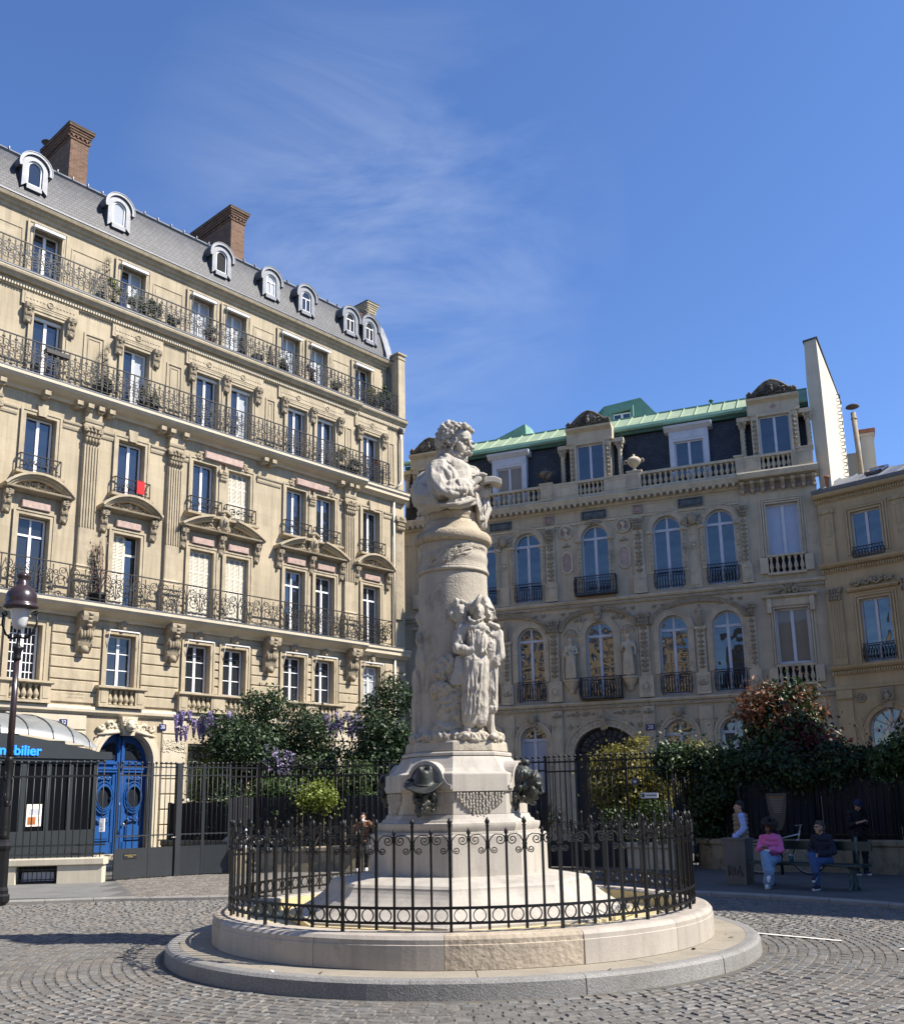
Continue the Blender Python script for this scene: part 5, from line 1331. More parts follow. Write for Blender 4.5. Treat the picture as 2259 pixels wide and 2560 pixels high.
 # --- windows
 for c,u in cols.items():
  single=c in 'ABEZ'
  rect_window(B,u+.03,17.45,W-.06,1.95,S5+.2,glass='glass' if c in ('A', 'B', 'E') else 'pane_curtain',glass2='pane_curtain' if c in ('B', 'C2', 'D1') else None)
  rect_window(B,u+.03,14.22,W-.06,2.08,.2,glass2='pane_curtain' if c in ('B', 'C2') else None)
  if c== 'C2':put('shutter',_W.setdefault('sh3',shutter_mesh(W-.02,1.8)),B,(u+.01,.12,11.32))
  else:rect_window(B,u+.03,11.32,W-.06,1.78,.2)
  if c in ('C1', 'C2'):put('shutter',_W.setdefault('sh2',shutter_mesh(W-.02,2.33)),B,(u+.01,.12,7.72))
  elif c== 'B':
   sh=_W.setdefault('shh',shutter_mesh(.44,2.33,2))
   put('shutter',sh,B,(u+.01,.14,7.72));put('shutter',sh,B,(u+W-.02,.16,7.72),(0,0,R_(68)))
   mb=MB();mb.box(u+.47,u+W-.03,.22,.26,10.0-.55,10.0-.48);mb.box(u+.47,u+.53,.2,.26,7.75,10.03);mb.build('window', 'paint_cream',B)
   mb=MB();mb.box(u+.5,u+W-.02,.24,.25,7.75,10.03);mb.build('pane', 'glass',B)
  else:rect_window(B,u+.03,7.72,W-.06,2.32,.2,transom=1.78,glass='glass_clear' if c== 'A' else 'glass')
  if c== 'A':rect_window(B,u+.03,5.30,W-.06,1.58,.2,rows=(.16,.33,.5,.67,.84),bars=2,glass='glass_clear',glass2='glass')
  else:rect_window(B,u+.03,5.30,W-.06,1.58,.2,rows=(.34,.66),glass='pane_curtain' if c== 'E' else 'glass_clear')
 rect_window(B,2.33,1.92,2.24,1.76,.18,glass='glass_clear',rows=(.7,));rect_window(B,6.23,1.92,1.94,1.76,.18,rows=(.7,))
 # --- architraves
 for c,u in cols.items():
  for f,(a,b) in {**FL,5:(17.45,19.42)}.items():
   y=S5 if f==5 else 0;e=.13 if f !=5 else .16;pr=.05
   mb=MB();mb.ringstrip([(u+W+e,a),(u+W+e,b+e),(u-e,b+e),(u-e,a)],[(u+W,a),(u+W,b),(u,b),(u,a)],y-pr,y)
   mb.ringstrip([(u+W+e+.03,a),(u+W+e+.03,b+e+.03),(u-e-.03,b+e+.03),(u-e-.03,a)],[(u+W+e-.035,a),(u+W+e-.035,b+e-.035),(u-e+.035,b+e-.035),(u-e+.035,a)],y-pr-.025,y-pr+.001)
   mb.build('architrave', 'stone_trim',B)
 # roller awnings rolled up over the top windows, blinds boxes on the fourth floor
 mbw=MB();mbw.box(-.03,W+.03,-.11,0,0,.07);aw=mbw.mesh('awning', 'paint_white')
 mb=MB();mb.box(-.035,W+.035,-.10,0.0,.07,.1);mb.tube([(-.02,-.1,.02),(-.03,-.04,-.9)],.010,5);mb.tube([(W+.02,-.1,.02),(W+.03,-.02,-.5)],.006,5);awa=mb.mesh('awning_arm', 'zinc_dark')
 for c,u in cols.items():
  a=put('awning',aw,B,(u,S5-.08,19.36));put('awning_arm',awa,a)
 mb=MB();mb.box(0,W,.12,.2,0,.10);bb=mb.mesh('blind_box', 'paint_white')
 for c in ('A', 'C1', 'C2', 'D1', 'D2', 'E'):put('blind_box',bb,B,(cols[c],0,16.2))
 # thin awning frames on the first floor
 mb=MB();mb.tube([(-.03,-.02,.0),(-.03,-.22,-.02),(W+.03,-.22,-.02),(W+.03,-.02,0)],.012,5);mb.tube([(-.03,-.22,-.02),(-.02,-.03,-.62)],.010,5);mb.tube([(W+.03,-.22,-.02),(W+.02,-.03,-.62)],.006,5);mb.box(-.02,W+.02,-.23,-.16,-.045,-.015);fa=mb.mesh('awning_frame', 'paint_white')
 for c in ('B', 'C1', 'C2', 'D1', 'D2', 'E'):put('awning_frame',fa,B,(cols[c],0,7.02))
 # --- fourth floor: entablature panels and consoles
 for (u0,u1,ws) in ((-3.95,-2.2,('A',)),(-1.05,.75,('B',)),(1.65,4.85,('C1', 'C2')),(5.55,8.75,('D1', 'D2')),(9.35,11.1,('E',))):
  mb=MB();mb.box(u0,u1,-.07,0,16.5,16.92);mb.box(u0+.08,u1-.08,-.085,-.07,16.56,16.86);n=int((u1-u0)/.11)
  for k in range(n):mb.ell((u0+.1+(u1-u0-.2)*(k+.5)/n,-.085,16.71),(.04,.02,.03),6,4,(0,.6 if k%2 else -.6,0))
  for c in ws:mb.tube([(cols[c]+W/2+.09*math.cos(q),-.095,16.71+.09*math.sin(q)) for q in [k*.7 for k in range(9)]],.02,5,True)
  mb.build('frieze_panel', 'stone_trim',B)
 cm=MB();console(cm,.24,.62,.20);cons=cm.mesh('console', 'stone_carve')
 for c in cols:
  for s in (-.2,W+.2):
   if (c in ('C1', 'D1') and s>0):continue
   uu=cols[c]+s
   if c in ('C2', 'D2') and s<0:uu=cols[c]-.245
   put('console',cons,B,(uu,-.055,16.5))
 # recessed panels between
 for (u0,u1) in ((-1.95,-1.25),(.95,1.55),(5.0,5.45),(8.85,9.2),(11.2,11.55)):
  for (za,zb) in ((14.5,16.3),):
   mb=MB();mb.ringstrip([(u1,za),(u1,zb),(u0,zb),(u0,za)],[(u1-.06,za+.06),(u1-.06,zb-.06),(u0+.06,zb-.06),(u0+.06,za+.06)],-.035,0,True)
   mb.ringstrip([(u1-.14,za+.14),(u1-.14,zb-.14),(u0+.14,zb-.14),(u0+.14,za+.14)],[(u1-.17,za+.17),(u1-.17,zb-.17),(u0+.17,zb-.17),(u0+.17,za+.17)],-.02,0,True);mb.build('wall_panel', 'stone_trim',B)
 for (u0,u1) in ((-2.3,-.95),(.6,1.75),(4.75,5.7),(8.6,9.5),(-5.2,-3.85)):
  mb=MB();za,zb=17.7,19.25;mb.ringstrip([(u1,za),(u1,zb),(u0,zb),(u0,za)],[(u1-.03,za),(u1-.03,zb-.03),(u0+.03,zb-.03),(u0+.03,za)],S5-.02,S5);mb.box(u0+.1,u1-.1,S5-.012,S5,za,zb-.18);mb.build('wall_panel', 'stone_trim',B)
 # --- giant pilasters, second and third floor
 for u in (-4.85,-1.79,1.12,8.77):
  mb=MB();pw=.50
  mb.box(u-.06,u+pw+.06,-.20,0,7.72,8.52);mb.box(u-.09,u+pw+.09,-.23,0,8.52,8.6);mb.ex_u([(0,8.6),(-.2,8.6),(-.21,8.68),(-.17,8.72),(-.19,8.78),(-.15,8.86),(0,8.86)],u-.03,u+pw+.03)
  mb.box(u,u+pw,-.12,0,8.86,12.68)
  mb.box(u+.02,u+pw-.02,-.13,-.12,8.86,10.0)
  p=mb.build('pilaster', 'stone_trim',B)
  mb=MB()
  for k in range(6):
   x=u+.03+k*(pw-.06)/5;mb.box(x-.016,x+.016,-.155,-.12,10.02,12.6)
  mb.build('fluting', 'stone_trim',p)
  mb=MB();mb.at((u+pw/2,-.0,12.68));capital(mb,pw,.56,.15);mb.M=Matrix.Identity(4)
  mb.build('capital', 'stone_carve',p)
  mb=MB();mb.box(u-.02,u+pw+.02,-.17,0,13.24,13.78);mb.ex_u([(0,13.3),(-.2,13.34),(-.22,13.42),(0,13.42)],u-.05,u+pw+.05);mb.build('impost', 'stone_trim',p)
 # band linking the capitals
 for (u0,u1) in ((-4.3,-3.8),(-2.45,-1.85),(-1.22,-.8),(.5,1.05),(1.7,1.9),(4.7,5.75),(8.55,8.72),(9.35,9.55),(10.9,11.4)):
  mb=MB();mb.ex_u([(0,13.0),(-.03,13.0),(-.05,13.06),(-.05,13.12),(-.09,13.17),(-.1,13.22),(0,13.24)],u0,u1);mb.build('band', 'stone_trim',B)
 # keystones over single third-floor windows, marble lintels over the pairs
 for c in ('A', 'B', 'E'):
  u=cols[c]+W/2;mb=MB();mb.prism([(u-.12,13.12),(u+.12,13.12),(u+.16,13.5),(u-.16,13.5)],-.11,0);mb.build('keystone', 'stone_trim',B)
 for c in ('C', 'D'):
  a,b=cols[c+ '1'],cols[c+ '2']+W;m_=(a+b)/2
  mb=MB();mb.bev(m_-.78,m_+.78,-.17,0,13.27,13.54,.03);mb.build('marble_lintel', 'marble_pink',B)
  for s in (-1,1):mb=MB();mb.tube(spiral(m_+s*.98,13.32,.13,1.3,math.pi/2,s,12,-.06),.045,6);mb.tube([(m_+s*.8,-.06,13.46),(m_+s*.98,-.06,13.45)],.045,6);mb.build('scroll', 'stone_carve',B)
  mb=MB();x=a+W;mb.box(x+.10,x+.39,-.09,0,11.4,12.62);mb.at((x+.245,0,12.62));capital(mb,.27,.40,.10);mb.M=Matrix.Identity(4);mb.build('small_pilaster', 'stone_trim',B)
 # --- pediments over the second floor
 for c,ws in (('A',1),('B',1),('E',1),('C',2),('D',2)):
  a=cols[c+ '1'] if ws==2 else cols[c];b=(cols[c+ '2'] if ws==2 else cols[c])+W;m_=(a+b)/2;hw=(b-a)/2+(.58 if ws==1 else .5)
  z0=10.68;rise=.48 if ws==1 else .52
  mb=MB()
  mb.ex_u([(0,z0),(-.10,z0),(-.14,z0+.03),(-.34,z0+.05),(-.36,z0+.10),(0,z0+.13)],m_-hw,m_+hw)
  R0=(hw*hw+rise*rise)/(2*rise);cz=z0+.13+rise-R0;a_=math.asin(hw/R0)
  rngs=[(-a_,a_)] if ws==1 else [(-a_,-a_*.27),(a_*.27,a_)]
  for q0,q1 in rngs:
   for (ro,ri,yy) in ((0,.07,-.40),(-.07,.13,-.32),(-.13,.20,-.24)):
    mb.ringstrip([(m_+(R0+ro+.0)*math.sin(q1+(q0-q1)*k/14),cz+(R0+ro)*math.cos(q1+(q0-q1)*k/14)) for k in range(15)],[(m_+(R0-ri)*math.sin(q1+(q0-q1)*k/14),cz+(R0-ri)*math.cos(q1+(q0-q1)*k/14)) for k in range(15)],yy,-.0)
  p=mb.build('pediment', 'stone_trim',B)
  mb=MB();q=[(m_+(R0-.1)*math.sin(-a_+2*a_*k/16),cz+(R0-.1)*math.cos(-a_+2*a_*k/16)) for k in range(17)]
  mb.prism([(m_-hw+.05,z0+.12),(m_+hw-.05,z0+.12)]+list(reversed(q[1:-1])),-.05,0);mb.build('tympanum', 'stone_trim',p)
  mb=MB();scrollwork(mb,m_,z0+.30,hw*1.25,.36,-.06,.10,3+ws,4)
  if ws==2:
   mb.ell((m_,-.22,z0+.42),(.20,.12,.28),10,8);mb.ell((m_,-.32,z0+.44),(.11,.08,.15),8,6);mb.ell((m_,-.40,z0+.42),(.03,.05,.05),6,5)
   for s in (-1,1):mb.tube(spiral(m_+s*.2,z0+.68,.11,1.2,math.pi/2,s,10,-.2),.045,6);mb.tube(spiral(m_+s*.19,z0+.2,.09,1.2,-math.pi/2,-s,10,-.2),.04,6)
   mb.tube([(m_-.24,-.25,z0+.74),(m_,-.3,z0+.83),(m_+.24,-.25,z0+.74)],.06,6)
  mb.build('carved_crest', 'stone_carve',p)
  # brackets below and marble plaques
  cb=MB();console(cb,.22,.70,.26);cbm=_W.setdefault('pcons',cb.mesh('console', 'stone_carve'))
  us=[m_-hw+.2,m_+hw-.2]+([m_] if ws==2 else [])
  for u in us:put('console',cbm,B,(u,0,z0))
  for cc in ([c] if ws==1 else [c+ '1',c+ '2']):
   uu=cols[cc];mb=MB();mb.bev(uu+.04,uu+W-.04,-.13,0,10.24,10.48,.025);mb.build('marble_plaque', 'marble_pink',B)
 # sills of the third floor with little guards
 for c,u in cols.items():
  mb=MB();mb.ex_u([(0,11.14),(-.05,11.14),(-.08,11.2),(-.26,11.22),(-.27,11.29),(0,11.31)],u-.26,u+W+.26);mb.build('sill', 'stone_trim',B)
  balcony_rail(B,u-.14,u+W+.14,-.20,11.30,.52, 'guard',1.3, 'iron',.2)
 # long balconies
 balcony_rail(B,U0,9.55,-.50,7.72,.98, 'big',.98, 'iron_rust');balcony_rail(B,9.6,11.05,-.32,7.72,.98, 'big',.72, 'iron',.3)
 balcony_rail(B,U0,9.55,-.48,14.22,.98, 'fine',.36, 'iron_rust');balcony_rail(B,9.6,10.95,-.32,14.22,.98, 'fine',.36, 'iron',.3)
 balcony_rail(B,U0,11.6,-.16,17.47,.93, 'fine',.36, 'iron')
 # divider grilles with spikes on the balconies
 for (z,y0,y1,u) in ((7.72,-.48,-.05,-1.28),(14.22,-.46,-.05,-1.35),(17.47,-.14,.45,-1.3)):
  mb=MB();L_=y1-y0
  for k in range(6):mb.tube([(u,y0+L_*k/5,z),(u,y0+L_*k/5,z+1.25+.35*math.sin(k/5*math.pi))],.010,5)
  for zz in (.1,.7,1.2):mb.box(u-.01,u+.01,y0,y1,z+zz,z+zz+.02)
  rg=random.Random(int(z))
  for k in range(9):mb.tube([(p[0]+u,(y0+y1)/2+p[2]*.5,z+.3+.14*k) for p in spiral(0,0,.14,1.2,k,1,10)],.009,4)
  for k in range(16):a=math.pi*(k+.5)/16;mb.tube([(u,(y0+y1)/2+.2*math.cos(a),z+1.4+.2*math.sin(a)),(u,(y0+y1)/2+.42*math.cos(a),z+1.4+.42*math.sin(a))],.008,4,r1=.002)
  mb.build('balcony_divider', 'iron_rust',B)
 # --- first floor: rusticated courses, balustrades, big consoles
 for (u0,u1) in ((-5.2,-3.78),(-2.35,-.83),(.52,1.85),(4.62,5.78),(8.55,9.52),(10.9,12.05)):
  n=8
  for k in range(n):
   za=4.75+k*.335;zb=za+.31
   if zb>7.25:break
   mb=MB();mb.bev(u0,u1,-.055,0,za,zb,.022);mb.build('stone_block', 'stone_trim',B)
 for c in ('C', 'D'):
  x=cols[c+ '1']+W
  for k in range(6):
   mb=MB();mb.bev(x+.15,x+.34,-.05,0,5.32+k*.27,5.55+k*.27,.02);mb.build('stone_block', 'stone_trim',B)
 bal=baluster_mesh(.44,.085, 'stone_trim')
 for (c,ws) in (('A',1),('B',1),('C',2),('D',2),('E',1)):
  a=cols[c+ '1'] if ws==2 else cols[c];b=(cols[c+ '2'] if ws==2 else cols[c])+W
  mb=MB();mb.ex_u([(0,5.20),(-.24,5.20),(-.30,5.23),(-.30,5.29),(0,5.31)],a-.34,b+.34);mb.box(a-.28,b+.28,-.24,0,4.67,4.74)
  piers=[(a-.28,a+.02),(b-.02,b+.28)]+([(a+W-.02,a+W+.51)] if ws==2 else [])
  for p0,p1 in piers:mb.box(p0,p1,-.22,0,4.74,5.2);mb.box(p0+.06,p1-.06,-.235,-.22,4.80,5.14)
  ba=mb.build('balustrade', 'stone_trim',B)
  spans=[(a+.02,b-.02)] if ws==1 else [(a+.02,a+W-.02),(a+W+.51,b-.02)]
  for s0,s1 in spans:
   for k in range(5):put('baluster',bal,ba,(s0+(s1-s0)*(k+.5)/5,-.13,4.75))
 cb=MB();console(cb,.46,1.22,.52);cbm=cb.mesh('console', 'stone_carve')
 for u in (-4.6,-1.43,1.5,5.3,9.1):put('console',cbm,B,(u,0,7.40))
 for c in cols: # small carved keys above the first-floor windows
  u=cols[c]+W/2;mb=MB();mb.box(u-.16,u+.16,-.08,0,7.03,7.34);mb.ell((u,-.1,7.2),(.12,.07,.13),8,6);mb.ell((u,-.14,7.1),(.08,.05,.06),6,5);mb.build('keystone', 'stone_carve',B)
 # --- ground floor
 mb=MB();mb.box(-.9,2.1,-.03,0,3.62,4.40);
 for (u0,u1) in ((-3.5,-1.15),(1.35,2.2),(4.7,6.1),(8.3,12.0)):
  for k in range(9):
   za=.3+k*.46;zb=za+.43
   if zb>4.42:break
   b_=MB();b_.bev(u0,u1,-.05,0,za,zb,.018);b_.build('stone_block', 'stone_white',B)
 # door surround
 mb=MB();cxd=(door[0]+door[1])/2;r=(door[1]-door[0])/2
 for (eo,ei,yy) in ((.30,.0,-.05),(.26,.10,-.09),(.14,.04,-.12)):
  mb.ringstrip([(door[1]+eo,.42)]+arc(cxd,3.10,r+eo,0,math.pi,22)+[(door[0]-eo,.42)],[(door[1]+ei,.42)]+arc(cxd,3.10,r+ei,0,math.pi,22)+[(door[0]-ei,.42)],yy,0)
 mb.build('door_surround', 'stone_white',B)
 mb=MB();u=cxd
 mb.prism([(u-.17,3.86),(u+.17,3.86),(u+.26,4.42),(u-.26,4.42)],-.24,0);mb.ell((u,-.30,4.14),(.17,.14,.19),10,8);mb.ell((u,-.42,4.08),(.07,.07,.06),8,6);mb.ell((u,-.38,4.0),(.09,.06,.05),8,6)
 for s in (-1,1):mb.ell((u+s*.1,-.38,4.2),(.045,.05,.045),6,5)
 for k in range(12):a=math.pi*k/11;mb.ell((u+.2*math.cos(a),-.27,4.15+.2*math.sin(a)),(.05,.06,.05),6,5)
 scrollwork(mb,u,4.14,1.9,.5,-.03,.15,8,3,False,1.1)
 for s in (-1,1):mb.tube([(u+s*.28,-.12,3.98),(u+s*.6,-.12,3.92),(u+s*.95,-.1,3.86)],[.07,.06,.03],6)
 mb.build('lion_keystone', 'stone_white',B)
 mb=MB();rg=random.Random(1)
 for k in range(220):x,z=1.38+.82*rg.random(),3.42+.38*rg.random();mb.ell((x,-.055,z),(.025+.02*rg.random(),.012,.02),6,4,(0,rg.random()*3,0))
 mb.build('vermiculated_block', 'stone_white',B)
 # blue door
 yb=.22;mb=MB();mb.prism([(door[1],.42)]+arc(cxd,3.10,r,0,math.pi,20)+[(door[0],.42)],yb+.04,yb+.08);d_=mb.build('door', 'door_blue',B)
 for s in (-1,1):
  X=lambda x:cxd+s*x
  mb=MB();bx=lambda a,b,y0,y1,z0,z1:mb.box(min(X(a),X(b)),max(X(a),X(b)),y0,y1,z0,z1)
  bx(.02,.12,yb-.03,yb+.04,.42,3.85);bx(.12,.85,yb,yb+.04,.42,.75);bx(.75,.86,yb,yb+.04,.42,3.0);bx(.12,.22,yb,yb+.04,.42,3.1)
  bx(.02,.86,yb-.05,yb+.04,2.78,2.86);bx(.04,.86,yb-.08,yb+.04,2.86,2.92);bx(.04,.86,yb-.03,yb+.04,3.02,3.10)
  bx(.26,.74,yb-.012,yb+.04,.80,1.2);bx(.30,.70,yb-.03,yb,.86,1.14)
  o_=[(X(.48)+.27*math.cos(q),2.05+.40*math.sin(q)) for q in [2*math.pi*k/24 for k in range(24)]]
  for e,w_,yy in ((1.0,.80,-.05),(1.2,1.1,-.03),(.86,.8,-.07)):
   mb.ringstrip([(X(.48)+.27*e*math.cos(q),2.05+.40*e*math.sin(q)) for q in [2*math.pi*k/24 for k in range(24)]],[(X(.48)+.27*w_*math.cos(q),2.05+.40*w_*math.sin(q)) for q in [2*math.pi*k/24 for k in range(24)]],yb+yy,yb+.04,True)
  scrollwork(mb,X(.48),2.62,.46,.16,yb,.06,5,2);scrollwork(mb,X(.48),1.40,.40,.22,yb,.06,6,2)
  for q in (1,-1):bx(.22,.30,yb-.06,yb+.02,2.02-.04,2.02+.04);bx(.68,.76,yb-.06,yb+.02,1.98,2.06)
  lf=mb.build('door_leaf', 'door_blue',d_)
  mb=MB();mb.prism([(X(.48)+.22*math.cos(q),2.05+.33*math.sin(q)) for q in [2*math.pi*k/20 for k in range(20)]],yb+.01,yb+.03);mb.build('pane', 'glass_clear',lf)
  pts=[(X(.16),3.16)]+[(X(.16+.56*math.cos(q)),3.16+.52*math.sin(q)) for q in [k*math.pi/2/8 for k in range(9)]]
  mb=MB();mb.prism(pts if s>0 else list(reversed(pts)),yb+.02,yb+.036);mb.build('pane', 'glass_clear',lf)
  if s>0:mb=MB();mb.ell((X(.16),yb-.08,1.25),(.04,.04,.05),8,6);mb.build('door_knob', 'brass',lf)
 mb=MB();mb.box(cxd-.035,cxd+.035,yb-.07,yb+.03,.5,2.78);mb.lathe([(.05,1.0),(.06,1.1),(.045,1.2),(.05,1.8),(.04,1.9)],8,(cxd,yb-.06));mb.build('door_astragal', 'door_blue',d_)
 for k in range(3):
  mb=MB();mb.box(door[0]-.3-.0,door[1]+.3,-.35*(3-k),.0 if k<2 else .3,.14*k,.14*(k+1));mb.build('door_step', 'stone_white',B)
 # house number 30
 mb=MB();mb.box(1.22,1.46,-.075,-.05,4.08,4.26);pl=mb.build('house_number', 'enamel_blue',B);text_on(pl, '30',(1.34,-.077,4.17),.15, 'paint_white')
 mb=MB();mb.box(-1.96,-1.74,-.075,-.05,4.08,4.26);pl=mb.build('house_number', 'enamel_blue',B);text_on(pl, '32',(-1.85,-.077,4.17),.15, 'paint_white')
 text_on(B, 'A. LEVASSEUR',(-1.55,-.057,5.0),.085, 'stone_carve');text_on(B, 'ARCH. DE PARIS',(-1.55,-.057,4.90),.07, 'stone_carve')
 # downpipes at the right end
 def pipe(pts,r,m='paint_cream'):
  mb=MB();mb.tube(pts,r,8)
  for p in pts[1:-1]:mb.lathe([(r*1.3,-.04),(r*1.3,.04)],8) if False else None
  return mb.build('downpipe',m,B)
 pipe([(11.85,-.06,16.8),(11.85,-.12,16.5),(11.85,-.12,14.75),(11.80,-.12,14.6),(11.55,-.14,14.38)],.055)
 pipe([(11.42,-.10,13.75),(11.42,-.10,7.8)],.05);pipe([(11.42,-.10,7.3),(11.42,-.10,.3)],.05)
 mb=MB();mb.lathe([(.06,0),(.11,.16),(.13,.2),(.13,.26)],10);mb.build('rainwater_head', 'zinc_dark',B,(11.85,-.08,16.78))
 pipe([(11.62,.38,19.9),(11.62,.36,19.5),(11.62,.36,17.5)],.05, 'zinc_dark')
 # attic side of the end bay capital
 mb=MB();mb.at((11.72,0,12.55));capital(mb,.42,.6,.16);mb.M=Matrix.Identity(4);mb.box(11.52,11.92,-.1,0,8.9,12.55);mb.build('end_pilaster', 'stone_carve',B)
 return B
def text_on(parent,body,loc,size,m,rot=(R_(90),0,0),ext=.002,align='CENTER',bold=0.0):
 cu=bpy.data.curves.new('lettering', 'FONT');cu.body=body;cu.size=size;cu.extrude=ext;cu.align_x=align;cu.align_y= 'CENTER';cu.offset=bold
 o=bpy.data.objects.new('lettering',cu);COL.objects.link(o)
 dg=bpy.context.evaluated_depsgraph_get();dg.update()
 me=bpy.data.meshes.new_from_object(o.evaluated_get(dg));bpy.data.objects.remove(o);bpy.data.curves.remove(cu)
 me.materials.clear();me.materials.append(M(m) if isinstance(m,str) else m)
 return put('lettering',me,parent,loc,rot)
LEFT=build_left()
# ------------------------------------------------------------ ornate mansion (no. 28) at the back
RO=(5.7,36.0,0.0);RRZ=R_(-22)
def rw(u,y,z):
 c,s=math.cos(RRZ),math.sin(RRZ);return (RO[0]+u*c-y*s,RO[1]+u*s+y*c,z)
def arch_ring(mb,x0,x1,zs,w,y0,y1,n=18,rise=None,legs=None,teeth=0):
 r=(x1-x0)/2;cx=(x0+x1)/2;rz=r if rise is None else rise
 o=arc(cx,zs,r+w,0,math.pi,n,rz+w);i=arc(cx,zs,r,0,math.pi,n,rz)
 if legs is not None:o=[(x1+w,legs)]+o+[(x0-w,legs)];i=[(x1,legs)]+i+[(x0,legs)]
 mb.ringstrip(o,i,y0,y1)
 for k in range(teeth):
  a=math.pi*(k+.5)/teeth;c,s=math.cos(a),math.sin(a);da=math.pi/teeth*.32
  pts=[(cx+(r+w*q)*math.cos(a+d),zs+(rz+w*q)*math.sin(a+d)) for q,d in ((.25,-da),(.85,-da),(.85,da),(.25,da))]
  mb.prism(pts,y0-.012,y0)
def guard(parent,x0,x1,z0,h,y,proj=0.0):
 mb=MB();mb.box(x0,x1,y-.02,y+.02,z0+h-.03,z0+h);mb.box(x0,x1,y-.015,y+.015,z0+.04,z0+.08);mb.box(x0,x1,y-.01,y+.01,z0+h-.13,z0+h-.11)
 if proj:
  for x in (x0+.02,x1-.02):mb.box(x-.02,x+.02,y,y+proj,z0+h-.03,z0+h);mb.box(x-.015,x+.015,y,y+proj,z0+.04,z0+.08)
  for x in (x0+.02,x1-.02):
   for k in range(3):mb.box(x-.012,x+.012,y+proj*(k+.5)/3-.012,y+proj*(k+.5)/3+.012,z0+.06,z0+h)
  mb.box(x0,x1,y-.02,y+proj,z0-.02,z0+.02)
 n=max(5,int((x1-x0)/.10))
 for k in range(n+1):
  x=x0+(x1-x0)*k/n
  mb.lathe([(.012,z0+.08),(.03,z0+.08+h*.2),(.014,z0+.08+h*.34),(.026,z0+h*.6),(.012,z0+h-.13)],6,(x,y))
 for k in range(n):x=x0+(x1-x0)*(k+.5)/n;mb.tube([(x+.03*math.cos(q),y,z0+h-.07+.03*math.sin(q)) for q in [1.05*j for j in range(6)]],.007,4,True)
 return mb.build('window_guard', 'iron_blue',parent)
def panel(mb,x0,x1,z0,z1,w=.03,y=0.0,d=.02):
 mb.ringstrip([(x1,z0),(x1,z1),(x0,z1),(x0,z0)],[(x1-w,z0+w),(x1-w,z1-w),(x0+w,z1-w),(x0+w,z0+w)],y-d,y,True)
def arabesque(mb,cx,z0,z1,w,y,seed=0):
 """vertical carved candelabrum"""
 rg=random.Random(seed);z=z0;k=0
 mb.tube([(cx,y-.02,z0),(cx,y-.02,z1)],.016,5)
 while z<z1-.08:
  h=.13+.08*rg.random()
  for s in (-1,1):mb.tube(spiral(cx+s*w*.24,z+h*.5,w*.2,1.1,math.pi*(.9 if s>0 else .1),-s*(1 if k%2 else -1),7,y-.02),.018,4)
  mb.ell((cx,y-.03,z+h*.5),(w*.16,.03,h*.3),6,5);z+=h;k+=1
def statue_fig(name,loc,H,parent=None,m='stone_grey_trim',seed=0,nude=False):
 mb=MB();s=H/1.6;rg=random.Random(seed);P=lambda x,y,z:(x*s,y*s,z*s)
 mb.ell(P(.01,-.02,1.48),(.075*s,.085*s,.11*s),9,7);mb.ell(P(.0,.01,1.53),(.085*s,.09*s,.08*s),8,6);mb.limb(P(0,0,1.4),P(0,0,1.3),.05*s,.06*s)
 mb.ell(P(0,0,1.17),(.18*s,.12*s,.18*s),10,7);mb.ell(P(0,0,.95),(.15*s,.115*s,.2*s),10,7)
 mb.limb(P(-.08,0,.85),P(-.09,-.02,.45),.11*s,.085*s);mb.limb(P(.09,0,.85),P(.08,-.08,.45),.11*s,.085*s)
 mb.limb(P(-.09,-.02,.45),P(-.1,0,.06),.085*s,.06*s);mb.limb(P(.08,-.08,.45),P(.08,0,.06),.085*s,.06*s)
 mb.ell(P(0,0,.06),(.2*s,.15*s,.06*s),10,6)
 if not nude:
  for k in range(9):x=-.16+.04*k;mb.tube([P(x*.8,-.12,.9),P(x+.02*math.sin(k),-.15,.5),P(x*1.15,-.12,.06)],[.02*s,.032*s,.03*s],5)
  mb.tube([P(-.18,-.08,1.2),P(-.02,-.15,1.0),P(.16,-.12,.8)],[.03*s,.045*s,.04*s],6)
 mb.limb(P(-.19,0,1.26),P(-.25,-.03,1.0),.055*s,.045*s);mb.limb(P(-.25,-.03,1.0),P(-.2 if seed%2 else -.05,-.17,1.05 if seed%2 else 1.12),.045*s,.035*s)
 mb.limb(P(.19,0,1.26),P(.26,-.02,1.0),.055*s,.045*s);mb.limb(P(.26,-.02,1.0),P(.26 if seed%2 else .1,-.1,.78 if seed%2 else .98),.045*s,.035*s)
 if seed%2==0:mb.ell(P(-.2,-.12,.95),(.1*s,.08*s,.09*s),7,5)
 return sculpt(mb,name,m,.022*s,1,.01,.06,parent,loc)
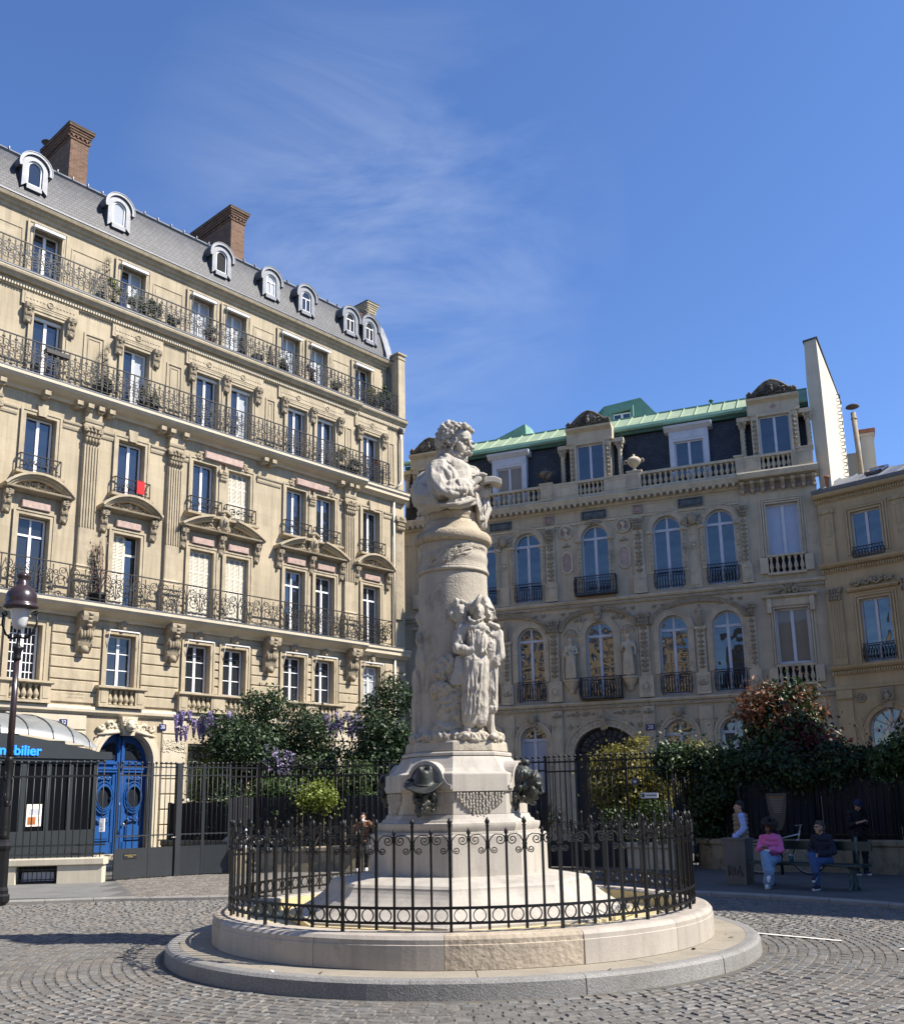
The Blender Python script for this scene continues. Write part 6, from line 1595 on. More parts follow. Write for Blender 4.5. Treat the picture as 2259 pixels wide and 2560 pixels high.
def build_right():
 B=empty('mansion',RO,RRZ, 'ornate carved stone mansion with arched windows, stone balustrade and green copper roof', 'building')
 U0,U1=-8.4,8.05;D=9.0
 awin=[-5.28,-3.4,-.66,2.12,4.06];WA=1.07
 ops=[];mb=MB()
 for x in awin:
  ops.append((x,x+WA,9.38,11.68+WA/2));ops.append((x,x+WA,5.42,7.83+WA/2))
  if x !=-.66:ops.append((x,x+WA,1.0,4.50))
 dr=(-1.32,1.12);ops.append((dr[0],dr[1],0.0,4.38))
 pav=[6.26,-7.5]
 for x in pav:ops+=[(x,x+1.12,10.2,12.15),(x,x+1.12,6.28,8.26),(x,x+1.12,1.6,4.3)]
 wall_sheet(mb,U0,U1,0,13.0,ops,0,.26)
 for x in awin:
  spandrel(mb,x,x+WA,11.68,0,.26);spandrel(mb,x,x+WA,7.83,0,.26)
  if x !=-.66:spandrel(mb,x,x+WA,4.0,0,.26,rise=.5)
 spandrel(mb,dr[0],dr[1],3.35,0,.26,rise=1.03)
 mb.build('wall', 'stone_grey',B)
 mb=MB();mb.add([(U1,0,0),(U1,D,0),(U1,D,13.2),(U1,0,13.2),(U0,0,0),(U0,D,0),(U0,D,13.2),(U0,0,13.2)],[(0,1,2,3),(5,4,7,6),(1,5,6,2)]);mb.build('flank_wall', 'stone_grey',B)
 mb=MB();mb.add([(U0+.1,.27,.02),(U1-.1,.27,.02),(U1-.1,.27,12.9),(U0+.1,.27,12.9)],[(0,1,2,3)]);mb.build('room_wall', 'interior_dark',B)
 # string courses with dentils, cornice
 for z in (5.12,9.04):
  mb=MB();mb.ex_u([(0,z-.06),(-.05,z-.06),(-.05,z+.06),(-.13,z+.08),(-.17,z+.14),(-.17,z+.2),(0,z+.25)],U0,U1);o=mb.build('string_course', 'stone_grey_trim',B)
  mb=MB();n=int((U1-U0)/.075)
  for k in range(n):u=U0+k*.075;mb.box(u,u+.045,-.10,-.05,z-.04,z+.055)
  mb.build('dentils', 'stone_grey_trim',o)['kind']= 'stuff'
 mb=MB();mb.ex_u([(0,12.86),(-.08,12.88),(-.10,13.02),(-.30,13.06),(-.34,13.16),(-.38,13.24),(-.36,13.30),(0,13.32)],U0,5.4);co=mb.build('cornice', 'stone_grey_trim',B)
 mb=MB();mb.ex_u([(0,12.95),(-.12,13.0),(-.14,13.06),(-.44,13.10),(-.48,13.2),(-.50,13.28),(-.47,13.34),(0,13.36)],5.4,U1+.12);mb.build('cornice', 'stone_grey_trim',B)
 mb=MB();mb.box(-.05,.05,-.26,0,-.1,0);mb.ell((0,-.2,-.1),(.05,.06,.05),6,5);md=mb.mesh('modillion', 'stone_grey_trim')
 u=-8.2
 while u<5.3:put('modillion',md,co,(u,-.08,13.06));u+=.24
 mb=MB();console(mb,.13,.40,.34);cbm=mb.mesh('bracket', 'stone_grey_trim')
 for k in range(8):
  put('bracket',cbm,B,(5.52+k*.355,-.02,13.02))
  if k<7:mb=MB();mb.box(5.62+k*.355,5.78+k*.355,-.03,0,12.68,12.86);mb.build('marble_panel', 'marble_red',B)
 # frieze with marble insets
 mb=MB();mb.box(-8.3,5.3,-.05,0,12.30,12.36)
 for a,b in ((-8.0,-5.3),(-5.2,-2.15),(-1.7,-.62),(.42,1.42),(1.82,3.0),(4.2,5.3)):panel(mb,a,b,12.42,12.80)
 mb.build('frieze', 'stone_grey_trim',B)
 for a,b,m_ in ((-.52,.32, 'marble_dark'),(-4.35,-3.55, 'marble_dark'),(3.2,4.0, 'marble_dark'),(-2.02,-1.8, 'marble_red'),(1.5,1.72, 'marble_red')):
  mb=MB();mb.bev(a,b,-.055,0,12.5,12.72,.012);panel(mb,a-.06,b+.06,12.44,12.78,.05,0,.07);mb.build('marble_panel',m_,B)
 # --- windows
 cl={(-.66,2): 'pane_blind',(-3.4,2): 'glass',(2.12,2): 'glass'}
 for x in awin:
  arch_window(B,x,9.38,WA,2.30,.17,glass='glass');arch_window(B,x,5.42,WA,2.41,.17,glass='glass')
  if x !=-.66:arch_window(B,x,1.0,WA,3.0,.17,rise=.5,glass='glass',glass_low='pane_white' if x==-3.4 else 'glass')
  mb=MB();arch_ring(mb,x,x+WA,11.68,.17,-.05,0,teeth=26);arch_ring(mb,x-.17,x+WA+.17,11.68,.035,-.075,0)
  for s in (x-.1,x+WA+.1):mb.box(s-.08,s+.08,-.055,0,10.0,11.55);mb.box(s-.13,s+.13,-.1,0,11.55,11.68);mb.ell((s,-.11,11.62),(.1,.05,.07),6,5);arabesque(mb,s,10.1,11.5,.12,-.055,int(x*7))
  mb.build('arch_surround', 'stone_grey_trim',B)
  mb=MB();arch_ring(mb,x,x+WA,7.83,.2,-.06,0,teeth=30,legs=6.2);arch_ring(mb,x-.2,x+WA+.2,7.83,.035,-.085,0)
  for s in (x-.1,x+WA+.1):
   for k in range(13):mb.box(s-.07,s+.07,-.075,-.06,6.25+k*.12,6.32+k*.12)
  mb.build('arch_surround', 'stone_grey_trim',B)
  if x !=-.66:
   mb=MB();arch_ring(mb,x,x+WA,4.0,.12,-.05,0,rise=.5,legs=1.0);arch_ring(mb,x-.12,x+WA+.12,4.0,.07,-.085,0,rise=.62,legs=3.0);mb.build('arch_surround', 'stone_grey_trim',B)
   cx=x+WA/2;mb=MB();mb.prism([(cx-.12,4.5),(cx+.12,4.5),(cx+.17,4.95),(cx-.17,4.95)],-.14,0);mb.ell((cx,-.16,4.76),(.12,.07,.17),8,6);scrollwork(mb,cx,4.75,.5,.28,-.02,.08,3,1,False);mb.build('keystone', 'stone_carve',B)
   for s in (-1,1):mb=MB();scrollwork(mb,cx+s*.66,4.38,.28,.3,-.01,.05,5,1,True);mb.build('spandrel_carving', 'stone_carve',B)
  guard(B,x-.02 if x !=-.66 else x-.27,x+WA+.02 if x !=-.66 else x+WA+.27,9.40,.72,-.10 if x !=-.66 else -.34,0 if x !=-.66 else .34)
  guard(B,x-.02 if x !=-.66 else x-.25,x+WA+.02 if x !=-.66 else x+WA+.27,5.43,.80,-.10 if x !=-.66 else -.32,0 if x !=-.66 else .32)
 for x in pav:
  rect_window(B,x,10.2,1.12,1.95,.16,frame='paint_bluewhite',glass='pane_white' if x>0 else 'glass',fw=.07);rect_window(B,x,6.28,1.12,1.98,.16,frame='paint_bluewhite',glass='pane_blind',fw=.07);rect_window(B,x,1.6,1.12,2.7,.16,frame='paint_bluewhite',fw=.07)
  mb=MB()
  for (za,zb) in ((10.2,12.15),(6.28,8.26)):
   for e,pr in ((.22,.03),(.13,.055),(.05,.03)):mb.ringstrip([(x+1.12+e,za),(x+1.12+e,zb+e),(x-e,zb+e),(x-e,za)],[(x+1.12+e-.05,za),(x+1.12+e-.05,zb+e-.05),(x-e+.05,zb+e-.05),(x-e+.05,za)],-pr,0)
   if za>9:mb.build('architrave', 'stone_grey_trim',B);mb=MB()
  mb.box(x-.22,x+1.34,-.07,0,8.36,8.62);mb.ex_u([(0,8.62),(-.12,8.63),(-.2,8.68),(-.2,8.74),(0,8.78)],x-.34,x+1.46)
  for s in (x-.16,x+1.28):mb.box(s-.08,s+.08,-.14,0,8.1,8.62)
  mb.build('architrave', 'stone_grey_trim',B)
  mb=MB();c=x+.56
  scrollwork(mb,c,8.86,1.5,.26,-.1,.11,4,3,True)
  for s in (-1,1):mb.limb((c+s*.12,-.14,8.9),(c+s*.22,-.14,9.04),.06,.05);mb.ell((c+s*.1,-.15,9.1),(.05,.05,.06),7,5);mb.limb((c+s*.2,-.14,9.0),(c+s*.36,-.12,8.86),.045,.03)
  mb.build('putti_crest', 'stone_carve',B)
  for zb in (9.56,5.58):
   mb=MB();mb.box(x-.1,x+1.22,-.16,0,zb+.58,zb+.66);mb.box(x-.1,x+1.22,-.14,0,zb-.08,zb);mb.box(x-.35,x-.06,-.12,0,zb,zb+.58);mb.box(x+1.18,x+1.47,-.12,0,zb,zb+.58);mb.box(x-.06,x+1.18,-.02,0.01,zb,zb+.58);ba=mb.build('balustrade', 'stone_grey_trim',B)
   mb=MB();mb.box(x-.06,x+1.18,-.03,-.021,zb,zb+.58);mb.build('shade_sheet', 'interior_dark',ba)  # dark sheet behind the balusters, painted in place of shade
   bm=_W.setdefault('rbal',baluster_mesh(.58,.075, 'stone_grey_trim'))
   for k in range(6):put('baluster',bm,ba,(x+.04+1.04*k/5,-.09,zb))
 # --- pilasters
 for i,(a,b) in enumerate(((-5.86,-5.5),(-2.1,-1.72),(1.38,1.76),(5.33,5.58))):
  w=b-a;c=(a+b)/2
  mb=MB();mb.box(a,b,-.07,0,9.3,12.3);mb.box(a-.06,b+.06,-.12,0,9.3,10.0);panel(mb,a-.02,b+.02,9.42,9.88,.03,-.12);mb.prism([(c,9.45),(c+.14,9.65),(c,9.85),(c-.14,9.65)],-.135,-.12);p2=mb.build('pilaster', 'stone_grey_trim',B)
  mb=MB();mb.box(a,b,-.08,0,5.38,8.55);mb.box(a-.08,b+.08,-.13,0,5.38,6.16);mb.tube([(c+.15*math.cos(q),-.13,5.76+.17*math.sin(q)) for q in [k*.52 for k in range(12)]],.03,5,True);mb.ell((c,-.13,5.76),(.1,.05,.12),8,6);p1=mb.build('pilaster', 'stone_grey_trim',B)
  mb=MB();mb.box(a-.03,b+.03,-.08,0,0,5.05);panel(mb,a+.02,b-.02,1.2,4.5,.03,-.08);mb.prism([(c-.12,4.42),(c,4.28),(c+.12,4.42),(c+.12,4.36),(c,4.20),(c-.12,4.36)],-.10,-.08);p0=mb.build('pilaster', 'stone_grey_trim',B)
  mb=MB();arabesque(mb,c,10.1,11.75,w*.9,-.08,i);mb.build('arabesque', 'stone_carve',p2);mb=MB();arabesque(mb,c,6.3,8.0,w*.9,-.09,i+9);mb.build('arabesque', 'stone_carve',p1);mb=MB();scrollwork(mb,c,4.85,.34,.26,-.08,.06,i,1);mb.build('arabesque', 'stone_carve',p0)
  mb=MB();mb.at((c,0,11.78));capital(mb,w,.45,.11);mb.M=Matrix.Identity(4);mb.build('capital', 'stone_carve',p2);mb=MB();mb.at((c,0,8.05));capital(mb,w*1.05,.5,.12);mb.M=Matrix.Identity(4);mb.build('capital', 'stone_carve',p1)
 # small piers between paired windows
 for c in (-3.87+.02,3.63):
  mb=MB();mb.box(c-.2,c+.2,-.05,0,9.3,10.05);panel(mb,c-.16,c+.16,9.42,9.95,.03,-.05);panel(mb,c-.17,c+.17,10.05,11.4,.03);mb.tube([(c+.14*math.cos(q),-.02,10.95+.14*math.sin(q)) for q in [k*.52 for k in range(12)]],.028,5,True);mb.ell((c,-.02,10.95),(.07,.04,.07),7,5);mb.build('pier', 'stone_grey_trim',B)
  mb=MB();mb.box(c-.16,c+.16,-.07,0,6.16,7.75);mb.box(c-.22,c+.22,-.12,0,7.75,7.86);mb.box(c-.24,c+.24,-.1,0,5.38,6.16);panel(mb,c-.17,c+.17,5.5,6.05,.03,-.1);mb.build('pier', 'stone_grey_trim',B)
  mb=MB();mb.box(c-.24,c+.24,-.05,0,0,4.95);panel(mb,c-.18,c+.18,1.2,4.5,.03,-.05);mb.build('pier', 'stone_grey_trim',B)
  mb=MB();scrollwork(mb,c,11.9,.75,.62,-.03,.11,6,2);mb.ell((c,-.1,11.95),(.17,.09,.24),9,7);mb.build('carving', 'stone_carve',B);mb=MB();arabesque(mb,c,6.3,7.7,.26,-.07,4);mb.build('carving', 'stone_carve',B);mb=MB();scrollwork(mb,c,5.78,.3,.3,-.1,.05,2,1);mb.build('carving', 'stone_carve',B)
  statue_fig('niche_figure',(c,-.12,7.86),.82,B, 'stone_carve',3,True)
 # relieving arches over the bays
 for (a,b) in ((-1.62,1.30),(1.86,5.26),(-5.4,-2.18)):
  mb=MB();r=(b-a)/2;arch_ring(mb,a+.1,b-.1,8.08,.16,-.10,0,26,rise=.70);arch_ring(mb,a-.04,b+.04,8.08,.03,-.13,0,26,rise=.86)
  for k in range(34):
   q=math.pi*(k+.5)/34;mb.ell(((a+b)/2+(r-.03)*math.cos(q),-.11,8.08+.77*math.sin(q)),(.05,.03,.045),6,4)
  mb.build('relieving_arch', 'stone_carve',B)
  for s in (-1,1):mb=MB();scrollwork(mb,(a+b)/2+s*r*.82,8.82,.5,.3,-.01,.06,7,1,False);mb.build('spandrel_carving', 'stone_carve',B)
 mb=MB();c=-.13;mb.prism([(c-.1,8.38),(c+.1,8.38),(c+.15,8.95),(c-.15,8.95)],-.18,0);mb.ell((c,-.2,8.7),(.1,.08,.12),8,6);mb.ell((c,-.19,8.5),(.12,.07,.1),8,6);mb.build('keystone', 'stone_carve',B)
 for s in (-1,1):mb=MB();scrollwork(mb,c+s*.72,8.5,.55,.3,-.01,.06,5,1,True);mb.build('carving', 'stone_carve',B)
 # niches with statues
 for k,c in enumerate((-1.235,.975)):
  w=.62
  mb=MB();arch_ring(mb,c-w/2,c+w/2,7.86,.06,-.05,0,14,legs=6.18)
  mb.build('niche_frame', 'stone_grey_trim',B)
  mb=MB();n=14
  pts=[(c+w/2*math.cos(math.pi*i/n),w/2*.0-.0+.012-.0,0) for i in range(n+1)]
  mb.prism([(c+w/2,6.18)]+arc(c,7.86,w/2,0,math.pi,12)+[(c-w/2,6.18)],-.012,-.004)
  for i in range(9):
   q=math.pi*(i+.5)/9;mb.tube([(c,-.02,7.86),(c+.27*math.cos(q),-.03,7.86+.27*math.sin(q))],[.01,.035],5)
  mb.build('niche_back', 'stone_grey',B)
  mb=MB();mb.lathe([(.06,5.66),(.12,5.72),(.10,5.8),(.22,5.92),(.28,6.02),(.30,6.1),(.34,6.12),(.34,6.18)],14,(c,-.04));mb.build('corbel', 'stone_grey_trim',B)
  statue_fig('statue',(c,-.14,6.18),1.62,B, 'statue_stone' if False else 'stone_grey_trim',k)
 # medallions and marble plaques of the middle bay
 for c in (-1.25,1.02):
  mb=MB();mb.tube([(c+.27*math.cos(q),-.03,12.03+.27*math.sin(q)) for q in [2*math.pi*k/22 for k in range(22)]],.045,6,True);mb.tube([(c+.2*math.cos(q),-.02,12.03+.2*math.sin(q)) for q in [2*math.pi*k/22 for k in range(22)]],.02,5,True)
  me=mb.build('medallion', 'stone_grey_trim',B)
  mb=MB();mb.prism([(c+.22*math.cos(2*math.pi*k/22),12.03+.22*math.sin(2*math.pi*k/22)) for k in range(22)],-.012,0);mb.build('medallion_ground', 'marble_red',me)
  mb=MB();mb.ell((c,-.05,12.09),(.08,.06,.1),9,7);mb.ell((c+.07,-.06,12.08),(.03,.03,.03),6,5);mb.limb((c,-.04,12.0),(c,-.04,11.93),.04,.05);mb.ell((c,-.03,11.86),(.13,.05,.07),8,6);mb.ell((c-.04,-.05,12.13),(.08,.06,.08),8,6);mb.build('profile_bust', 'stone_grey_trim',me)
  zc=10.8
  po=[(c+.23,zc-.32),(c+.23,zc+.32),(c+.14,zc+.38),(c+.1,zc+.46),(c-.1,zc+.46),(c-.14,zc+.38),(c-.23,zc+.32),(c-.23,zc-.32),(c-.14,zc-.38),(c-.1,zc-.46),(c+.1,zc-.46),(c+.14,zc-.38)]
  pi_=[(c+(x-c)*.72,zc+(z-zc)*.82) for x,z in po];mb=MB();mb.ringstrip(po,pi_,-.05,0,True);pq=mb.build('plaque_frame', 'stone_grey_trim',B)
  mb=MB();mb.prism(pi_,-.02,0);mb.build('marble_plaque', 'marble_red' if c<0 else 'marble_pink',pq)
  mb=MB();scrollwork(mb,c,11.48,.3,.2,-.02,.06,3,1);mb.build('carving', 'stone_carve',B)
 mb=MB();scrollwork(mb,-.13,12.28,.7,.2,-.05,.09,2,2);mb.build('carving', 'stone_carve',B)
 # --- doorway
 mb=MB();arch_ring(mb,dr[0],dr[1],3.35,.26,-.05,0,26,rise=1.03,legs=0.0,teeth=0);arch_ring(mb,dr[0]-.26,dr[1]+.26,3.35,.05,-.10,0,26,rise=1.29,legs=0.0)
 for k in range(22):q=math.pi*(k+.5)/22;mb.ell((-.1+1.35*math.cos(q),-.06,3.35+1.16*math.sin(q)),(.05,.03,.05),6,4)
 mb.build('door_surround', 'stone_grey_trim',B)
 mb=MB();panel(mb,-1.66,-.36,4.72,5.04,.03);mb.build('frieze_panel', 'stone_grey_trim',B);mb=MB();panel(mb,.16,1.34,4.72,5.04,.03);mb.build('frieze_panel', 'stone_grey_trim',B)
 for (x_,z_,w_,h_,n_) in ((-1.0,4.88,1.1,.24,3),(.75,4.88,1.0,.24,3),(-1.25,4.42,.5,.36,1),(1.05,4.42,.5,.36,1)):mb=MB();scrollwork(mb,x_,z_,w_,h_,-.005,.05,6,n_,False);mb.build('carving', 'stone_carve',B)
 statue_fig('keystone_figure',(-.1,-.2,4.22),.8,B, 'stone_carve',5)
 mb=MB();mb.prism([(dr[1],0)]+arc(-.1,3.35,1.22,0,math.pi,20,1.03)+[(dr[0],0)],.2,.22);do=mb.build('door', 'iron_blue',B)
 mb=MB();mb.box(dr[0],dr[1],.14,.2,3.2,3.38);mb.box(-.16,-.04,.14,.2,0,3.2)
 for k in range(13):
  q=math.pi*(k+.5)/13;mb.tube([(-.1+.2*math.cos(q),.17,3.38+.2*math.sin(q)),(-.1+1.1*math.cos(q),.17,3.38+.94*math.sin(q))],.016,5)
 for rr in (.45,.75,1.05):mb.tube([(-.1+rr*math.cos(q),.17,3.38+rr*.88*math.sin(q)) for q in [math.pi*k/20 for k in range(21)]],.016,5)
 for x in (-.95,-.55,.35,.75):mb.box(x-.03,x+.03,.16,.2,0,3.2)
 mb.build('fanlight_grille', 'iron',do)
 mb=MB();mb.box(1.45,1.79,-.115,-.09,4.16,4.38);pl=mb.build('house_number', 'enamel_blue',B);text_on(pl, '28',(1.62,-.118,4.27),.2, 'paint_white')
 # --- roof balustrade
 bal=baluster_mesh(.48,.085, 'stone_grey_trim')
 y0=-.16
 def run(a,b,n):
  mb=MB();mb.box(a,b,y0-.1,y0+.1,13.34,13.42);mb.box(a,b,y0-.12,y0+.12,13.90,14.0);o=mb.build('balustrade', 'stone_grey_trim',B)
  for k in range(n):put('baluster',bal,o,(a+(b-a)*(k+.5)/n,y0,13.42))
 run(-5.5,-2.15,16);run(-.62,.4,6);run(1.86,5.36,17);run(6.25,7.3,6);run(-7.6,-6.6,6)
 for (a,b) in ((-2.15,-1.68),(1.36,1.86),(5.36,5.62),(7.55,8.05),(-5.8,-5.5)):
  mb=MB();mb.box(a,b,y0-.15,y0+.15,13.34,14.02);mb.box(a-.05,b+.05,y0-.18,y0+.18,14.02,14.08);panel(mb,a+.06,b-.06,13.45,13.9,.03,y0-.15);mb.build('balustrade_pier', 'stone_grey_trim',B)
 for (a,b) in ((-1.68,-.62),(.4,1.36),(5.62,6.25),(7.3,7.55),(-6.6,-5.8)):
  mb=MB();mb.box(a,b,y0-.1,y0+.1,13.34,13.92);mb.box(a,b,y0-.12,y0+.12,13.92,14.0);panel(mb,a+.08,b-.08,13.45,13.85,.03,y0-.1);mb.build('parapet_panel', 'stone_grey_trim',B)
 # urns
 for c in (-1.92,1.61):
  mb=MB();mb.lathe([(.12,14.08),(.14,14.11),(.06,14.16),(.05,14.22),(.12,14.28),(.25,14.42),(.29,14.52),(.27,14.55),(.24,14.56),(.21,14.62),(.1,14.68),(.04,14.72),(.05,14.76),(.01,14.8)],16,(c,y0))
  for s in (-1,1):mb.tube(spiral(c+s*.30,14.52,.1,.8,-math.pi/2,s,10,y0),.025,5)
  mb.build('urn', 'stone_grey_trim' if c>0 else 'stone_black',B)
 # --- mansard
 mb=MB();mb.ex_u([(.40,13.3),(.50,14.6),(.62,15.9),(.62,16.02)],U0,U1,False);rf=mb.build('mansard', 'slate_dark',B)
 mb=MB();mb.ex_u([(.40,16.0),(.34,16.0),(.30,16.08),(.34,16.2),(.44,16.2),(.62,16.1)],U0,U1);mb.build('copper_gutter', 'copper_green',rf)
 mb=MB();mb.ex_u([(.5,15.86),(.46,15.88),(.46,16.0),(.55,16.02)],U0,U1);mb.build('copper_edge', 'copper_dark',rf)
 mb=MB();mb.ex_u([(.44,16.16),(2.0,17.16),(2.08,17.16)],U0,U1,False);mb.add([(U0,2.08,17.16),(U1,2.08,17.16),(U1,7,17.2),(U0,7,17.2)],[(0,1,2,3)]);mb.build('copper_roof', 'copper_pale',rf)
 mb=MB();mb.add([(0,.44,16.16),(.035,.44,16.16),(.035,2.0,17.16),(0,2.0,17.16),(0,.42,16.21),(.035,.42,16.21),(.035,1.98,17.21),(0,1.98,17.21)],[(4,5,6,7),(0,1,5,4),(1,2,6,5),(3,0,4,7)]);bt=mb.mesh('batten', 'copper_pale')
 u=U0+.1
 while u<U1:put('batten',bt,rf,(u,0,0));u+=.53
 mb=MB();mb.ex_u([(1.98,17.14),(1.98,17.22),(2.1,17.24),(2.12,17.16)],U0,U1);mb.build('ridge_roll', 'copper_green',rf)
 # copper lantern and gable behind
 mb=MB();z=17.15;y1,y2=3.6,5.6
 mb.add([(-.55,y1,z),(2.3,y1,z),(2.3,y2,z),(-.55,y2,z),(-.55,y1,z+1.15),(1.35,y1,z+1.55),(1.45,y2,z+1.55),(-.3,y2,z+1.4),(-.25,y1,z+1.42),(2.05,y1,z+.62),(2.1,y2,z+.62)],
    [(0,1,9,5,8,4),(1,2,10,9),(9,10,6,5),(5,6,7,8),(4,8,7,3,0),(2,3,7,6,10)]);tu=mb.build('copper_lantern', 'copper_green',rf)
 mb=MB();mb.ringstrip([(1.05,z+.1),(1.05,z+1.2),(.0,z+1.1),(.0,z+.1)],[(.93,z+.1),(.93,z+1.02),(.14,z+.95),(.14,z+.1)],y1-.22,y1+.02);mb.build('lantern_dormer', 'copper_green',rf)
 rect_window(rf,.15,z+.1,.78,.82,y1-.12,rows=(.5,),name='lantern_window')
 mb=MB();mb.add([(-7.2,3.4,17.1),(-3.75,3.4,17.1),(-3.2,4.6,17.1),(-6.8,4.8,17.1),(-3.85,3.5,18.35),(-3.75,4.2,18.35)],[(0,1,4),(1,2,5,4),(2,3,5),(3,0,4,5)]);mb.build('copper_gable', 'copper_green',rf)
 mb=MB();mb.lathe([(.05,17.1),(.05,17.5),(.11,17.5),(.02,17.58)],8,(4.4,2.4));mb.build('vent_pipe', 'copper_dark',rf)
 # --- stone dormers with black carved crests
 for c in (-.13,6.83,-7.0):
  w=.62;yd=-.02
  mb=MB();mb.ringstrip([(c+.82,14.0),(c+.82,15.95),(c-.82,15.95),(c-.82,14.0)],[(c+.55,14.0),(c+.55,15.55),(c-.55,15.55),(c-.55,14.0)],yd,yd+.5)
  mb.ringstrip([(c+.62,14.0),(c+.62,15.62),(c-.62,15.62),(c-.62,14.0)],[(c+.55,14.0),(c+.55,15.55),(c-.55,15.55),(c-.55,14.0)],yd-.04,yd)
  mb.ex_u([(yd+.3,15.62),(yd-.04,15.62),(yd-.05,15.68),(yd-.02,15.7),(yd-.02,16.06),(yd-.12,16.12),(yd-.2,16.16),(yd-.22,16.24),(yd+.6,16.27)],c-.92,c+.92)
  for s in (-1,1):mb.box(c+s*.82-.01 if s<0 else c+.82,c-.82 if s<0 else c+.83,yd+.02,1.3,14.0,16.0)
  dmr=mb.build('stone_dormer', 'stone_grey_trim',B)
  mb=MB();mb.add([(c-.9,yd-.2,16.26),(c+.9,yd-.2,16.26),(c+.9,2.0,16.5),(c-.9,2.0,16.5)],[(0,1,2,3)]);mb.build('dormer_roof', 'copper_dark',dmr)
  rect_window(dmr,c-.55,14.0,1.1,1.55,yd+.12,frame='paint_bluewhite',name='dormer_window')
  for s in (-1,1):
   mb=MB();x=c+s*1.16;n=24
   for st in range(3):mb.tube([(x+.045*math.cos(st*2.1+k*.65),yd+.2+.045*math.sin(st*2.1+k*.65),14.05+1.2*k/n) for k in range(n+1)],.055,6)
   mb.build('twisted_column', 'stone_grey_trim',dmr)
   mb=MB();mb.at((x,yd+.3,15.24));capital(mb,.26,.26,.14);mb.M=Matrix.Identity(4);mb.box(min(x-.14*s,c+s*.8),max(x+.16*s,x-.14*s,c+s*.8),yd+.05,yd+.5,15.5,15.66) if False else mb.box(min(c+s*.84,x+s*.17),max(c+s*.84,x+s*.17),yd+.06,yd+.5,15.5,15.66);mb.build('column_entablature', 'stone_grey_trim',dmr)
  for s in (-1,1):mb=MB();arabesque(mb,c+s*.7,14.1,15.4,.2,yd,1);mb.build('arabesque', 'stone_carve',dmr)
  mb=MB();mb.prism([(c-.9,16.27),(c+.9,16.27),(c+.88,16.4),(c+.62,16.44),(c+.4,16.68),(c+.2,16.82),(c,16.88),(c-.2,16.82),(c-.4,16.68),(c-.62,16.44),(c-.88,16.4)],yd-.1,yd+.12);scrollwork(mb,c,16.48,1.5,.46,yd-.1,.1,3,3)
  for s in (-1,1):mb.tube(spiral(c+s*.82,16.42,.1,1.2,math.pi/2,s,10,yd-.1),.05,6)
  mb.tube([(c+x_,yd-.08,z_) for x_,z_ in ((-.66,16.46),(-.42,16.68),(-.2,16.84),(0,16.9),(.2,16.84),(.42,16.68),(.66,16.46))],.05,6)
  mb.build('carved_crest', 'stone_black',dmr)
  if c>5:mb=MB();mb.prism([(c,15.78),(c+.13,15.88),(c,15.98),(c-.13,15.88)],yd-.035,yd-.02);mb.build('marble_lozenge', 'marble_red',dmr)
 # white wooden dormers
 for c in (-3.62,3.66):
  yd=.30;mb=MB();mb.ringstrip([(c+.74,13.4),(c+.74,15.62),(c-.74,15.62),(c-.74,13.4)],[(c+.55,13.4),(c+.55,15.2),(c-.55,15.2),(c-.55,13.4)],yd,yd+.4)
  mb.box(c-.66,c+.66,yd-.02,yd,15.3,15.5);mb.ex_u([(yd+.3,15.6),(yd-.03,15.62),(yd-.1,15.68),(yd-.18,15.74),(yd-.2,15.82),(yd+1.2,15.9)],c-.9,c+.9)
  dmr=mb.build('wood_dormer', 'paint_bluewhite',B)
  rect_window(dmr,c-.55,13.4,1.1,1.8,yd+.1,frame='paint_bluewhite',glass='pane_blind' if c<0 else 'glass',name='dormer_window')
 return B
RIGHT=build_right()
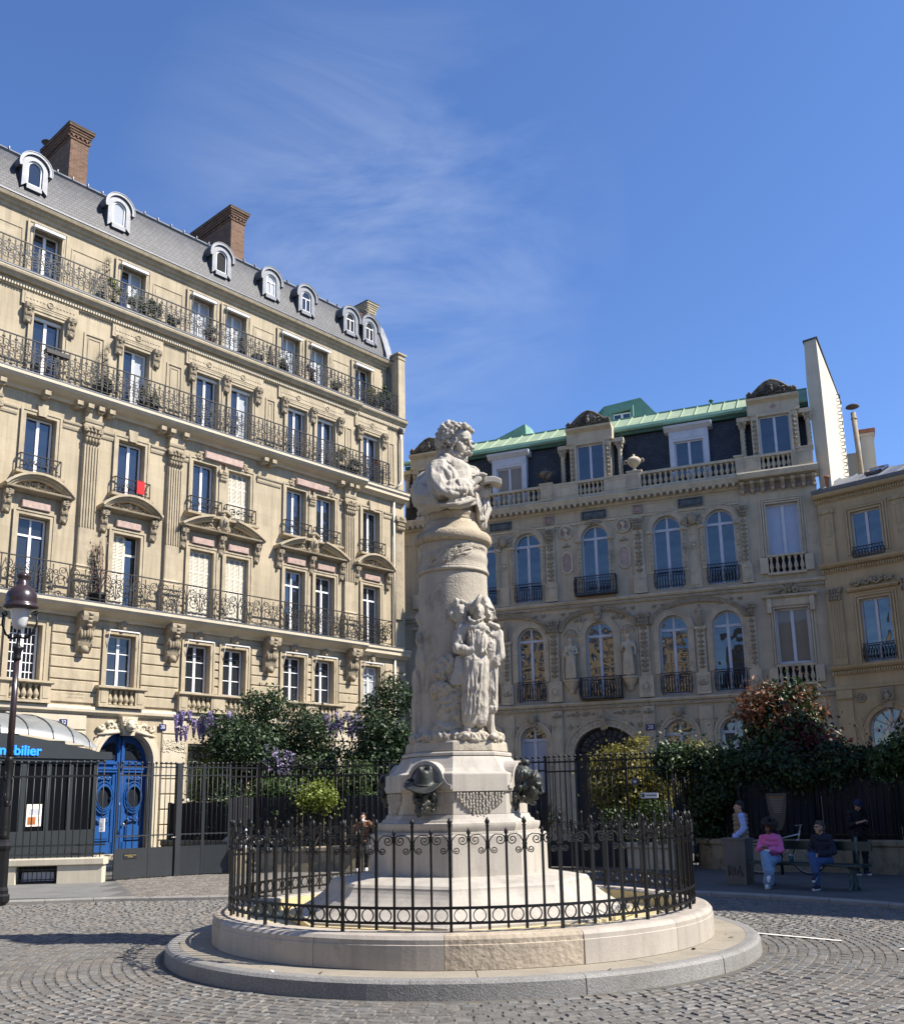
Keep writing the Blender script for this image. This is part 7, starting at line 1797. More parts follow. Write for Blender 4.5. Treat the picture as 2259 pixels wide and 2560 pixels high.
# ------------------------------------------------------------ white party wall, chimney and flue between the mansion and the yellow house
def build_party():
 t=empty('party_wall',rw(8.05,0,0),RRZ, 'tall cream rendered party wall with climbing rungs beside the mansion roof', 'wall')
 # local: x along the mansion front, y backwards; the wall splays to the right as it runs back
 mb=MB();L_=5.6;sp=.75
 fl,fr=.08,.52
 top=18.35
 mb.add([(fl,.25,13.0),(fr,.0,10.5),(fr+sp,L_,10.5),(fl+sp,L_,10.5),(fl,.25,14.2),(fr,0,13.4),(fl-.05,.28,16.6),(fr,.16,16.6),(fl,.34,top),(fr-.02,.18,top),(fr+sp,L_,top-.6),(fl+sp,L_,top-.6),(fl+.1,0,10.5)],
    [(12,1,5,4),(4,5,7,6),(6,7,9,8),(1,2,10,9,7,5),(2,3,11,10),(3,12,4,6,8,11),(8,9,10,11)])
 mb.build('rendered_wall', 'render_white',t)
 mb=MB();mb.add([(fl-.05,.3,top+.01),(fr+.03,.14,top+.01),(fr+sp+.03,L_+.05,top-.59),(fl+sp-.05,L_+.05,top-.59),(fl-.05,.3,top+.06),(fr+.03,.14,top+.06),(fr+sp+.03,L_+.05,top-.54),(fl+sp-.05,L_+.05,top-.54)],[(4,5,6,7),(0,1,5,4),(1,2,6,5),(2,3,7,6),(3,0,4,7)]);mb.build('wall_coping', 'zinc_dark',t)
 for k in range(18):
  q=.74;y=L_*q;x=fr+sp*q+.0;z=12.6+k*.29
  mb=MB();mb.tube([(x,y-.18,z),(x+.13,y-.18,z),(x+.13,y+.16,z-.02),(x,y+.16,z-.02)],.019,5);mb.build('rung', 'iron_rust',t)
 t2=empty('chimney_stack',rw(9.6,5.5,12.5),RRZ, 'cream chimney stack with steel flue pipe behind the yellow house roof', 'chimney')
 mb=MB();mb.box(.35,.85,1.0,1.6,0,4.0);mb.box(.30,.90,.95,1.65,4.0,4.12);mb.box(-.3,.3,.9,1.5,0,3.3);mb.build('stack', 'render_white',t2)
 mb=MB();mb.box(.27,.93,.92,1.68,4.12,4.3);mb.build('chimney_cap', 'terracotta',t2)
 mb=MB();mb.tube([(.28,.7,-.6),(.22,.7,2.6),(.16,.7,5.0)],.105,12);mb.lathe([(.15,2.0),(.15,2.1)],12,(.23,.7));mb.lathe([(.13,4.7),(.13,4.75)],12,(.17,.7));mb.build('flue_pipe', 'stone_carve',t2)
 mb=MB();mb.lathe([(.16,5.2),(.28,5.25),(.26,5.3),(.03,5.42)],14,(.155,.7));mb.build('flue_cowl', 'chimney_dark',t2)
build_party()
# ------------------------------------------------------------ yellow house on the right
YO=(13.1,32.9,0.0);YRZ=R_(-43)
def yw(u,y,z):
 c,s=math.cos(YRZ),math.sin(YRZ);return (YO[0]+u*c-y*s,YO[1]+u*s+y*c,z)
def build_yellow():
 B=empty('yellow_house',YO,YRZ, 'ochre stone house with tall framed windows and fanlight arch at the right edge', 'building')
 U0,U1,D=0,14.0,8.0;ops=[];xs=[1.1,4.1,7.1,10.1];W=1.0
 for x in xs:ops+=[(x,x+W,9.82,11.34),(x,x+W,6.06,8.24),(x-.12,x+W+.32,0.6,4.50)]
 mb=MB();wall_sheet(mb,U0,U1,0,12.0,ops,0,.22)
 for x in xs:spandrel(mb,x-.12,x+W+.32,3.82,0,.22,rise=.68)
 mb.add([(U1,0,0),(U1,D,0),(U1,D,12),(U1,0,12),(U0,0,0),(U0,D,0),(U0,D,12),(U0,0,12)],[(0,1,2,3),(5,4,7,6),(1,5,6,2)]);mb.build('wall', 'stone_yellow',B)
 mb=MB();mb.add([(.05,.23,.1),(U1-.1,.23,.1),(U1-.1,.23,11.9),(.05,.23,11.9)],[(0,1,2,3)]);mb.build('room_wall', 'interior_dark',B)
 for z,nm,pr,dn in ((12.0, 'cornice',.30,1),(9.45, 'string_course',.26,1),(5.86, 'string_course',.2,1)):
  mb=MB();mb.ex_u([(0,z-.14),(-.05,z-.14),(-.06,z),(-pr+.06,z+.03),(-pr,z+.09),(-pr-.02,z+.17),(0,z+.2)],U0-.05,U1);o=mb.build(nm, 'stone_yellow',B)
  mb=MB();n=int(8/.085)
  for k in range(n):mb.box(U0+k*.085,U0+k*.085+.05,-.11,-.05,z-.11,z-.01)
  mb.build('dentils', 'stone_yellow',o)['kind']= 'stuff'
 mb=MB();mb.ex_u([(0,5.2),(-.05,5.22),(-.06,5.32),(0,5.34)],U0,U1);mb.build('band', 'stone_yellow',B)
 for x in xs:
  rect_window(B,x,9.82,W,1.52,.14,frame='paint_bluewhite');rect_window(B,x,6.06,W,2.18,.14,frame='paint_bluewhite')
  arch_window(B,x-.12,.6,W+.44,3.22,.14,rise=.68)
  mb=MB()
  for k in range(5):q=math.pi*(k+1)/6;mb.tube([(x+.6,.12,3.86),(x+.6+.66*math.cos(q),.12,3.86+.62*math.sin(q))],.022,5)
  mb.build('fanlight_bars', 'paint_bluewhite',B)
  mb=MB()
  for (za,zb) in ((9.82,11.34),(6.06,8.24)):
   for e,pr in ((.24,.03),(.16,.06),(.06,.035)):mb.ringstrip([(x+W+e,za),(x+W+e,zb+e),(x-e,zb+e),(x-e,za)],[(x+W+e-.06,za),(x+W+e-.06,zb+e-.06),(x-e+.06,zb+e-.06),(x-e+.06,za)],-pr,0)
   if za>9:mb.build('architrave', 'stone_yellow',B);mb=MB()
  mb.ex_u([(0,8.52),(-.1,8.53),(-.16,8.58),(-.17,8.64),(0,8.66)],x-.36,x+W+.36);mb.build('architrave', 'stone_yellow',B);mb=MB();arch_ring(mb,x-.12,x+W+.32,3.82,.16,-.05,0,rise=.68,legs=.6);arch_ring(mb,x-.28,x+W+.48,3.82,.05,-.09,0,rise=.84,legs=.6);mb.build('architrave', 'stone_yellow',B)
  mb=MB();scrollwork(mb,x+.5,8.84,1.5,.34,-.06,.12,3,4);mb.build('carving', 'stone_carve',B);mb=MB();mb.prism([(x+.46,4.5),(x+.74,4.5),(x+.82,5.18),(x+.38,5.18)],-.14,0);scrollwork(mb,x+.6,4.86,.34,.5,-.14,.08,4,1);mb.build('carving', 'stone_carve',B)
  for xx in (x-.27,x+1.47):
   mb=MB();mb.tube([(xx+.15*math.cos(q),-.02,4.91+.15*math.sin(q)) for q in [2*math.pi*k/16 for k in range(16)]],.03,5,True)
   for k in range(6):mb.ell((xx+.06*math.cos(k*1.05),-.02,4.91+.06*math.sin(k*1.05)),(.04,.02,.025),6,4,(0,-k*1.05,0))
   mb.build('rosette', 'stone_carve',B)
  guard(B,x-.02,x+W+.02,9.66,.42,-.06);guard(B,x-.02,x+W+.02,6.08,.62,-.06)
 for u in (.1,2.5,5.5):
  mb=MB();mb.box(u,u+.42,-.08,0,9.65,11.45);panel(mb,u+.1,u+.32,10.6,11.3,.03,-.08);mb.ell((u+.21,-.08,10.35),(.08,.04,.08),8,6);mb.box(u-.04,u+.46,-.13,0,11.45,11.62)
  for s in (-1,1):mb.tube(spiral(u+.21+s*.2,11.5,.07,1.2,math.pi/2,s,10,-.13),.03,5)
  mb.build('pilaster', 'stone_yellow',B);mb=MB();mb.box(u-.02,u+.44,-.06,0,.3,4.9);mb.box(u-.06,u+.48,-.12,0,4.9,5.2);mb.build('pilaster', 'stone_yellow',B);mb=MB();mb.box(u-.02,u+.44,-.08,0,6.06,8.3)
  for k in range(5):mb.box(u+.03+k*.085,u+.065+k*.085,-.10,-.08,6.3,8.25)
  p=mb.build('pilaster', 'stone_yellow',B)
  mb=MB();mb.at((u+.21,0,8.3));capital(mb,.42,.46,.12);mb.M=Matrix.Identity(4);mb.build('capital', 'stone_carve',p)
 mb=MB();mb.ex_u([(-.32,12.16),(-.34,12.24),(-.2,12.3),(1.6,13.15),(4,13.6),(8,12.1)],U0-.05,U1);rf=mb.build('zinc_roof', 'zinc',B)
 mb=MB();mb.ex_u([(-.36,12.18),(-.38,12.3),(-.3,12.32),(-.28,12.2)],U0-.05,U1);mb.build('gutter', 'zinc_dark',rf)
 for k in range(12):mb=MB();u=.3+k*.62;mb.add([(u,-.2,12.3),(u+.04,-.2,12.3),(u+.04,1.6,13.15),(u,1.6,13.15),(u,-.2,12.36),(u+.04,-.2,12.36),(u+.04,1.6,13.21),(u,1.6,13.21)],[(4,5,6,7),(0,1,5,4),(3,0,4,7),(1,2,6,5)]);mb.build('roof_batten', 'zinc',rf)
 mb=MB();mb.add([(1.5,.7,12.76),(2.1,.7,12.76),(2.1,1.5,13.14),(1.5,1.5,13.14),(1.5,.66,12.86),(2.1,.66,12.86),(2.1,1.46,13.24),(1.5,1.46,13.24)],[(4,5,6,7),(0,1,5,4),(3,0,4,7),(1,2,6,5)]);mb.build('skylight', 'glass',rf)
 mb=MB();mb.lathe([(.06,12.4),(.06,12.85),(.1,12.86),(.1,12.9)],8,(.35,.2));mb.build('vent_pipe', 'terracotta',rf)
 return B
build_yellow()
# ------------------------------------------------------------ fences and low walls round the square
BALL=None
def bar_mesh(h0,h1,r=.013,ball=.038,m='iron',knots=()):
 mb=MB();mb.tube([(0,0,h0),(0,0,h1)],r,6)
 for k in knots:mb.ell((0,0,k),(r*2,r*2,.03),6,5)
 if ball:mb.ell((0,0,h1+ball*.6),(ball,ball,ball),8,6);mb.ell((0,0,h1-.05),(r*1.8,r*1.8,.025),6,5)
 return mb.mesh('bar',m)
def walk(path,step):
 """points every step metres along a polyline with heading"""
 P=[Vector((*p,0)) for p in path];out=[];carry=0
 for a,b in zip(P,P[1:]):
  L=(b-a).length;t=carry
  while t<L:out.append((a.lerp(b,t/L),math.atan2(b.y-a.y,b.x-a.x)));t+=step
  carry=t-L
 return out
def poly_box(mb,path,off0,off1,z0,z1):
 for a,b in zip(path,path[1:]):
  a=Vector((*a,0));b=Vector((*b,0));t=(b-a).normalized();n=Vector((-t.y,t.x,0));a=a-t*.0
  q=[a+n*off0,b+n*off0,b+n*off1,a+n*off1]
  mb.prism_z([(p.x,p.y) for p in q],z0,z1)
def fence(path,h0,h1,label,step=.145,m='iron',rails=(.12,-.22),knots=(),postevery=0):
 ox,oy=path[0]
 t=empty('iron_fence',(ox,oy,h0),0,label, 'fence')
 bm=bar_mesh(0,h1-h0,m=m,knots=knots)
 loc=[(x-ox,y-oy) for x,y in path]
 for i,(p,a) in enumerate(walk(loc,step)):put('bar',bm,t,(p.x,p.y,0),(0,0,a))
 for r in rails:
  z=r if r>0 else (h1-h0)+r
  mb=MB();poly_box(mb,loc,-.016,.016,z-.02,z+.02);mb.build('rail',m,t)
 for p in loc[1:-1] if postevery else []:
  mb=MB();mb.box(p[0]-.035,p[0]+.035,p[1]-.035,p[1]+.035,0,h1-h0+.02);mb.build('post',m,t)
 return t
def low_wall(path,z1,label,th=.34,m='wall_stain',vents=(),block=1.1,coping=True):
 ox,oy=path[0];t=empty('low_wall',(ox,oy,PZ),0,label, 'wall');loc=[(x-ox,y-oy) for x,y in path]
 for a,b in zip(loc,loc[1:]):
  A=Vector((*a,0));B_=Vector((*b,0));L=(B_-A).length;n=max(1,round(L/block));ang=math.atan2(B_.y-A.y,B_.x-A.x)
  for k in range(n):
   p=A.lerp(B_,k/n);w=L/n
   mb=MB();h=z1-PZ
   mb.bev(.004,w-.004,-th/2,th/2,-.05,h-(.14 if coping else 0),.012);mb.build('wall_block',m,t,(p.x,p.y,0),(0,0,ang))
   if coping:mb=MB();mb.bev(.002,w-.002,-th/2-.05,th/2+.05,h-.137,h,.03);mb.build('coping',m,t,(p.x,p.y,0),(0,0,ang))
 return t
WA0,WA1=(-13.6,22.05),(-8.12,22.85)
def build_fences():
 # wall with cellar grilles in front of the shop
 t=empty('vent_wall',(WA0[0],WA0[1],PZ),math.atan2(WA1[1]-WA0[1],WA1[0]-WA0[0]), 'cream rendered wall with barred cellar openings below the shop railing', 'wall')
 L=(Vector(WA1)-Vector(WA0)).length;z=.56
 segs=[(0,.5,0),(.5,1.5,1),(1.5,2.1,0),(2.1,3.1,1),(3.1,3.66,0),(3.66,4.55,1),(4.55,L,0)]
 for a,b,v in segs:
  if not v:mb=MB();mb.bev(a,b,-.2,.2,-.03,.40,.01);mb.build('wall_block', 'render_white',t)
  else:
   mb=MB();mb.box(a,b,-.1,.2,-.03,.05);mb.box(a,b,.02,.2,.05,.40);mb.build('vent_recess', 'board_dark',t)
   mb=MB();n=int((b-a)/.09)
   for k in range(n):x=a+(b-a)*(k+.5)/n;mb.tube([(x,-.12,.05),(x,-.12,.40)],.010,5)
   mb.box(a,b,-.13,-.11,.30,.325);mb.box(a,b,-.13,-.11,.09,.11);mb.build('vent_grille', 'gate_grey',t)
   mb=MB();mb.box(a+.1,b-.1,-.03,.0,.06,.26);mb.build('vent_panel', 'paint_bluewhite',t)
 mb=MB();mb.bev(-.05,L+.04,-.25,.25,.402,z,.02);mb.build('coping', 'render_white',t)
 fence([WA0,WA1],.63,2.78, 'dark iron railing with ball finials in front of the estate agency',.155, 'gate_grey',(.08,.28,-.30))
 # driveway gates
 G=[(-8.02,23.15),(-7.40,23.80),(-6.88,24.30),(-6.32,24.58),(-5.72,24.82)]
 for k in range(4):
  a,b=Vector((*G[k],PZ)),Vector((*G[k+1],PZ));L=(b-a).length;ang=math.atan2(b.y-a.y,b.x-a.x)
  lab=['dark grey gate leaf with small name plate nearest the agency', 'dark grey gate leaf with a scuffed panel, second from the agency', 'dark grey gate leaf right of the thick post', 'dark grey gate leaf nearest the monument railing'][k]
  t=empty('gate_leaf',a,ang,lab, 'gate')
  mb=MB();mb.box(.01,L-.01,-.012,.012,.05,.70);mb.build('panel', 'gate_grey',t)
  mb=MB();mb.box(0,.035,-.02,.02,.03,2.72);mb.box(L-.035,L,-.02,.02,.03,2.72)
  for z in (.04,.70,1.0,2.42,2.62):mb.box(.035,L-.035,-.014,.014,z-.015,z+.015)
  mb.build('frame', 'gate_grey',t)
  bm=bar_mesh(.71,2.70,.011,.036, 'gate_grey',(.98,))
  for j in range(5):put('bar',bm,t,(.035+(L-.07)*(j+.5)/5,0,0))
  if k==0:
   mb=MB();mb.box(.24,.58,-.022,-.012,.48,.60);pl=mb.build('name_plate', 'board_dark',t);text_on(pl,'MONUMENT ALEX\nWALLER', (.41, -.024, .54), .036, 'gold_text',ext=.0008)
  if k==1:mb=MB();mb.tube([(L-.08,-.03,.93),(L-.08,-.09,.93),(L-.2,-.09,.93)],.014,6);mb.build('handle', 'bike_silver',t)
 t=empty('gate_post',(-6.88,24.30,PZ),.7, 'thick square dark grey post between the driveway gates', 'post')
 mb=MB();mb.box(-.07,.07,-.07,.07,0,2.72);mb.build('shaft', 'gate_grey',t);mb=MB();mb.box(-.09,.09,-.09,.09,0,.05);mb.build('foot', 'gate_grey',t)
 t=empty('intercom',(-8.13,22.60,1.2),0, 'white keypad intercom on the post beside the blue door', 'intercom')
 mb=MB();mb.box(-.055,.055,-.03,.03,0,.30);mb.build('housing', 'white_plastic',t)
 mb=MB();mb.box(-.03,.03,-.034,-.03,.12,.21);mb.build('keypad', 'paint_bluewhite',t);mb=MB();mb.ell((0,-.03,.05),(.014,.008,.014),8,6);mb.build('button', 'iron',t)
 # back wall left of the monument with boards and fence
 C=[(-5.72,24.82),(-5.1,25.35),(-3.1,25.25),(-1.2,25.3),(.6,25.35),(2.3,25.0)]
 low_wall(C,.68, 'stained stone wall with coping under the fence behind the monument',.36)
 boards(C,.68,1.95, 'row of dark navy boards behind the fence left of the monument',.14)
 fence(C,.68,2.78, 'black iron fence with ball finials behind the monument',.15, 'iron',(.1,-.1,-.32),(),1)
 Gp=[(-7.9,26.75),(-5.75,25.55)]
 low_wall(Gp,.86, 'shaded garden wall right of the blue door behind the gates',.3, 'wall_stain');boards(Gp,.86,1.85, 'dark boards on the garden wall right of the blue door',.14)
 # gate of no. 28
 for k,(a,b) in enumerate((((2.3,25.0),(3.28,24.62)),((3.28,24.62),(4.26,24.2)))):
  a=Vector((*a,PZ));b=Vector((*b,PZ));L=(b-a).length
  t=empty('iron_gate',a,math.atan2(b.y-a.y,b.x-a.x), 'black iron gate leaf of the mansion, %s'%('left leaf' if k==0 else 'right leaf'), 'gate')
  mb=MB();mb.box(.01,L-.01,-.012,.012,.05,.62);mb.build('panel', 'board_dark',t)
  mb=MB();mb.box(0,.05,-.03,.03,0,2.76);mb.box(L-.05,L,-.03,.03,0,2.76)
  for z in (.04,.63,2.36,2.60):mb.box(.05,L-.05,-.016,.016,z-.02,z+.02)
  mb.build('frame', 'iron',t);bm=bar_mesh(.64,2.72,.013,.04, 'iron')
  for j in range(7):put('bar',bm,t,(.05+(L-.1)*(j+.5)/7,0,0))
 Dp=[(4.26,24.2),(5.2,23.3)]
 low_wall(Dp,.68, 'pale stone wall beside the mansion gate behind the monument railing',.4, 'stone_grey_trim')
 fence(Dp,.68,2.78, 'black iron fence on the pale wall beside the mansion gate',.14, 'iron',(.1,-.1,-.32))
 Rt=[(5.2,23.3),(5.55,23.75),(6.0,24.0)]
 fence(Rt,.1,2.74, 'tightly curved stretch of black iron fence before the ivy',.11, 'iron',(.1,-.1,-.32))
 E_=[(6.0,24.0),(6.5,22.55),(8.05,21.9),(9.3,20.75),(10.9,18.9)]
 low_wall(E_,.76, 'stained grey stone wall behind the bench',.36)
 boards(E_,.76,2.05, 'row of dark navy boards behind the bench',.15)
 fence(E_,.76,2.7, 'black iron fence half buried in ivy behind the bench',.15, 'iron',(.1,-.1,-.3),(),1)
 # small notices on the gate
 t=empty('notice_sign',(4.66,23.6,1.72),R_(-40), 'white notice with blue square fixed to the fence', 'sign')
 mb=MB();mb.box(-.23,.23,-.01,.01,0,.13);mb.build('plate', 'white_plastic',t);mb=MB();mb.box(-.21,-.12,-.013,-.01,.02,.11);mb.build('pictogram', 'enamel_blue',t);mb=MB();mb.box(-.08,.2,-.012,-.01,.055,.08);mb.build('text_line', 'sign_brown',t)
 t=empty('street_number_plate',(4.40,23.95,2.05),R_(-40), 'tiny dark blue plate with white mark on the fence', 'sign')
 mb=MB();mb.box(-.075,.075,-.01,.01,0,.15);mb.build('plate', 'enamel_blue',t);mb=MB();mb.prism([(-.03,.05),(.02,.05),(.045,.075),(.02,.1),(-.03,.1)],-.014,-.01);mb.build('mark', 'paint_white',t)
def boards(path,z0,z1,label,w):
 ox,oy=path[0];t=empty('board_screen',(ox,oy,z0),0,label, 'screen');rg=random.Random(len(label))
 mb=MB();mb.box(0,w*.94,.06,.085,0,z1-z0);bm=[mb.mesh('board', 'board_dark')]
 mb=MB();mb.box(0,w*.94,.055,.08,0,z1-z0-.02);bm.append(mb.mesh('board', 'board_dark'))
 for p,a in walk([(x-ox,y-oy) for x,y in path],w):put('board',rg.choice(bm),t,(p.x,p.y,0),(0,0,a))
 return t
build_fences()
# ------------------------------------------------------------ estate agency with glazed canopy
def build_shop():
 Y=-2.6
 t=empty('estate_agency',lw(-2.0,0,0),LRZ, 'dark grey glazed estate agency with curved glass canopy and blue lettering', 'shop')
 X0,X1=-9.0,.25          # local x, right end projects past the shop
 # fascia with a curved top
 top=[(X0,3.0),(X1,3.0),(X1+.06,3.05),(X1+.02,3.2),(-.15,3.2),(-.35,3.26),(-.75,3.32),(-1.15,3.40),(-1.6,3.47),(-2.2,3.55),(-3.0,3.61),(-4.5,3.66),(X0,3.66)]
 mb=MB();mb.prism(top,Y-.08,Y);mb.prism([(X0,2.92),(X1-.15,2.92),(X1-.15,3.0),(X0,3.0)],Y-.04,Y+.3);fa=mb.build('fascia', 'shop_grey',t)
 letters=text_on(fa, 'Immobilier',(-1.66,Y-.10,3.17),.34, 'sign_lit_blue',ext=.02,align='RIGHT',bold=.006)
 # end wall of the shop towards the blue door
 mb=MB();mb.box(-.12,-.02,Y+.05,-.1,0,3.0);mb.build('end_wall', 'shop_grey',t)
 mb=MB();mb.box(X0,-.02,-.6,-.5,0,3.6);mb.build('inner_wall', 'board_dark',t)
 mb=MB();mb.box(X0,-.02,Y+.05,-.5,2.86,2.92);mb.build('soffit', 'shop_grey',t)
 mb=MB();mb.box(X0,-.1,Y+.02,Y+.10,0,1.2);mb.build('stall_riser', 'shop_grey',t)
 for x in (-.1,-.78,-1.36,-2.0,-3.1,-4.2,-5.3):mb=MB();mb.box(x-.06,x+.06,Y+.02,Y+.10,1.2,2.92);mb.build('mullion', 'shop_grey',t)
 for a,b in zip((-5.24,-4.14,-3.04,-1.94,-1.30,-.72),(-4.26,-3.16,-2.06,-1.42,-.84,-.16)):mb=MB();mb.box(a,b,Y+.06,Y+.07,1.2,2.9);mb.build('pane', 'shop_glass',t)
 # canopy: quarter barrel of obscured glass, rounded at the right end
 def sec(x):
  end=max(0.0,min(1.0,(x+1.8)/1.75));k=math.sqrt(max(0.0,1-end**2.4))
  z0=3.60 if x<-2.2 else (3.60-.33*((x+2.2)/2.2)**1.3)
  zt=z0+(4.28-z0)*k
  return [(x,Y+.02+2.3*(1-math.cos(q))*(0.55+.45*k),z0+(zt-z0)*math.sin(q)) for q in [math.pi/2*i/8 for i in range(9)]]
 xs=[X0,-6,-4.5,-3.6,-2.9,-2.4,-2.0,-1.6,-1.2,-.85,-.55,-.3,-.1]
 rows=[sec(x) for x in xs];mb=MB();n=9;vs=[p for r in rows for p in r]
 mb.add(vs,[(i*n+j,(i+1)*n+j,(i+1)*n+j+1,i*n+j+1) for i in range(len(xs)-1) for j in range(n-1)],True);ca=mb.build('canopy_glass', 'canopy_glass',t)
 for x in (-5.0,-4.2,-3.4,-2.65,-1.95,-1.3,-.75,-.3):mb=MB();mb.tube([(p[0],p[1]-.01,p[2]+.012) for p in sec(x)],.02,5,flat=(.012,.014));mb.build('canopy_rib', 'zinc_dark',ca)
 mb=MB();mb.tube([sec(x)[5] for x in xs[2:]],.012,5);mb.build('canopy_rib', 'zinc',ca)
 # things in the window
 p=MB();p.box(-1.86,-1.48,Y+.045,Y+.055,1.32,1.86);po=p.build('window_poster', 'poster_lit',t)
 p=MB();p.box(-1.83,-1.62,Y+.04,Y+.045,1.36,1.55);p.build('photo', 'photo_orange',po);p=MB();p.box(-1.80,-1.55,Y+.04,Y+.045,1.6,1.75);p.build('photo', 'paint_bluewhite',po)
 p=MB();p.box(-1.12,-.98,Y+.3,Y+.4,1.25,1.55);p.build('display_box', 'photo_orange',t)
 p=MB();p.box(-2.35,-2.1,Y+.5,Y+.55,2.45,2.5);p.build('ceiling_lamp', 'lamp_warm',t)
build_shop()
# ------------------------------------------------------------ lamp post
def build_lamp():
 t=empty('street_lamp',(-8.47,18.45,PZ),0, 'brown cast-iron street lamp with domed lantern at the left edge', 'street lamp')
 mb=MB();mb.lathe([(.19,0),(.19,.10),(.16,.14),(.16,.2),(.135,.26),(.13,.9),(.155,.95),(.16,1.0),(.13,1.06),(.11,1.12)],8,smooth=False);mb.build('base', 'iron',t)
 mb=MB();mb.lathe([(.11,1.12),(.08,1.2),(.095,1.4),(.08,1.7),(.07,1.8),(.085,1.86),(.07,1.92),(.072,2.3),(.065,2.52),(.08,2.56),(.08,2.62),(.055,2.66)],14)
 rg=random.Random(3)
 for k in range(26):a=rg.random()*6.28;z=1.2+1.2*rg.random();mb.ell((.076*math.cos(a),.076*math.sin(a),z),(.02,.02,.06),6,5)
 mb.build('ornate_sleeve', 'iron',t)
 mb=MB();mb.lathe([(.064,2.64),(.06,3.5),(.052,4.5)],14)
 for k in range(10):a=2*math.pi*k/10;mb.tube([(.055*math.cos(a),.055*math.sin(a),2.7),(.046*math.cos(a),.046*math.sin(a),4.5)],.008,5)
 mb.build('shaft', 'lamp_brown',t)
 mb=MB();mb.lathe([(.06,4.5),(.085,4.52),(.07,4.56),(.075,4.66),(.10,4.72),(.10,4.76),(.05,4.78),(.035,4.84),(.03,4.94),(.06,4.98),(.03,5.04)],14);mb.build('capital', 'iron',t)
 mb=MB()
 for s in (-1,1):
  mb.tube([(0,0,4.96),(s*.12,0,4.93),(s*.26,0,5.02),(s*.34,0,5.22),(s*.33,0,5.42)],[.022,.024,.022,.02,.018],6);mb.tube(spiral(s*.30,5.42,.06,1.3,0 if s>0 else math.pi,s,12),.014,5);mb.tube(spiral(s*.17,4.98,.05,1.2,-math.pi/2,s,10),.012,5)
 mb.tube([(0,0,5.0),(0,0,5.1)],.02,6);mb.build('bracket', 'iron',t)
 mb=MB();mb.lathe([(.02,5.10),(.08,5.12),(.13,5.2),(.16,5.34),(.19,5.50),(.20,5.53)],18);mb.build('globe', 'lamp_glass',t)
 mb=MB();mb.lathe([(.21,5.50),(.33,5.52),(.34,5.56),(.30,5.60),(.29,5.64),(.30,5.68),(.285,5.80),(.23,5.90),(.15,5.97),(.12,6.0),(.13,6.03),(.10,6.06),(.105,6.14),(.13,6.17),(.12,6.2),(.05,6.26),(.01,6.28)],20);mb.build('lantern_cap', 'lamp_brown',t)
build_lamp()
# ------------------------------------------------------------ plants
def crown(name,leafm,center,blobs,n,size,seed,parent,tint=(.6,1.4),up=.2,long=1.7,shell=.55):
 """foliage spread through a set of overlapping clumps (offset, radius)"""
 rg=random.Random(seed);mb=MB();W_=[b[1]**2 for b in blobs];tot=sum(W_)
 acc=[];s=0
 for w in W_:s+=w/tot;acc.append(s)
 def fn():
  q=rg.random();i=0
  while acc[i]<q and i<len(acc)-1:i+=1
  o,r=blobs[i];d=Vector((rg.gauss(0,1),rg.gauss(0,1),rg.gauss(0,1))).normalized()
  k=r*(shell+(1.08-shell)*math.sqrt(rg.random()));p=Vector(o)+Vector((d.x*k,d.y*k,d.z*k*.85))
  w=mnoise.noise_vector(p*2.3)*.16+mnoise.noise_vector(p*7)*.06;sp=.05+.22*(rg.random()**4)
  return Vector(center)+p+w+Vector((rg.gauss(0,sp),rg.gauss(0,sp),rg.gauss(0,sp))),(d.x,d.y,d.z+up)
 leaf_cloud(mb,fn,n,size,rg,tint,long)
 return mb.build(name,leafm,parent)
def blobset(seed,n,rx,ry,rz,r0,r1,flat=0.0):
 rg=random.Random(seed);out=[]
 while len(out)<n:
  x,y,z=[rg.uniform(-1,1) for _ in range(3)]
  if x*x+y*y+z*z>1:continue
  out.append(((x*rx,y*ry,z*rz),r0+(r1-r0)*rg.random()))
 return out
def stems(parent,base,tips,r,m='bark',seed=0):
 rg=random.Random(seed)
 for tp in tips:
  mb=MB();a=Vector(base)+Vector(((rg.random()-.5)*.25,(rg.random()-.5)*.2,0));b=Vector(tp);pts=[]
  for k in range(7):q=k/6;p=a.lerp(b,q)+Vector(((rg.random()-.5)*.14,(rg.random()-.5)*.14,0))*(1 if 0<k<6 else 0);p.x+=.0;pts.append(tuple(p))
  mb.tube(pts,r,7,r1=r*.3)
  for k in (3,4,5):
   p=Vector(pts[k]);d=Vector(((rg.random()-.5)*1.2,(rg.random()-.5),.5+.4*rg.random()));mb.tube([p,p+d*.5,p+d],r*.4,5,r1=r*.1)
  mb.build('trunk',m,parent)
def tree(name,label,cat,base,cz,blobs,leafm,n,size,seed,trunks,r=.06,tint=(.55,1.45),group=None,shell=.5,long=1.7):
 t=empty(name,base,0,label,cat,group)
 stems(t,(0,0,0),trunks,r,seed=seed)
 crown('crown',leafm,(0,0,cz),blobs,n,size,seed,t,tint,shell=shell,long=long)
 return t
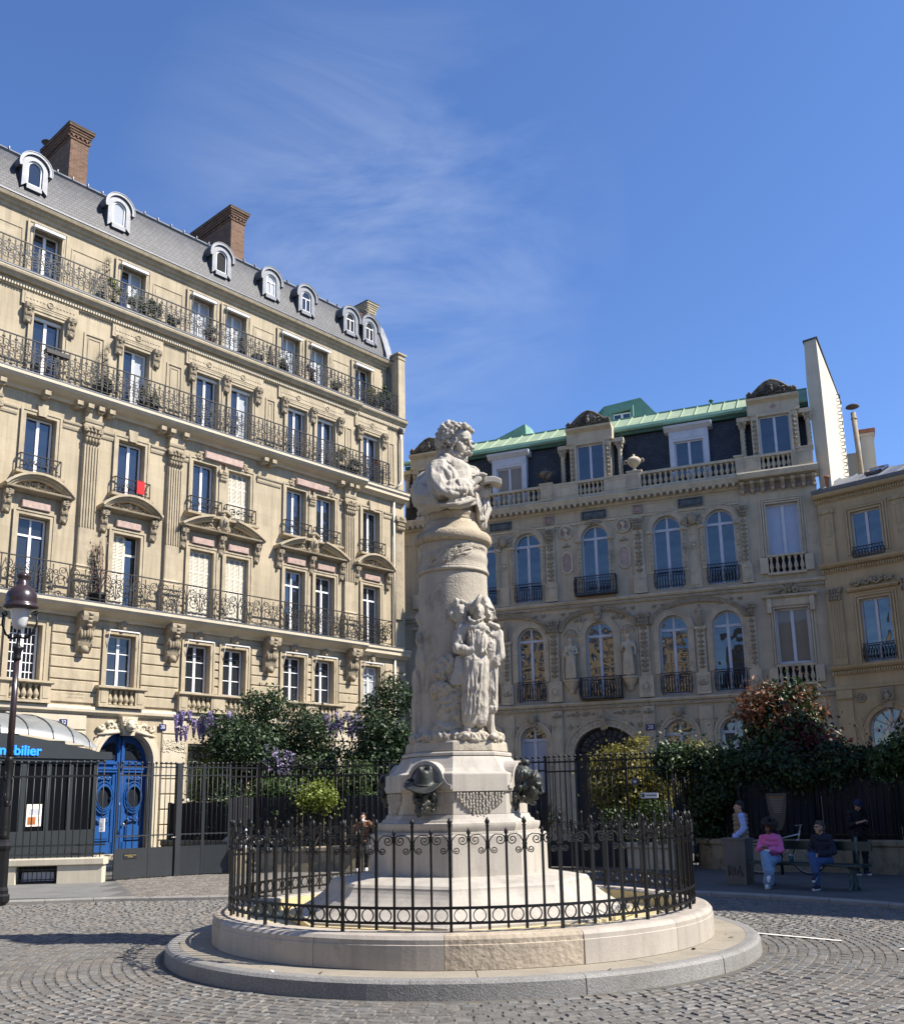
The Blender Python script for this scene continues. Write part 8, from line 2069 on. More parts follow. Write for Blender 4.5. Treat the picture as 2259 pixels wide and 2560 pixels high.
def build_plants():
 g=.07
 tree('evergreen_tree', 'dense dark evergreen tree left of the monument, behind the fence', 'tree',(-5.15,27.3,g),3.2,
    blobset(1,26,1.65,1.1,1.05,.42,.72)+[((0,0,1.25),.5),((-.5,0,1.2),.45),((1.7,.2,-.2),.45),((-1.75,0,-.15),.5)], 'leaf_dark',26000,.062,5,
    [(-.9,.2,2.6),(-.2,0,3.0),(.5,.1,2.9),(1.0,.2,2.5)],.075)
 tree('evergreen_tree', 'dark evergreen tree close behind the left side of the monument', 'tree',(-2.0,27.4,g),3.1,
    blobset(2,22,1.05,.9,1.45,.38,.62)+[((.5,0,1.5),.4),((.2,0,1.8),.35)], 'leaf_dark',19000,.062,6,[(-.4,0,2.6),(.2,.1,3.2),(.6,0,2.6)],.07)
 tree('mid_green_shrub', 'mid green shrub below the dark evergreen, left side', 'shrub',(-5.2,26.0,g),1.75,blobset(3,12,.9,.4,.6,.3,.45), 'leaf_mid',6500,.055,7,[(-.3,0,1.2),(.3,0,1.3)],.03)
 tree('mid_green_shrub', 'mid green shrub between the two dark evergreens', 'shrub',(-2.6,26.1,g),1.9,blobset(4,12,.9,.4,.7,.28,.42), 'leaf_mid',6500,.055,8,[(-.3,0,1.2),(.3,0,1.3)],.03)
 tree('lime_shrub', 'bright yellow-green shrub spilling over the fence', 'shrub',(-3.6,25.0,g),1.86,blobset(5,12,.4,.18,.18,.13,.2), 'leaf_lime',3600,.05,9,[(-.2,.1,1.7),(.2,.1,1.75)],.025,(.6,1.6))
 tree('lime_shrub', 'small fresh green shrub right of the blue door', 'shrub',(-6.75,26.6,g),2.35,blobset(6,10,.42,.3,.55,.2,.3), 'leaf_lime',3000,.055,10,[(0,0,2.0),(.2,0,1.9)],.025,(.5,1.2))
 tree('dark_shrub', 'dark shrub against the boards left of the fence', 'shrub',(-6.0,26.4,g),1.5,blobset(16,10,.5,.4,.7,.28,.4), 'leaf_ivy',4500,.055,31,[(0,0,1.2),(.2,0,1.3)],.03)
 # gold-leaved maple behind the gate of no. 28
 tree('golden_maple', 'gold and green leaved maple behind the mansion gate', 'shrub',(4.75,26.2,g),2.15,blobset(8,20,1.05,.5,.75,.22,.4)+[((.2,0,.95),.2),((-.5,0,.75),.22)], 'leaf_gold',11000,.055,11,[(-.3,0,2.2),(.2,0,2.6),(.5,0,2.1)],.03,(.5,1.5))
 tree('dark_shrub', 'dark green shrub low behind the mansion gate', 'shrub',(4.9,25.6,g),1.1,blobset(9,12,.8,.35,.45,.3,.4), 'leaf_mid',6000,.05,12,[(-.3,0,.9),(.3,0,.9)],.03)
 # photinia
 t=tree('photinia', 'tall photinia bush with red young leaves above the hedge', 'tree',(8.15,23.4,g),2.95,blobset(10,26,.95,.7,1.0,.3,.55)+[((-.3,0,1.0),.35),((.3,0,1.2),.3)], 'leaf_ivy',15000,.07,13,[(-.3,0,2.6),(.1,0,3.2),(.5,0,2.6)],.05)
 crown('young_shoots', 'leaf_red',(-.2,-.15,3.6),blobset(11,22,.85,.6,.5,.15,.3),2600,.06,14,t,(.5,1.5),long=2.6,shell=.1)
 crown('maroon_leaves', 'leaf_maroon',(.1,-.75,2.55),blobset(12,16,.85,.35,.75,.2,.4),5200,.065,15,t,(.6,1.8),long=2.2,shell=.2)
 # ivy over the fence: separate hedges
 def hedge(label,path,z0,z1,th,n,leafm,seed,size=.06,lean=.0):
  ox,oy=path[0];t=empty('ivy_hedge',(ox,oy,g),0,label, 'hedge');rg=random.Random(seed);loc=[Vector((x-ox,y-oy,0)) for x,y in path]
  seg=list(zip(loc,loc[1:]));Ls=[(b-a).length for a,b in seg];tot=sum(Ls);mb=MB()
  blobs=[]
  for k in range(int(tot*9)):
   d=rg.random()*tot;i=0
   while d>Ls[i] and i<len(Ls)-1:d-=Ls[i];i+=1
   a,b=seg[i];p=a.lerp(b,d/Ls[i]);nn=Vector((-(b-a).y,(b-a).x,0)).normalized()
   z=z0+(z1-z0)*rg.random();blobs.append((tuple(p+nn*(rg.random()-.45)*th+Vector((0,0,z))),.16+.2*rg.random()))
  crown('foliage',leafm,(0,0,0),blobs,n,size,seed,t,(.45,1.5),shell=.55)
  for k in range(7):
   q=rg.random();a,b=seg[int(q*len(seg))%len(seg)];p=a.lerp(b,rg.random());mb=MB();mb.tube([(p.x,p.y,.1),(p.x+.1,p.y,z0*.6),(p.x,p.y,z0+.4)],.02,5);mb.build('stem', 'bark',t)
  return t
 hedge('dark ivy hedge over the fence right of the mansion gate',[(5.05,23.6),(5.4,23.75),(5.85,24.1)],2.35,2.75,.3,3600, 'leaf_ivy',21)
 hedge('ivy hanging on the curved fence, coloured pale for sunlight',[(5.75,23.95),(6.15,24.3)],1.55,2.75,.35,3600, 'leaf_pale',22,.05)  # paler leaf colour stands in for sun on this ivy
 hedge('dark green ivy mass above the bench and boards',[(6.15,24.1),(6.55,22.75),(8.05,22.1),(9.2,21.1)],1.9,2.5,.7,22000, 'leaf_ivy',23)
 hedge('mid green ivy at the far right above the boards',[(9.0,21.2),(10.3,19.9),(11.0,19.0)],1.8,2.7,.7,9000, 'leaf_mid',24)
 hedge('shaded ivy hanging low beside the standing man',[(6.0,24.05),(6.4,22.9)],.6,2.4,.4,6000, 'leaf_ivy',25)
 # wisteria
 for k,(lab,x,y,z,w,n) in enumerate((('wisteria in lilac bloom above the gates beside the blue door',-7.0,27.0,4.0,.85,5200),('lilac wisteria bloom right of the dark evergreen',-3.3,28.4,3.95,.6,2200),('wisteria tendrils hanging under the dark evergreen',-4.9,26.5,2.9,.5,500))):
  t=empty('wisteria',(x,y,g),0,lab, 'wisteria');rg=random.Random(k+40);mb=MB()
  mb.tube([(.3,.2,0),(.35,.15,1.2),(.25,.2,2.4),(.3,.1,z-.2),(-w,0,z+.15)],.035,6,r1=.012);mb.tube([(.3,.1,z-.2),(.8,0,z+.1)],.025,5);mb.build('vine', 'bark',t)
  mb=MB();cl=[((rg.random()-.5)*2*w,(rg.random()-.5)*.4,z+(rg.random()-.3)*.5+.28*(rg.random()-.5),.18+.14*rg.random()) for _ in range(int(44*w)+6)]
  def fn():
   c=rg.choice(cl);q=rg.random();a=rg.random()*6.28;r=.055*(1-q)+.01
   return (c[0]+r*math.cos(a),c[1]+r*math.sin(a),c[2]-q*c[3]*1.5),(math.cos(a),math.sin(a),-.2)
  leaf_cloud(mb,fn,n,.046,rg,(.6,1.4),1.2);mb.build('blossom', 'wisteria',t)
  crown('foliage', 'leaf_mid',(0,.1,z+.1),blobset(50+k,6,w,.2,.15,.1,.18),260,.06,60+k,t)
 # bare climbing shrub and yucca
 t=empty('yucca',(2.35,26.6,g),0, 'spiky yucca plant behind the right side of the pedestal', 'plant');rg=random.Random(2);mb=MB();mb.tints=[]
 for k in range(60):
  a=rg.random()*6.28;e=.2+1.2*rg.random();L=.75+.3*rg.random();d=Vector((math.cos(a)*math.cos(e),math.sin(a)*math.cos(e),math.sin(e)));s_=Vector((-math.sin(a),math.cos(a),0))*.022
  b=Vector((0,0,.9));m_=b+d*L*.55+Vector((0,0,.05));tp=b+d*L+Vector((0,0,-.1*math.cos(e)))
  mb.add([tuple(b-s_),tuple(b+s_),tuple(m_+s_),tuple(m_-s_),tuple(tp)],[(0,1,2,3),(3,2,4)]);v=.7+.8*rg.random();mb.tints+=[(v,v,v*.8)]*2
 mb.build('leaves', 'leaf_mid',t);mb=MB();mb.lathe([(.10,0),(.08,.9),(.05,.95)],8);mb.build('trunk', 'bark',t)
 t=empty('bare_shrub',(10.35,23.2,g),0, 'leafless twiggy shrub in front of the yellow house', 'shrub');rg=random.Random(8)
 for k in range(9):
  mb=MB();p=Vector(((rg.random()-.5)*.4,0,1.6));pts=[tuple(p)];d=Vector(((rg.random()-.5)*.8,(rg.random()-.5)*.4,.7))
  for j in range(6):p=p+d*.42;d=(d+Vector(((rg.random()-.5)*.7,(rg.random()-.5)*.4,.1))).normalized()*.85;pts.append(tuple(p))
  mb.tube(pts,.018,5,r1=.004)
  for j in range(2,6):q=Vector(pts[j]);dd=Vector(((rg.random()-.5),(rg.random()-.5)*.5,.4));mb.tube([q,q+dd*.4,q+dd*.7+Vector((0,0,.1))],.008,4,r1=.003)
  mb.build('branch', 'twig',t)
 # balcony plants
 def on5(u,*a,**k):potted(a[0],a[1], 'potted plant',lw(u,.12,17.47),LRZ,*a[2:],**k)
 on5(-.95, 'potted_shrub', 'leggy yellow-green potted shrub beside the balcony divider, top floor',.95,.5, 'leaf_lime',1)
 on5(-.15, 'potted_shrub', 'broad leafy planter in front of the second top-floor window',.55,.9, 'leaf_mid',2,potw=.45,long=True)
 on5(.45, 'potted_shrub', 'lush green planter right of the second top-floor window',.6,.8, 'leaf_mid',3,potw=.4,long=True)
 on5(1.15, 'potted_shrub', 'small potted shrub between second and third top-floor windows',.35,.5, 'leaf_mid',4)
 on5(2.65, 'potted_shrub', 'round dark potted bush by the third top-floor window',.65,.55, 'leaf_dark',5,pot='terracotta')
 on5(3.95, 'potted_shrub', 'slim dark potted conifer by the fourth top-floor window',.6,.32, 'leaf_dark',6,kind='cone')
 on5(5.25, 'potted_shrub', 'narrow potted cypress on the top balcony between window pairs',.75,.28, 'leaf_dark',7,kind='cone')
 on5(5.95, 'potted_shrub', 'low green potted plant before the fifth top-floor window',.4,.5, 'leaf_mid',8)
 on5(7.25, 'potted_shrub', 'reddish brown spiky potted shrub at the sixth top-floor window',.7,.5, 'leaf_maroon',9)
 on5(8.4, 'potted_shrub', 'straggly low potted plant right of the sixth top-floor window',.35,.6, 'leaf_lime',10)
 on5(10.45, 'potted_shrub', 'tall pale grassy potted plant near the end pier',.8,.7, 'leaf_pale',11)
 on5(11.2, 'potted_shrub', 'large green potted tree at the corner of the top balcony',1.35,.75, 'leaf_mid',12)
 t=empty('planter_box',lw(4.65,.05,17.47),LRZ, 'empty dark square planter on the top balcony', 'planter');mb=MB();mb.prism([(-.14,0),(.14,0),(.19,.38),(-.19,.38)],-.15,.15);mb.build('box', 'planter',t)
 def on4(u,*a,**k):potted(a[0],a[1], 'potted plant',lw(u,-.22,14.22),LRZ,*a[2:],**k)
 on4(-1.25, 'potted_shrub', 'dark climbing plant in blue pot by the fourth-floor divider',.5,.5, 'leaf_mid',13)
 on4(.0, 'potted_shrub', 'left potted shrub of the two before the second fourth-floor window',.6,.4, 'leaf_dark',14,kind='cone')
 on4(.45, 'potted_shrub', 'right potted shrub of the two before the second fourth-floor window',.6,.4, 'leaf_dark',15,kind='cone')
 on4(8.55, 'potted_grass', 'tall pale yellow grass in a pot on the fourth-floor balcony',.95,.45, 'leaf_pale',16)
 on4(9.15, 'potted_shrub', 'dark potted plant left of the last fourth-floor window',.5,.5, 'leaf_dark',17)
 potted('bare_climber', 'bare thorny climbing plant on the second-floor balcony divider', 'potted plant',lw(-1.15,-.25,7.72),LRZ,1.9,.7, 'leaf_maroon',18,kind='bare',potw=.5)
 t=empty('window_box',lw(-2.95,-.42,14.98),LRZ, 'brown wooden window box hung on the fourth-floor rail', 'planter');mb=MB();mb.box(-.35,.35,-.1,.12,0,.13);mb.build('box', 'iron_rust',t)
 t=empty('red_cloth',lw(-.02,-.26,11.42),LRZ, 'bright red cloth hanging over a third-floor window guard', 'cloth');mb=MB();mb.box(-.02,.24,0,.02,.0,.42);mb.box(-.02,.24,.0,.12,.40,.42);mb.build('fabric', 'cloth_red',t)
 t=empty('terracotta_pot',lw(10.35,-.22,15.02),LRZ, 'small terracotta pot on the last fourth-floor balcony rail', 'pot');mb=MB();mb.lathe([(.07,0),(.11,.17),(.12,.19),(.09,.19)],12);mb.build('pot', 'terracotta',t)
build_plants()
# ------------------------------------------------------------ people
def hand_tubes(mb,wr,d,side,curl=.5):
 """palm and five fingers beyond the wrist along d"""
 wr=Vector(wr);d=Vector(d).normalized();s=d.cross(Vector((0,0,1)))
 s=s.normalized() if s.length>.1 else Vector((1,0,0));n=s.cross(d)
 pc=wr+d*.05
 mb.limb(wr,pc+d*.02,.026,.034,8)
 for k in range(4):
  b=pc+d*.035+s*(.024-.016*k);L=(.06,.072,.068,.05)[k]
  m_=b+d*L*.5+n*-.006;e=m_+(d*(1-curl)-n*curl*.9)*L*.6
  mb.tube([b-d*.02,b,m_,e],[.010,.010,.009,.007],6)
 tb=wr+d*.03+s*.03*side;mb.tube([wr+d*.015+s*.015*side,tb+s*.012*side,tb+d*.035+s*.02*side],[.012,.011,.008],6)
def person(label,loc,rz,J,top,legsm,shoem,skin='skin',hair='hair_dark',hairfn=None,sleeve=1.0,vest=None,flare=0.0,look=(0,0),glasses=False,s=1.0,beard=False,hat=None):
 t=empty('person',loc,rz,label, 'person');V=Vector;t.scale=(.92,.92,.92)
 G=lambda k:[V(J[k+ 'L']),V(J[k+ 'R'])]
 hc=V(J['head']);nk=V(J['neck']);sh=G('sh');el=G('el');wr=G('wr');hp=G('hip');kn=G('kn');an=G('an');hd_=[V(J.get('hdL',(0,-1,-.3))),V(J.get('hdR',(0,-1,-.3)))]
 ch=(sh[0]+sh[1])/2;pv_=(hp[0]+hp[1])/2
 Mh=Matrix.Translation(hc) @ Matrix.Rotation(R_(look[0]),4, 'Z') @ Matrix.Rotation(R_(look[1]),4, 'X')
 mb=MB();P,E=face_parts(mb,Mh,.88,1.05);mb.limb(hc+V((0,.02,-.07)),nk+V((0,.01,-.03)),.052,.06)
 mb.limb(ch+V((0,0,-.08)),pv_,.10,.10)
 for k in (0,1):
  mb.limb(ch,sh[k],.07,.045);mb.limb(sh[k],el[k],.042,.036);mb.limb(el[k],wr[k],.036,.026);hand_tubes(mb,wr[k],hd_[k],1 if k else -1,J.get('curl',.5))
  mb.limb(pv_,hp[k],.09,.07);mb.limb(hp[k],kn[k],.065,.048);mb.limb(kn[k],an[k],.046,.034)
 sculpt(mb, 'body',skin,.0095,1,parent=t)
 mb=MB();wv=vest or 0
 axis=(sh[0]-sh[1]).normalized()
 for q,r,f in ((0,.112,1.35),(.22,.115,1.3),(.45,.112,1.2),(.7,.115,1.12),(.95,.125,1.12)):
  c=ch.lerp(pv_,q)+V((0,0,-.03*(1-q)));a=math.atan2(axis.y,axis.x);mb.ell(c,(r*f*(1.28 if q<.3 else 1.15),r*1.02,.13),12,8,(0,0,a))
 mb.limb(nk+V((0,.01,-.05)),ch,.075,.10)
 tmb=mb
 sl=MB() if vest else mb
 for k in (0,1):
  sl.limb(ch.lerp(sh[k],.7),sh[k],.075,.07);sl.limb(sh[k],el[k],.068,.058);sl.limb(el[k],el[k].lerp(wr[k],.93*sleeve),.06,.047+.012*sleeve)
  for q in (.3,.6,.85):sl.ell(sh[k].lerp(el[k],q),(.069,.069,.022),8,5,(.4,.3,0))
  for q in (.25,.5,.8):sl.ell(el[k].lerp(wr[k],q*sleeve),(.058,.058,.02),8,5,(.4,-.3,0))
 if vest:
  sculpt(sl, 'shirt',top,.012,1,.006,.05,t,folds=(.014,(11,11,16)))
  for q in (-.02,.12,.3,.5,.7,.88):c=ch.lerp(pv_,q);tmb.ell(c,(.19,.165,.085),12,6,(0,0,math.atan2(axis.y,axis.x)))
  tmb.tube([tuple(nk+V((.075*math.cos(q),.01+.07*math.sin(q),-.02))) for q in [2*math.pi*i/12 for i in range(12)]],.028,6,True)
  sculpt(tmb, 'vest',vest,.012,1,.006,.05,t)
 else:sculpt(tmb, 'top',top,.012,1,.008,.06,t,folds=(.016,(9,9,13)))
 mb=MB();mb.ell(pv_+V((0,.01,.03)),(.18,.13,.12),12,8)
 for k in (0,1):
  mb.limb(pv_.lerp(hp[k],.8),hp[k],.10,.098);mb.limb(hp[k],kn[k],.095,.072+flare*.02);mb.limb(kn[k],an[k]+V((0,0,.03)),.072+flare*.02,.055+flare*.05)
  mb.ell(kn[k],(.078,.078,.05),8,6)
 sculpt(mb, 'trousers',legsm,.012,1,.008,.06,t,folds=(.014,(10,10,13)))
 for k in (0,1):
  tv=V(J.get('toe'+ 'LR'[k],(0,-1,0))).normalized();mb=MB();a=an[k]
  mb.limb(a+V((0,0,-.03))-tv*.03,a+tv*.13+V((0,0,-.045)),.048,.036);mb.ell(a+V((0,0,-.0)),(.05,.05,.045),8,6)
  sh_=sculpt(mb, 'shoe',shoem,.011,1,parent=t)
  mb=MB();mb.limb(a+V((0,0,-.068))-tv*.05,a+tv*.14+V((0,0,-.07)),.034,.03,8);mb.build('sole', 'shoe_white',sh_)
 mb=MB();rg=random.Random(len(label));Ph=lambda x,y,z:tuple(Mh @ V((x*.88,y*.88,z*.88)))
 if hairfn== 'afro':
  for i in range(150):
   d=V((rg.gauss(0,1),rg.gauss(0,1),rg.gauss(0,1))).normalized();d=V((d.x*.17,.05+d.y*.15,.06+d.z*.16))
   if d.y<-.03 and -.16<d.z<.06 and abs(d.x)<.10:continue
   mb.ell(Ph(*d),(.034,.034,.034),6,5)
  mb.ell(Ph(0,.08,.06),(.11,.09,.12),9,7)
 elif hairfn != 'none':
  mb.ell(Ph(0,.045,.065),(.078,.088,.078),10,8);mb.ell(Ph(0,.09,0),(.066,.05,.085),9,7)
  for i in range(40):
   a=rg.random()*6.28;v=rg.random();mb.ell(Ph(.078*math.cos(a)*(1-v*.5),.03+.088*math.sin(a)*(1-v*.4),.075+.075*v),(.022,.022,.018),6,5)
  if hairfn== 'long':
   for s_ in (-1,1):mb.limb(Ph(s_*.08,.06,.04),Ph(s_*.09,.05,-.22),.04,.03)
 if beard:
  for i in range(16):q=(i/15-.5)*2;mb.ell(Ph(q*.066,-.062+.06*abs(q),-.085+.02*abs(q)),(.02,.02,.024),6,5)
 if mb.v:sculpt(mb, 'hair',hair,.012,1,.012,.02,t)
 if glasses:
  mb=MB()
  for s_ in (-1,1):mb.tube([Ph(s_*.034+.024*math.cos(q),-.098,.017+.018*math.sin(q)) for q in [2*math.pi*i/10 for i in range(10)]],.004,4,True);mb.tube([Ph(s_*.06,-.095,.02),Ph(s_*.082,.01,.02)],.004,4)
  mb.tube([Ph(-.01,-.1,.02),Ph(.01,-.1,.02)],.004,4);mb.build('glasses', 'rubber',t)
 if hat:
  mb=MB();mb.M=Mh;mb.lathe([(.13,.055),(.14,.05),(.10,.07),(.09,.11),(.08,.14),(.03,.15),(.001,.15)],18);mb.build('hat',hat,t)
 return t
def build_people():
 std=lambda:dict(head=(0,-.02,1.56),neck=(0,0,1.43),shL=(.175,0,1.37),shR=(-.175,0,1.37),hipL=(.09,0,.88),hipR=(-.09,0,.88),knL=(.10,-.03,.48),knR=(-.10,.02,.48),anL=(.10,0,.09),anR=(-.10,.06,.09))
 J=std();J.update(elL=(.22,.03,1.12),wrL=(.20,-.17,.93),hdL=(0,-.7,-.5),elR=(-.22,.02,1.12),wrR=(-.18,-.12,.95),hdR=(0,-.6,-.5))
 person('standing man in tan padded vest over pale blue shirt beside the grey box',(5.62,19.5,PZ),R_(-98),J, 'cloth_shirt', 'cloth_denim', 'shoe_navy',vest='cloth_vest')
 # woman on the bench, legs crossed
 sit=dict(head=(0,-.06,1.16),neck=(0,-.02,1.02),shL=(.16,0,.96),shR=(-.16,0,.96),hipL=(.09,.02,.52),hipR=(-.09,.02,.52))
 J=dict(sit,elL=(.23,-.06,.72),wrL=(.06,-.26,.74),hdL=(-.8,-.5,.1),elR=(-.23,-.06,.72),wrR=(-.08,-.26,.78),hdR=(.7,-.5,.2),knL=(.10,-.42,.52),anL=(.04,-.40,.09),knR=(.02,-.44,.64),anR=(.13,-.58,.30),toeR=(.2,-1,-.5),curl=.8)
 person('woman in pink shirt and pale jeans sitting cross-legged on the bench',(5.84,18.42,PZ),R_(-38),J, 'cloth_pink', 'cloth_denim_pale', 'shoe_white', 'skin_dark',hairfn='afro',flare=1.0,look=(-12,4))
 J=dict(sit,elL=(.24,.0,.70),wrL=(.05,-.24,.66),hdL=(-.7,-.6,-.2),elR=(-.24,-.02,.70),wrR=(-.03,-.26,.66),hdR=(.6,-.6,-.2),knL=(.08,-.42,.52),anL=(.06,-.42,.09),knR=(.0,-.44,.64),anR=(.12,-.56,.32),toeR=(.2,-1,-.5),curl=.8)
 person('bearded man in navy sweater, glasses and jeans sitting on the bench',(6.60,17.90,PZ),R_(-50),J, 'cloth_navy', 'cloth_denim', 'shoe_navy',hair='hair_grey',look=(-28,0),glasses=True,beard=True)
 J=std();J.update(head=(0,-.07,1.53),elL=(.23,-.02,1.10),wrL=(.05,-.24,1.18),hdL=(-.7,-.5,.2),elR=(-.23,-.02,1.10),wrR=(-.05,-.24,1.18),hdR=(.7,-.5,.2),curl=.85)
 t=person('person in black with dark brimmed hat looking down at a phone by the wall',(8.42,20.72,PZ),R_(12),J, 'cloth_black', 'cloth_black', 'shoe_navy',hairfn='long',sleeve=.45,look=(0,28),hat='cloth_hat')
 J=dict(head=(0,-.05,1.42),neck=(0,0,1.29),shL=(.175,0,1.23),shR=(-.175,0,1.23),hipL=(.09,.06,.78),hipR=(-.09,.06,.78),knL=(.12,-.22,.47),knR=(-.10,-.12,.44),anL=(.10,-.12,.09),anR=(-.14,-.05,.09),elL=(.34,-.10,1.16),wrL=(.14,-.22,1.30),hdL=(-.8,-.3,.3),elR=(-.30,-.12,1.05),wrR=(-.05,-.24,1.26),hdR=(.5,-.4,.5),curl=.8)
 person('man in brown jacket leaning on the wall behind the railing, drinking from a cup',(-2.36,24.86,PZ),R_(4),J, 'cloth_brown', 'cloth_black', 'shoe_white',look=(0,-2))
 # held and nearby small things
 t=empty('paper_cup',(-2.33,24.55,1.285),0, 'small white paper cup held by the man in the brown jacket', 'cup');mb=MB();mb.at((0,0,0),(-1.2,0,0));mb.lathe([(.028,0),(.038,.09),(.04,.092)],12);mb.M=Matrix.Identity(4);mb.build('cup_wall', 'white_plastic',t)
 c,s=math.cos(R_(12)),math.sin(R_(12));t=empty('mobile_phone',(8.42+.26*s,20.72-.28*c,1.17),R_(12), 'dark phone in the hands of the person in black', 'phone');mb=MB();mb.at((0,0,0),(-.7,0,0));mb.box(-.035,.035,-.005,.005,-.07,.07);mb.M=Matrix.Identity(4);mb.build('case', 'rubber',t)
 t=empty('snack_box',(5.84-.155,18.42-.24,.735),R_(-38), 'small white snack wrapper in the hands of the woman in pink', 'wrapper');mb=MB();mb.box(-.05,.05,-.03,.03,-.02,.02);mb.build('wrapper_fold', 'white_plastic',t)
build_people()
def build_furniture():
 A=Vector((5.93,18.82,PZ));B_=Vector((7.08,17.58,PZ));ang=math.atan2(B_.y-A.y,B_.x-A.x)
 t=empty('park_bench',A,ang, 'dark green wooden bench with cast-iron legs under the two seated people', 'bench');L=(B_-A).length
 # local +x along the bench, -y faces the square
 for k,y in enumerate((-.36,-.22,-.08)):mb=MB();mb.bev(-.2,L+.25,y-.06,y+.06,.40,.445,.008);mb.build('seat_slat', 'bench_green',t)
 mb=MB();mb.box(-.2,L+.25,.03,.065,.66,.82);mb.build('back_slat', 'bench_green',t)
 for x in (.05,L-.02):
  mb=MB();mb.box(x-.03,x+.03,-.42,.08,.36,.40);mb.tube([(x,.05,.40),(x,.045,.65),(x,.05,.9)],.026,6)
  for s_ in (-1,1):mb.tube([(x,-.18,.36),(x,-.18+s_*.08,.24),(x,-.18+s_*.06,.14),(x,-.18+s_*.17,.02),(x,-.18+s_*.2,0)],[.035,.03,.028,.03,.03],6);mb.tube([(x,-.18+s_*p[0],p[2]) for p in spiral(.1,.12,.06,1.2,0,1,10)],.016,5)
  mb.box(x-.035,x+.035,-.24,-.12,.0,.36);mb.build('leg', 'bench_iron',t)
 t=empty('drinks_cup',(6.18,18.38,PZ+.445),0, 'teal takeaway cup with white lid standing on the bench', 'cup');mb=MB();mb.lathe([(.032,0),(.043,.11),(.044,.112)],12);mb.build('cup_wall', 'cup_teal',t);mb=MB();mb.lathe([(.046,.112),(.046,.125),(.03,.13)],12);mb.build('lid', 'white_plastic',t)
 t=empty('utility_box',(5.17,19.22,PZ),R_(-40), 'grey concrete street box with scrawled graffiti in front of the standing man', 'box')
 mb=MB();mb.add([(0.02,0,0),(.42,0,0),(.42,.34,0),(.02,.34,0),(-.02,-.02,.83),(.45,-.02,.83),(.45,.37,.83),(-.02,.37,.83)],[(0,1,5,4),(1,2,6,5),(2,3,7,6),(3,0,4,7),(4,5,6,7)]);mb.build('shell', 'concrete_box',t)
 mb=MB();mb.box(-.035,.465,-.035,.385,.83,.86);mb.build('top_plate', 'concrete_box',t)
 for pts in ([(.07,.16),(.08,.36),(.09,.18)],[(.12,.36),(.12,.2),(.17,.17),(.17,.32)],[(.21,.19),(.21,.34)],[(.25,.18),(.32,.36),(.33,.2),(.25,.27)],[(.34,.15),(.36,.22)]):
  mb=MB();mb.tube([(x,-.006-.024*z,z) for x,z in pts],.008,4);mb.build('graffiti', 'chimney_dark',t)
 # bicycle against the wall
 t=empty('bicycle',(6.55,21.55,PZ),math.atan2(-.62,1.1), 'silver bicycle leaning against the wall behind the bench', 'bicycle')
 for x in (0.0,1.04):
  mb=MB();mb.tube([(x+.33*math.cos(q),0,.34+.33*math.sin(q)) for q in [2*math.pi*i/28 for i in range(28)]],.016,6,True);w=mb.build('wheel', 'rubber',t)
  mb=MB();mb.tube([(x+.305*math.cos(q),0,.34+.305*math.sin(q)) for q in [2*math.pi*i/28 for i in range(28)]],.008,5,True)
  for i in range(16):q=2*math.pi*i/16;mb.tube([(x,(.02 if i%2 else -.02),.34),(x+.3*math.cos(q),0,.34+.3*math.sin(q))],.0022,4)
  mb.build('spokes', 'bike_silver',w)
 mb=MB()
 for a,b,r in (((1.04,0,.34),(.64,0,.30),.012),((.64,0,.30),(.54,0,.82),.016),((1.04,0,.34),(.56,0,.74),.011),((.64,0,.30),(.16,0,.78),.018),((.56,0,.74),(.14,0,.86),.017),((.17,0,.72),(.12,0,.92),.018),((.15,0,.74),(0,0,.34),.013)):pass
 for a,b,r in (((0.0,0,.34),(.42,0,.30),.012),((.42,0,.30),(.30,0,.80),.016),((0,0,.34),(.32,0,.72),.011),((.42,0,.30),(.86,0,.74),.018),((.32,0,.70),(.88,0,.84),.017),((.85,0,.70),(.90,0,.92),.018),((.86,0,.72),(1.04,0,.34),.013)):mb.tube([a,b],r,7)
 mb.build('frame', 'bike_silver',t)
 mb=MB();mb.tube([(.30,0,.80),(.285,0,.88)],.012,6);mb.ell((.28,0,.90),(.13,.06,.03),10,6);mb.build('saddle', 'rubber',t)
 mb=MB();mb.tube([(.90,0,.92),(.92,0,1.0)],.012,6);mb.tube([(.86,-.24,1.02),(.93,-.12,1.02),(.92,0,1.0),(.93,.12,1.02),(.86,.24,1.02)],.012,6);mb.build('handlebar', 'bike_silver',t)
 mb=MB();mb.tube([(.42+.09*math.cos(q),-.03,.30+.09*math.sin(q)) for q in [2*math.pi*i/16 for i in range(16)]],.008,5,True);mb.tube([(.42,-.05,.30),(.46,-.06,.14)],.01,5);mb.tube([(.42,.05,.30),(.38,.06,.46)],.01,5);mb.build('crank', 'bike_silver',t)
 # shield-shaped information panel
 t=empty('history_panel',(6.92,21.2,PZ),R_(-18), 'brown oar-shaped information panel on a post behind the bench', 'sign')
 mb=MB();mb.prism([(-.06,.92),(.06,.92),(.13,1.1),(.19,1.4),(.21,1.70),(-.21,1.70),(-.19,1.4),(-.13,1.1)],-.02,.02);pn=mb.build('panel', 'sign_brown',t)
 for k in range(8):w=.15-.010*k;mb=MB();mb.box(-w,w,-.0225,-.02,1.60-k*.045,1.622-k*.045);mb.build('text_line', 'sign_text' if k else 'photo_orange',pn)
 mb=MB();mb.tube([(0,.03,0),(0,.03,1.5)],.03,8);mb.build('post', 'iron',t)
 # parked bicycle partly hidden by the gate on the left
 t=empty('covered_scooter',(-5.55,25.35-.15,PZ),R_(20), 'blue-grey covered scooter behind the gate at the left', 'scooter')
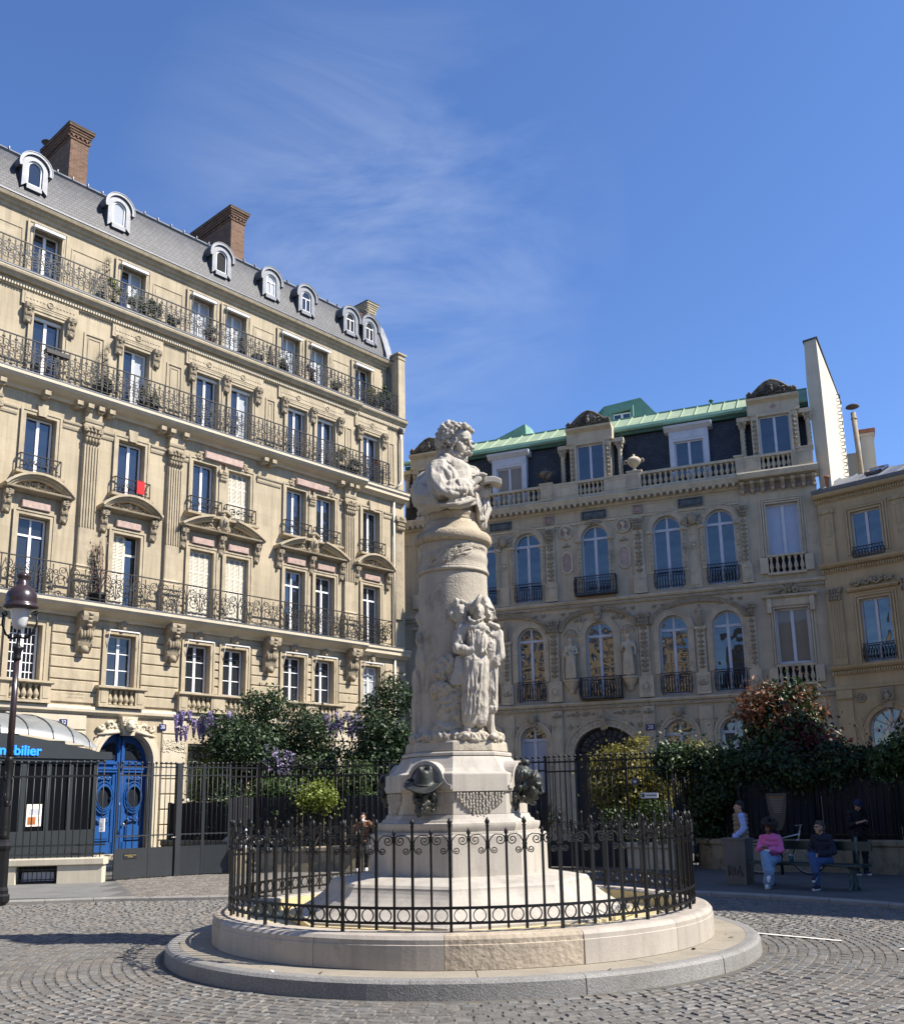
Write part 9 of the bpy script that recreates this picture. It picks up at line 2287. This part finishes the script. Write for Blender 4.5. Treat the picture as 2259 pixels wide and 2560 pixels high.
 mb=MB();mb.ell((0,0,.62),(.3,.2,.3),10,8);mb.ell((.12,0,.95),(.14,.2,.14),8,6);mb.ell((-.2,0,.8),(.2,.16,.12),8,6);mb.limb((-.25,0,.25),(.25,0,.25),.2,.2);sculpt(mb, 'cover', 'paint_bluewhite',.03,2,.08,.15,t)
 mb=MB();mb.tube([(.3+.2*math.cos(q),0,.2+.2*math.sin(q)) for q in [.5*i for i in range(13)]],.05,8);mb.build('wheel', 'rubber',t)
build_furniture()
# ------------------------------------------------------------ unseen houses added to cast shade, block sky light and fill reflections
def plain_house(loc,rz,W_,D,H,label,m,seed=0,floors=4):
 B=empty('unseen_house',loc,rz,label, 'building');fh=(H-1.0)/floors;ops=[];n=int(W_/2.6)
 for f in range(floors):
  for k in range(n):x=W_*(k+.5)/n-.55;ops.append((x,x+1.1,.8+f*fh+.4,.8+f*fh+fh-.7))
 mb=MB();wall_sheet(mb,0,W_,0,H,ops,0,.22);mb.add([(W_,0,0),(W_,D,0),(W_,D,H),(W_,0,H),(0,0,0),(0,D,0),(0,D,H),(0,0,H)],[(0,1,2,3),(5,4,7,6),(1,5,6,2)]);mb.build('wall',m,B)
 for o in ops:rect_window(B,o[0],o[2],1.1,o[3]-o[2],.15)
 for f in range(1,floors+1):z=.8+f*fh;mb=MB();mb.ex_u([(0,z-.15),(-.18,z-.1),(-.22,z),(0,z+.05)],0,W_);mb.build('string_course', 'stone_trim',B)
 mb=MB();mb.add([(0,0,H),(W_,0,H),(W_,D,H),(0,D,H),(.0,1.1,H+.9),(W_,1.1,H+.9),(W_,D-1,H+.9),(0,D-1,H+.9)],[(0,1,5,4),(1,2,6,5),(2,3,7,6),(3,0,4,7),(4,5,6,7)]);mb.build('roof', 'slate',B)
 return B
plain_house((10.75,16.15,0),math.atan2(-.61,.79),16,6.2,11.2, 'unseen cream house at the right, placed to shade the pavement', 'stone_cream')  # out of view; placed and sized so its shade falls on the right pavement
plain_house((14,-14,0),R_(180),30,8,16, 'long unseen stone house added behind the viewer to block sky light', 'stone_cream',floors=5)  # added out of view to deepen the shade and show in window panes
plain_house((-17,-12,0),R_(118),22,8,16, 'unseen stone house added behind the viewer at the left to block sky light', 'stone_yellow',floors=5)  # likewise added unseen, for blocked sky and window reflections
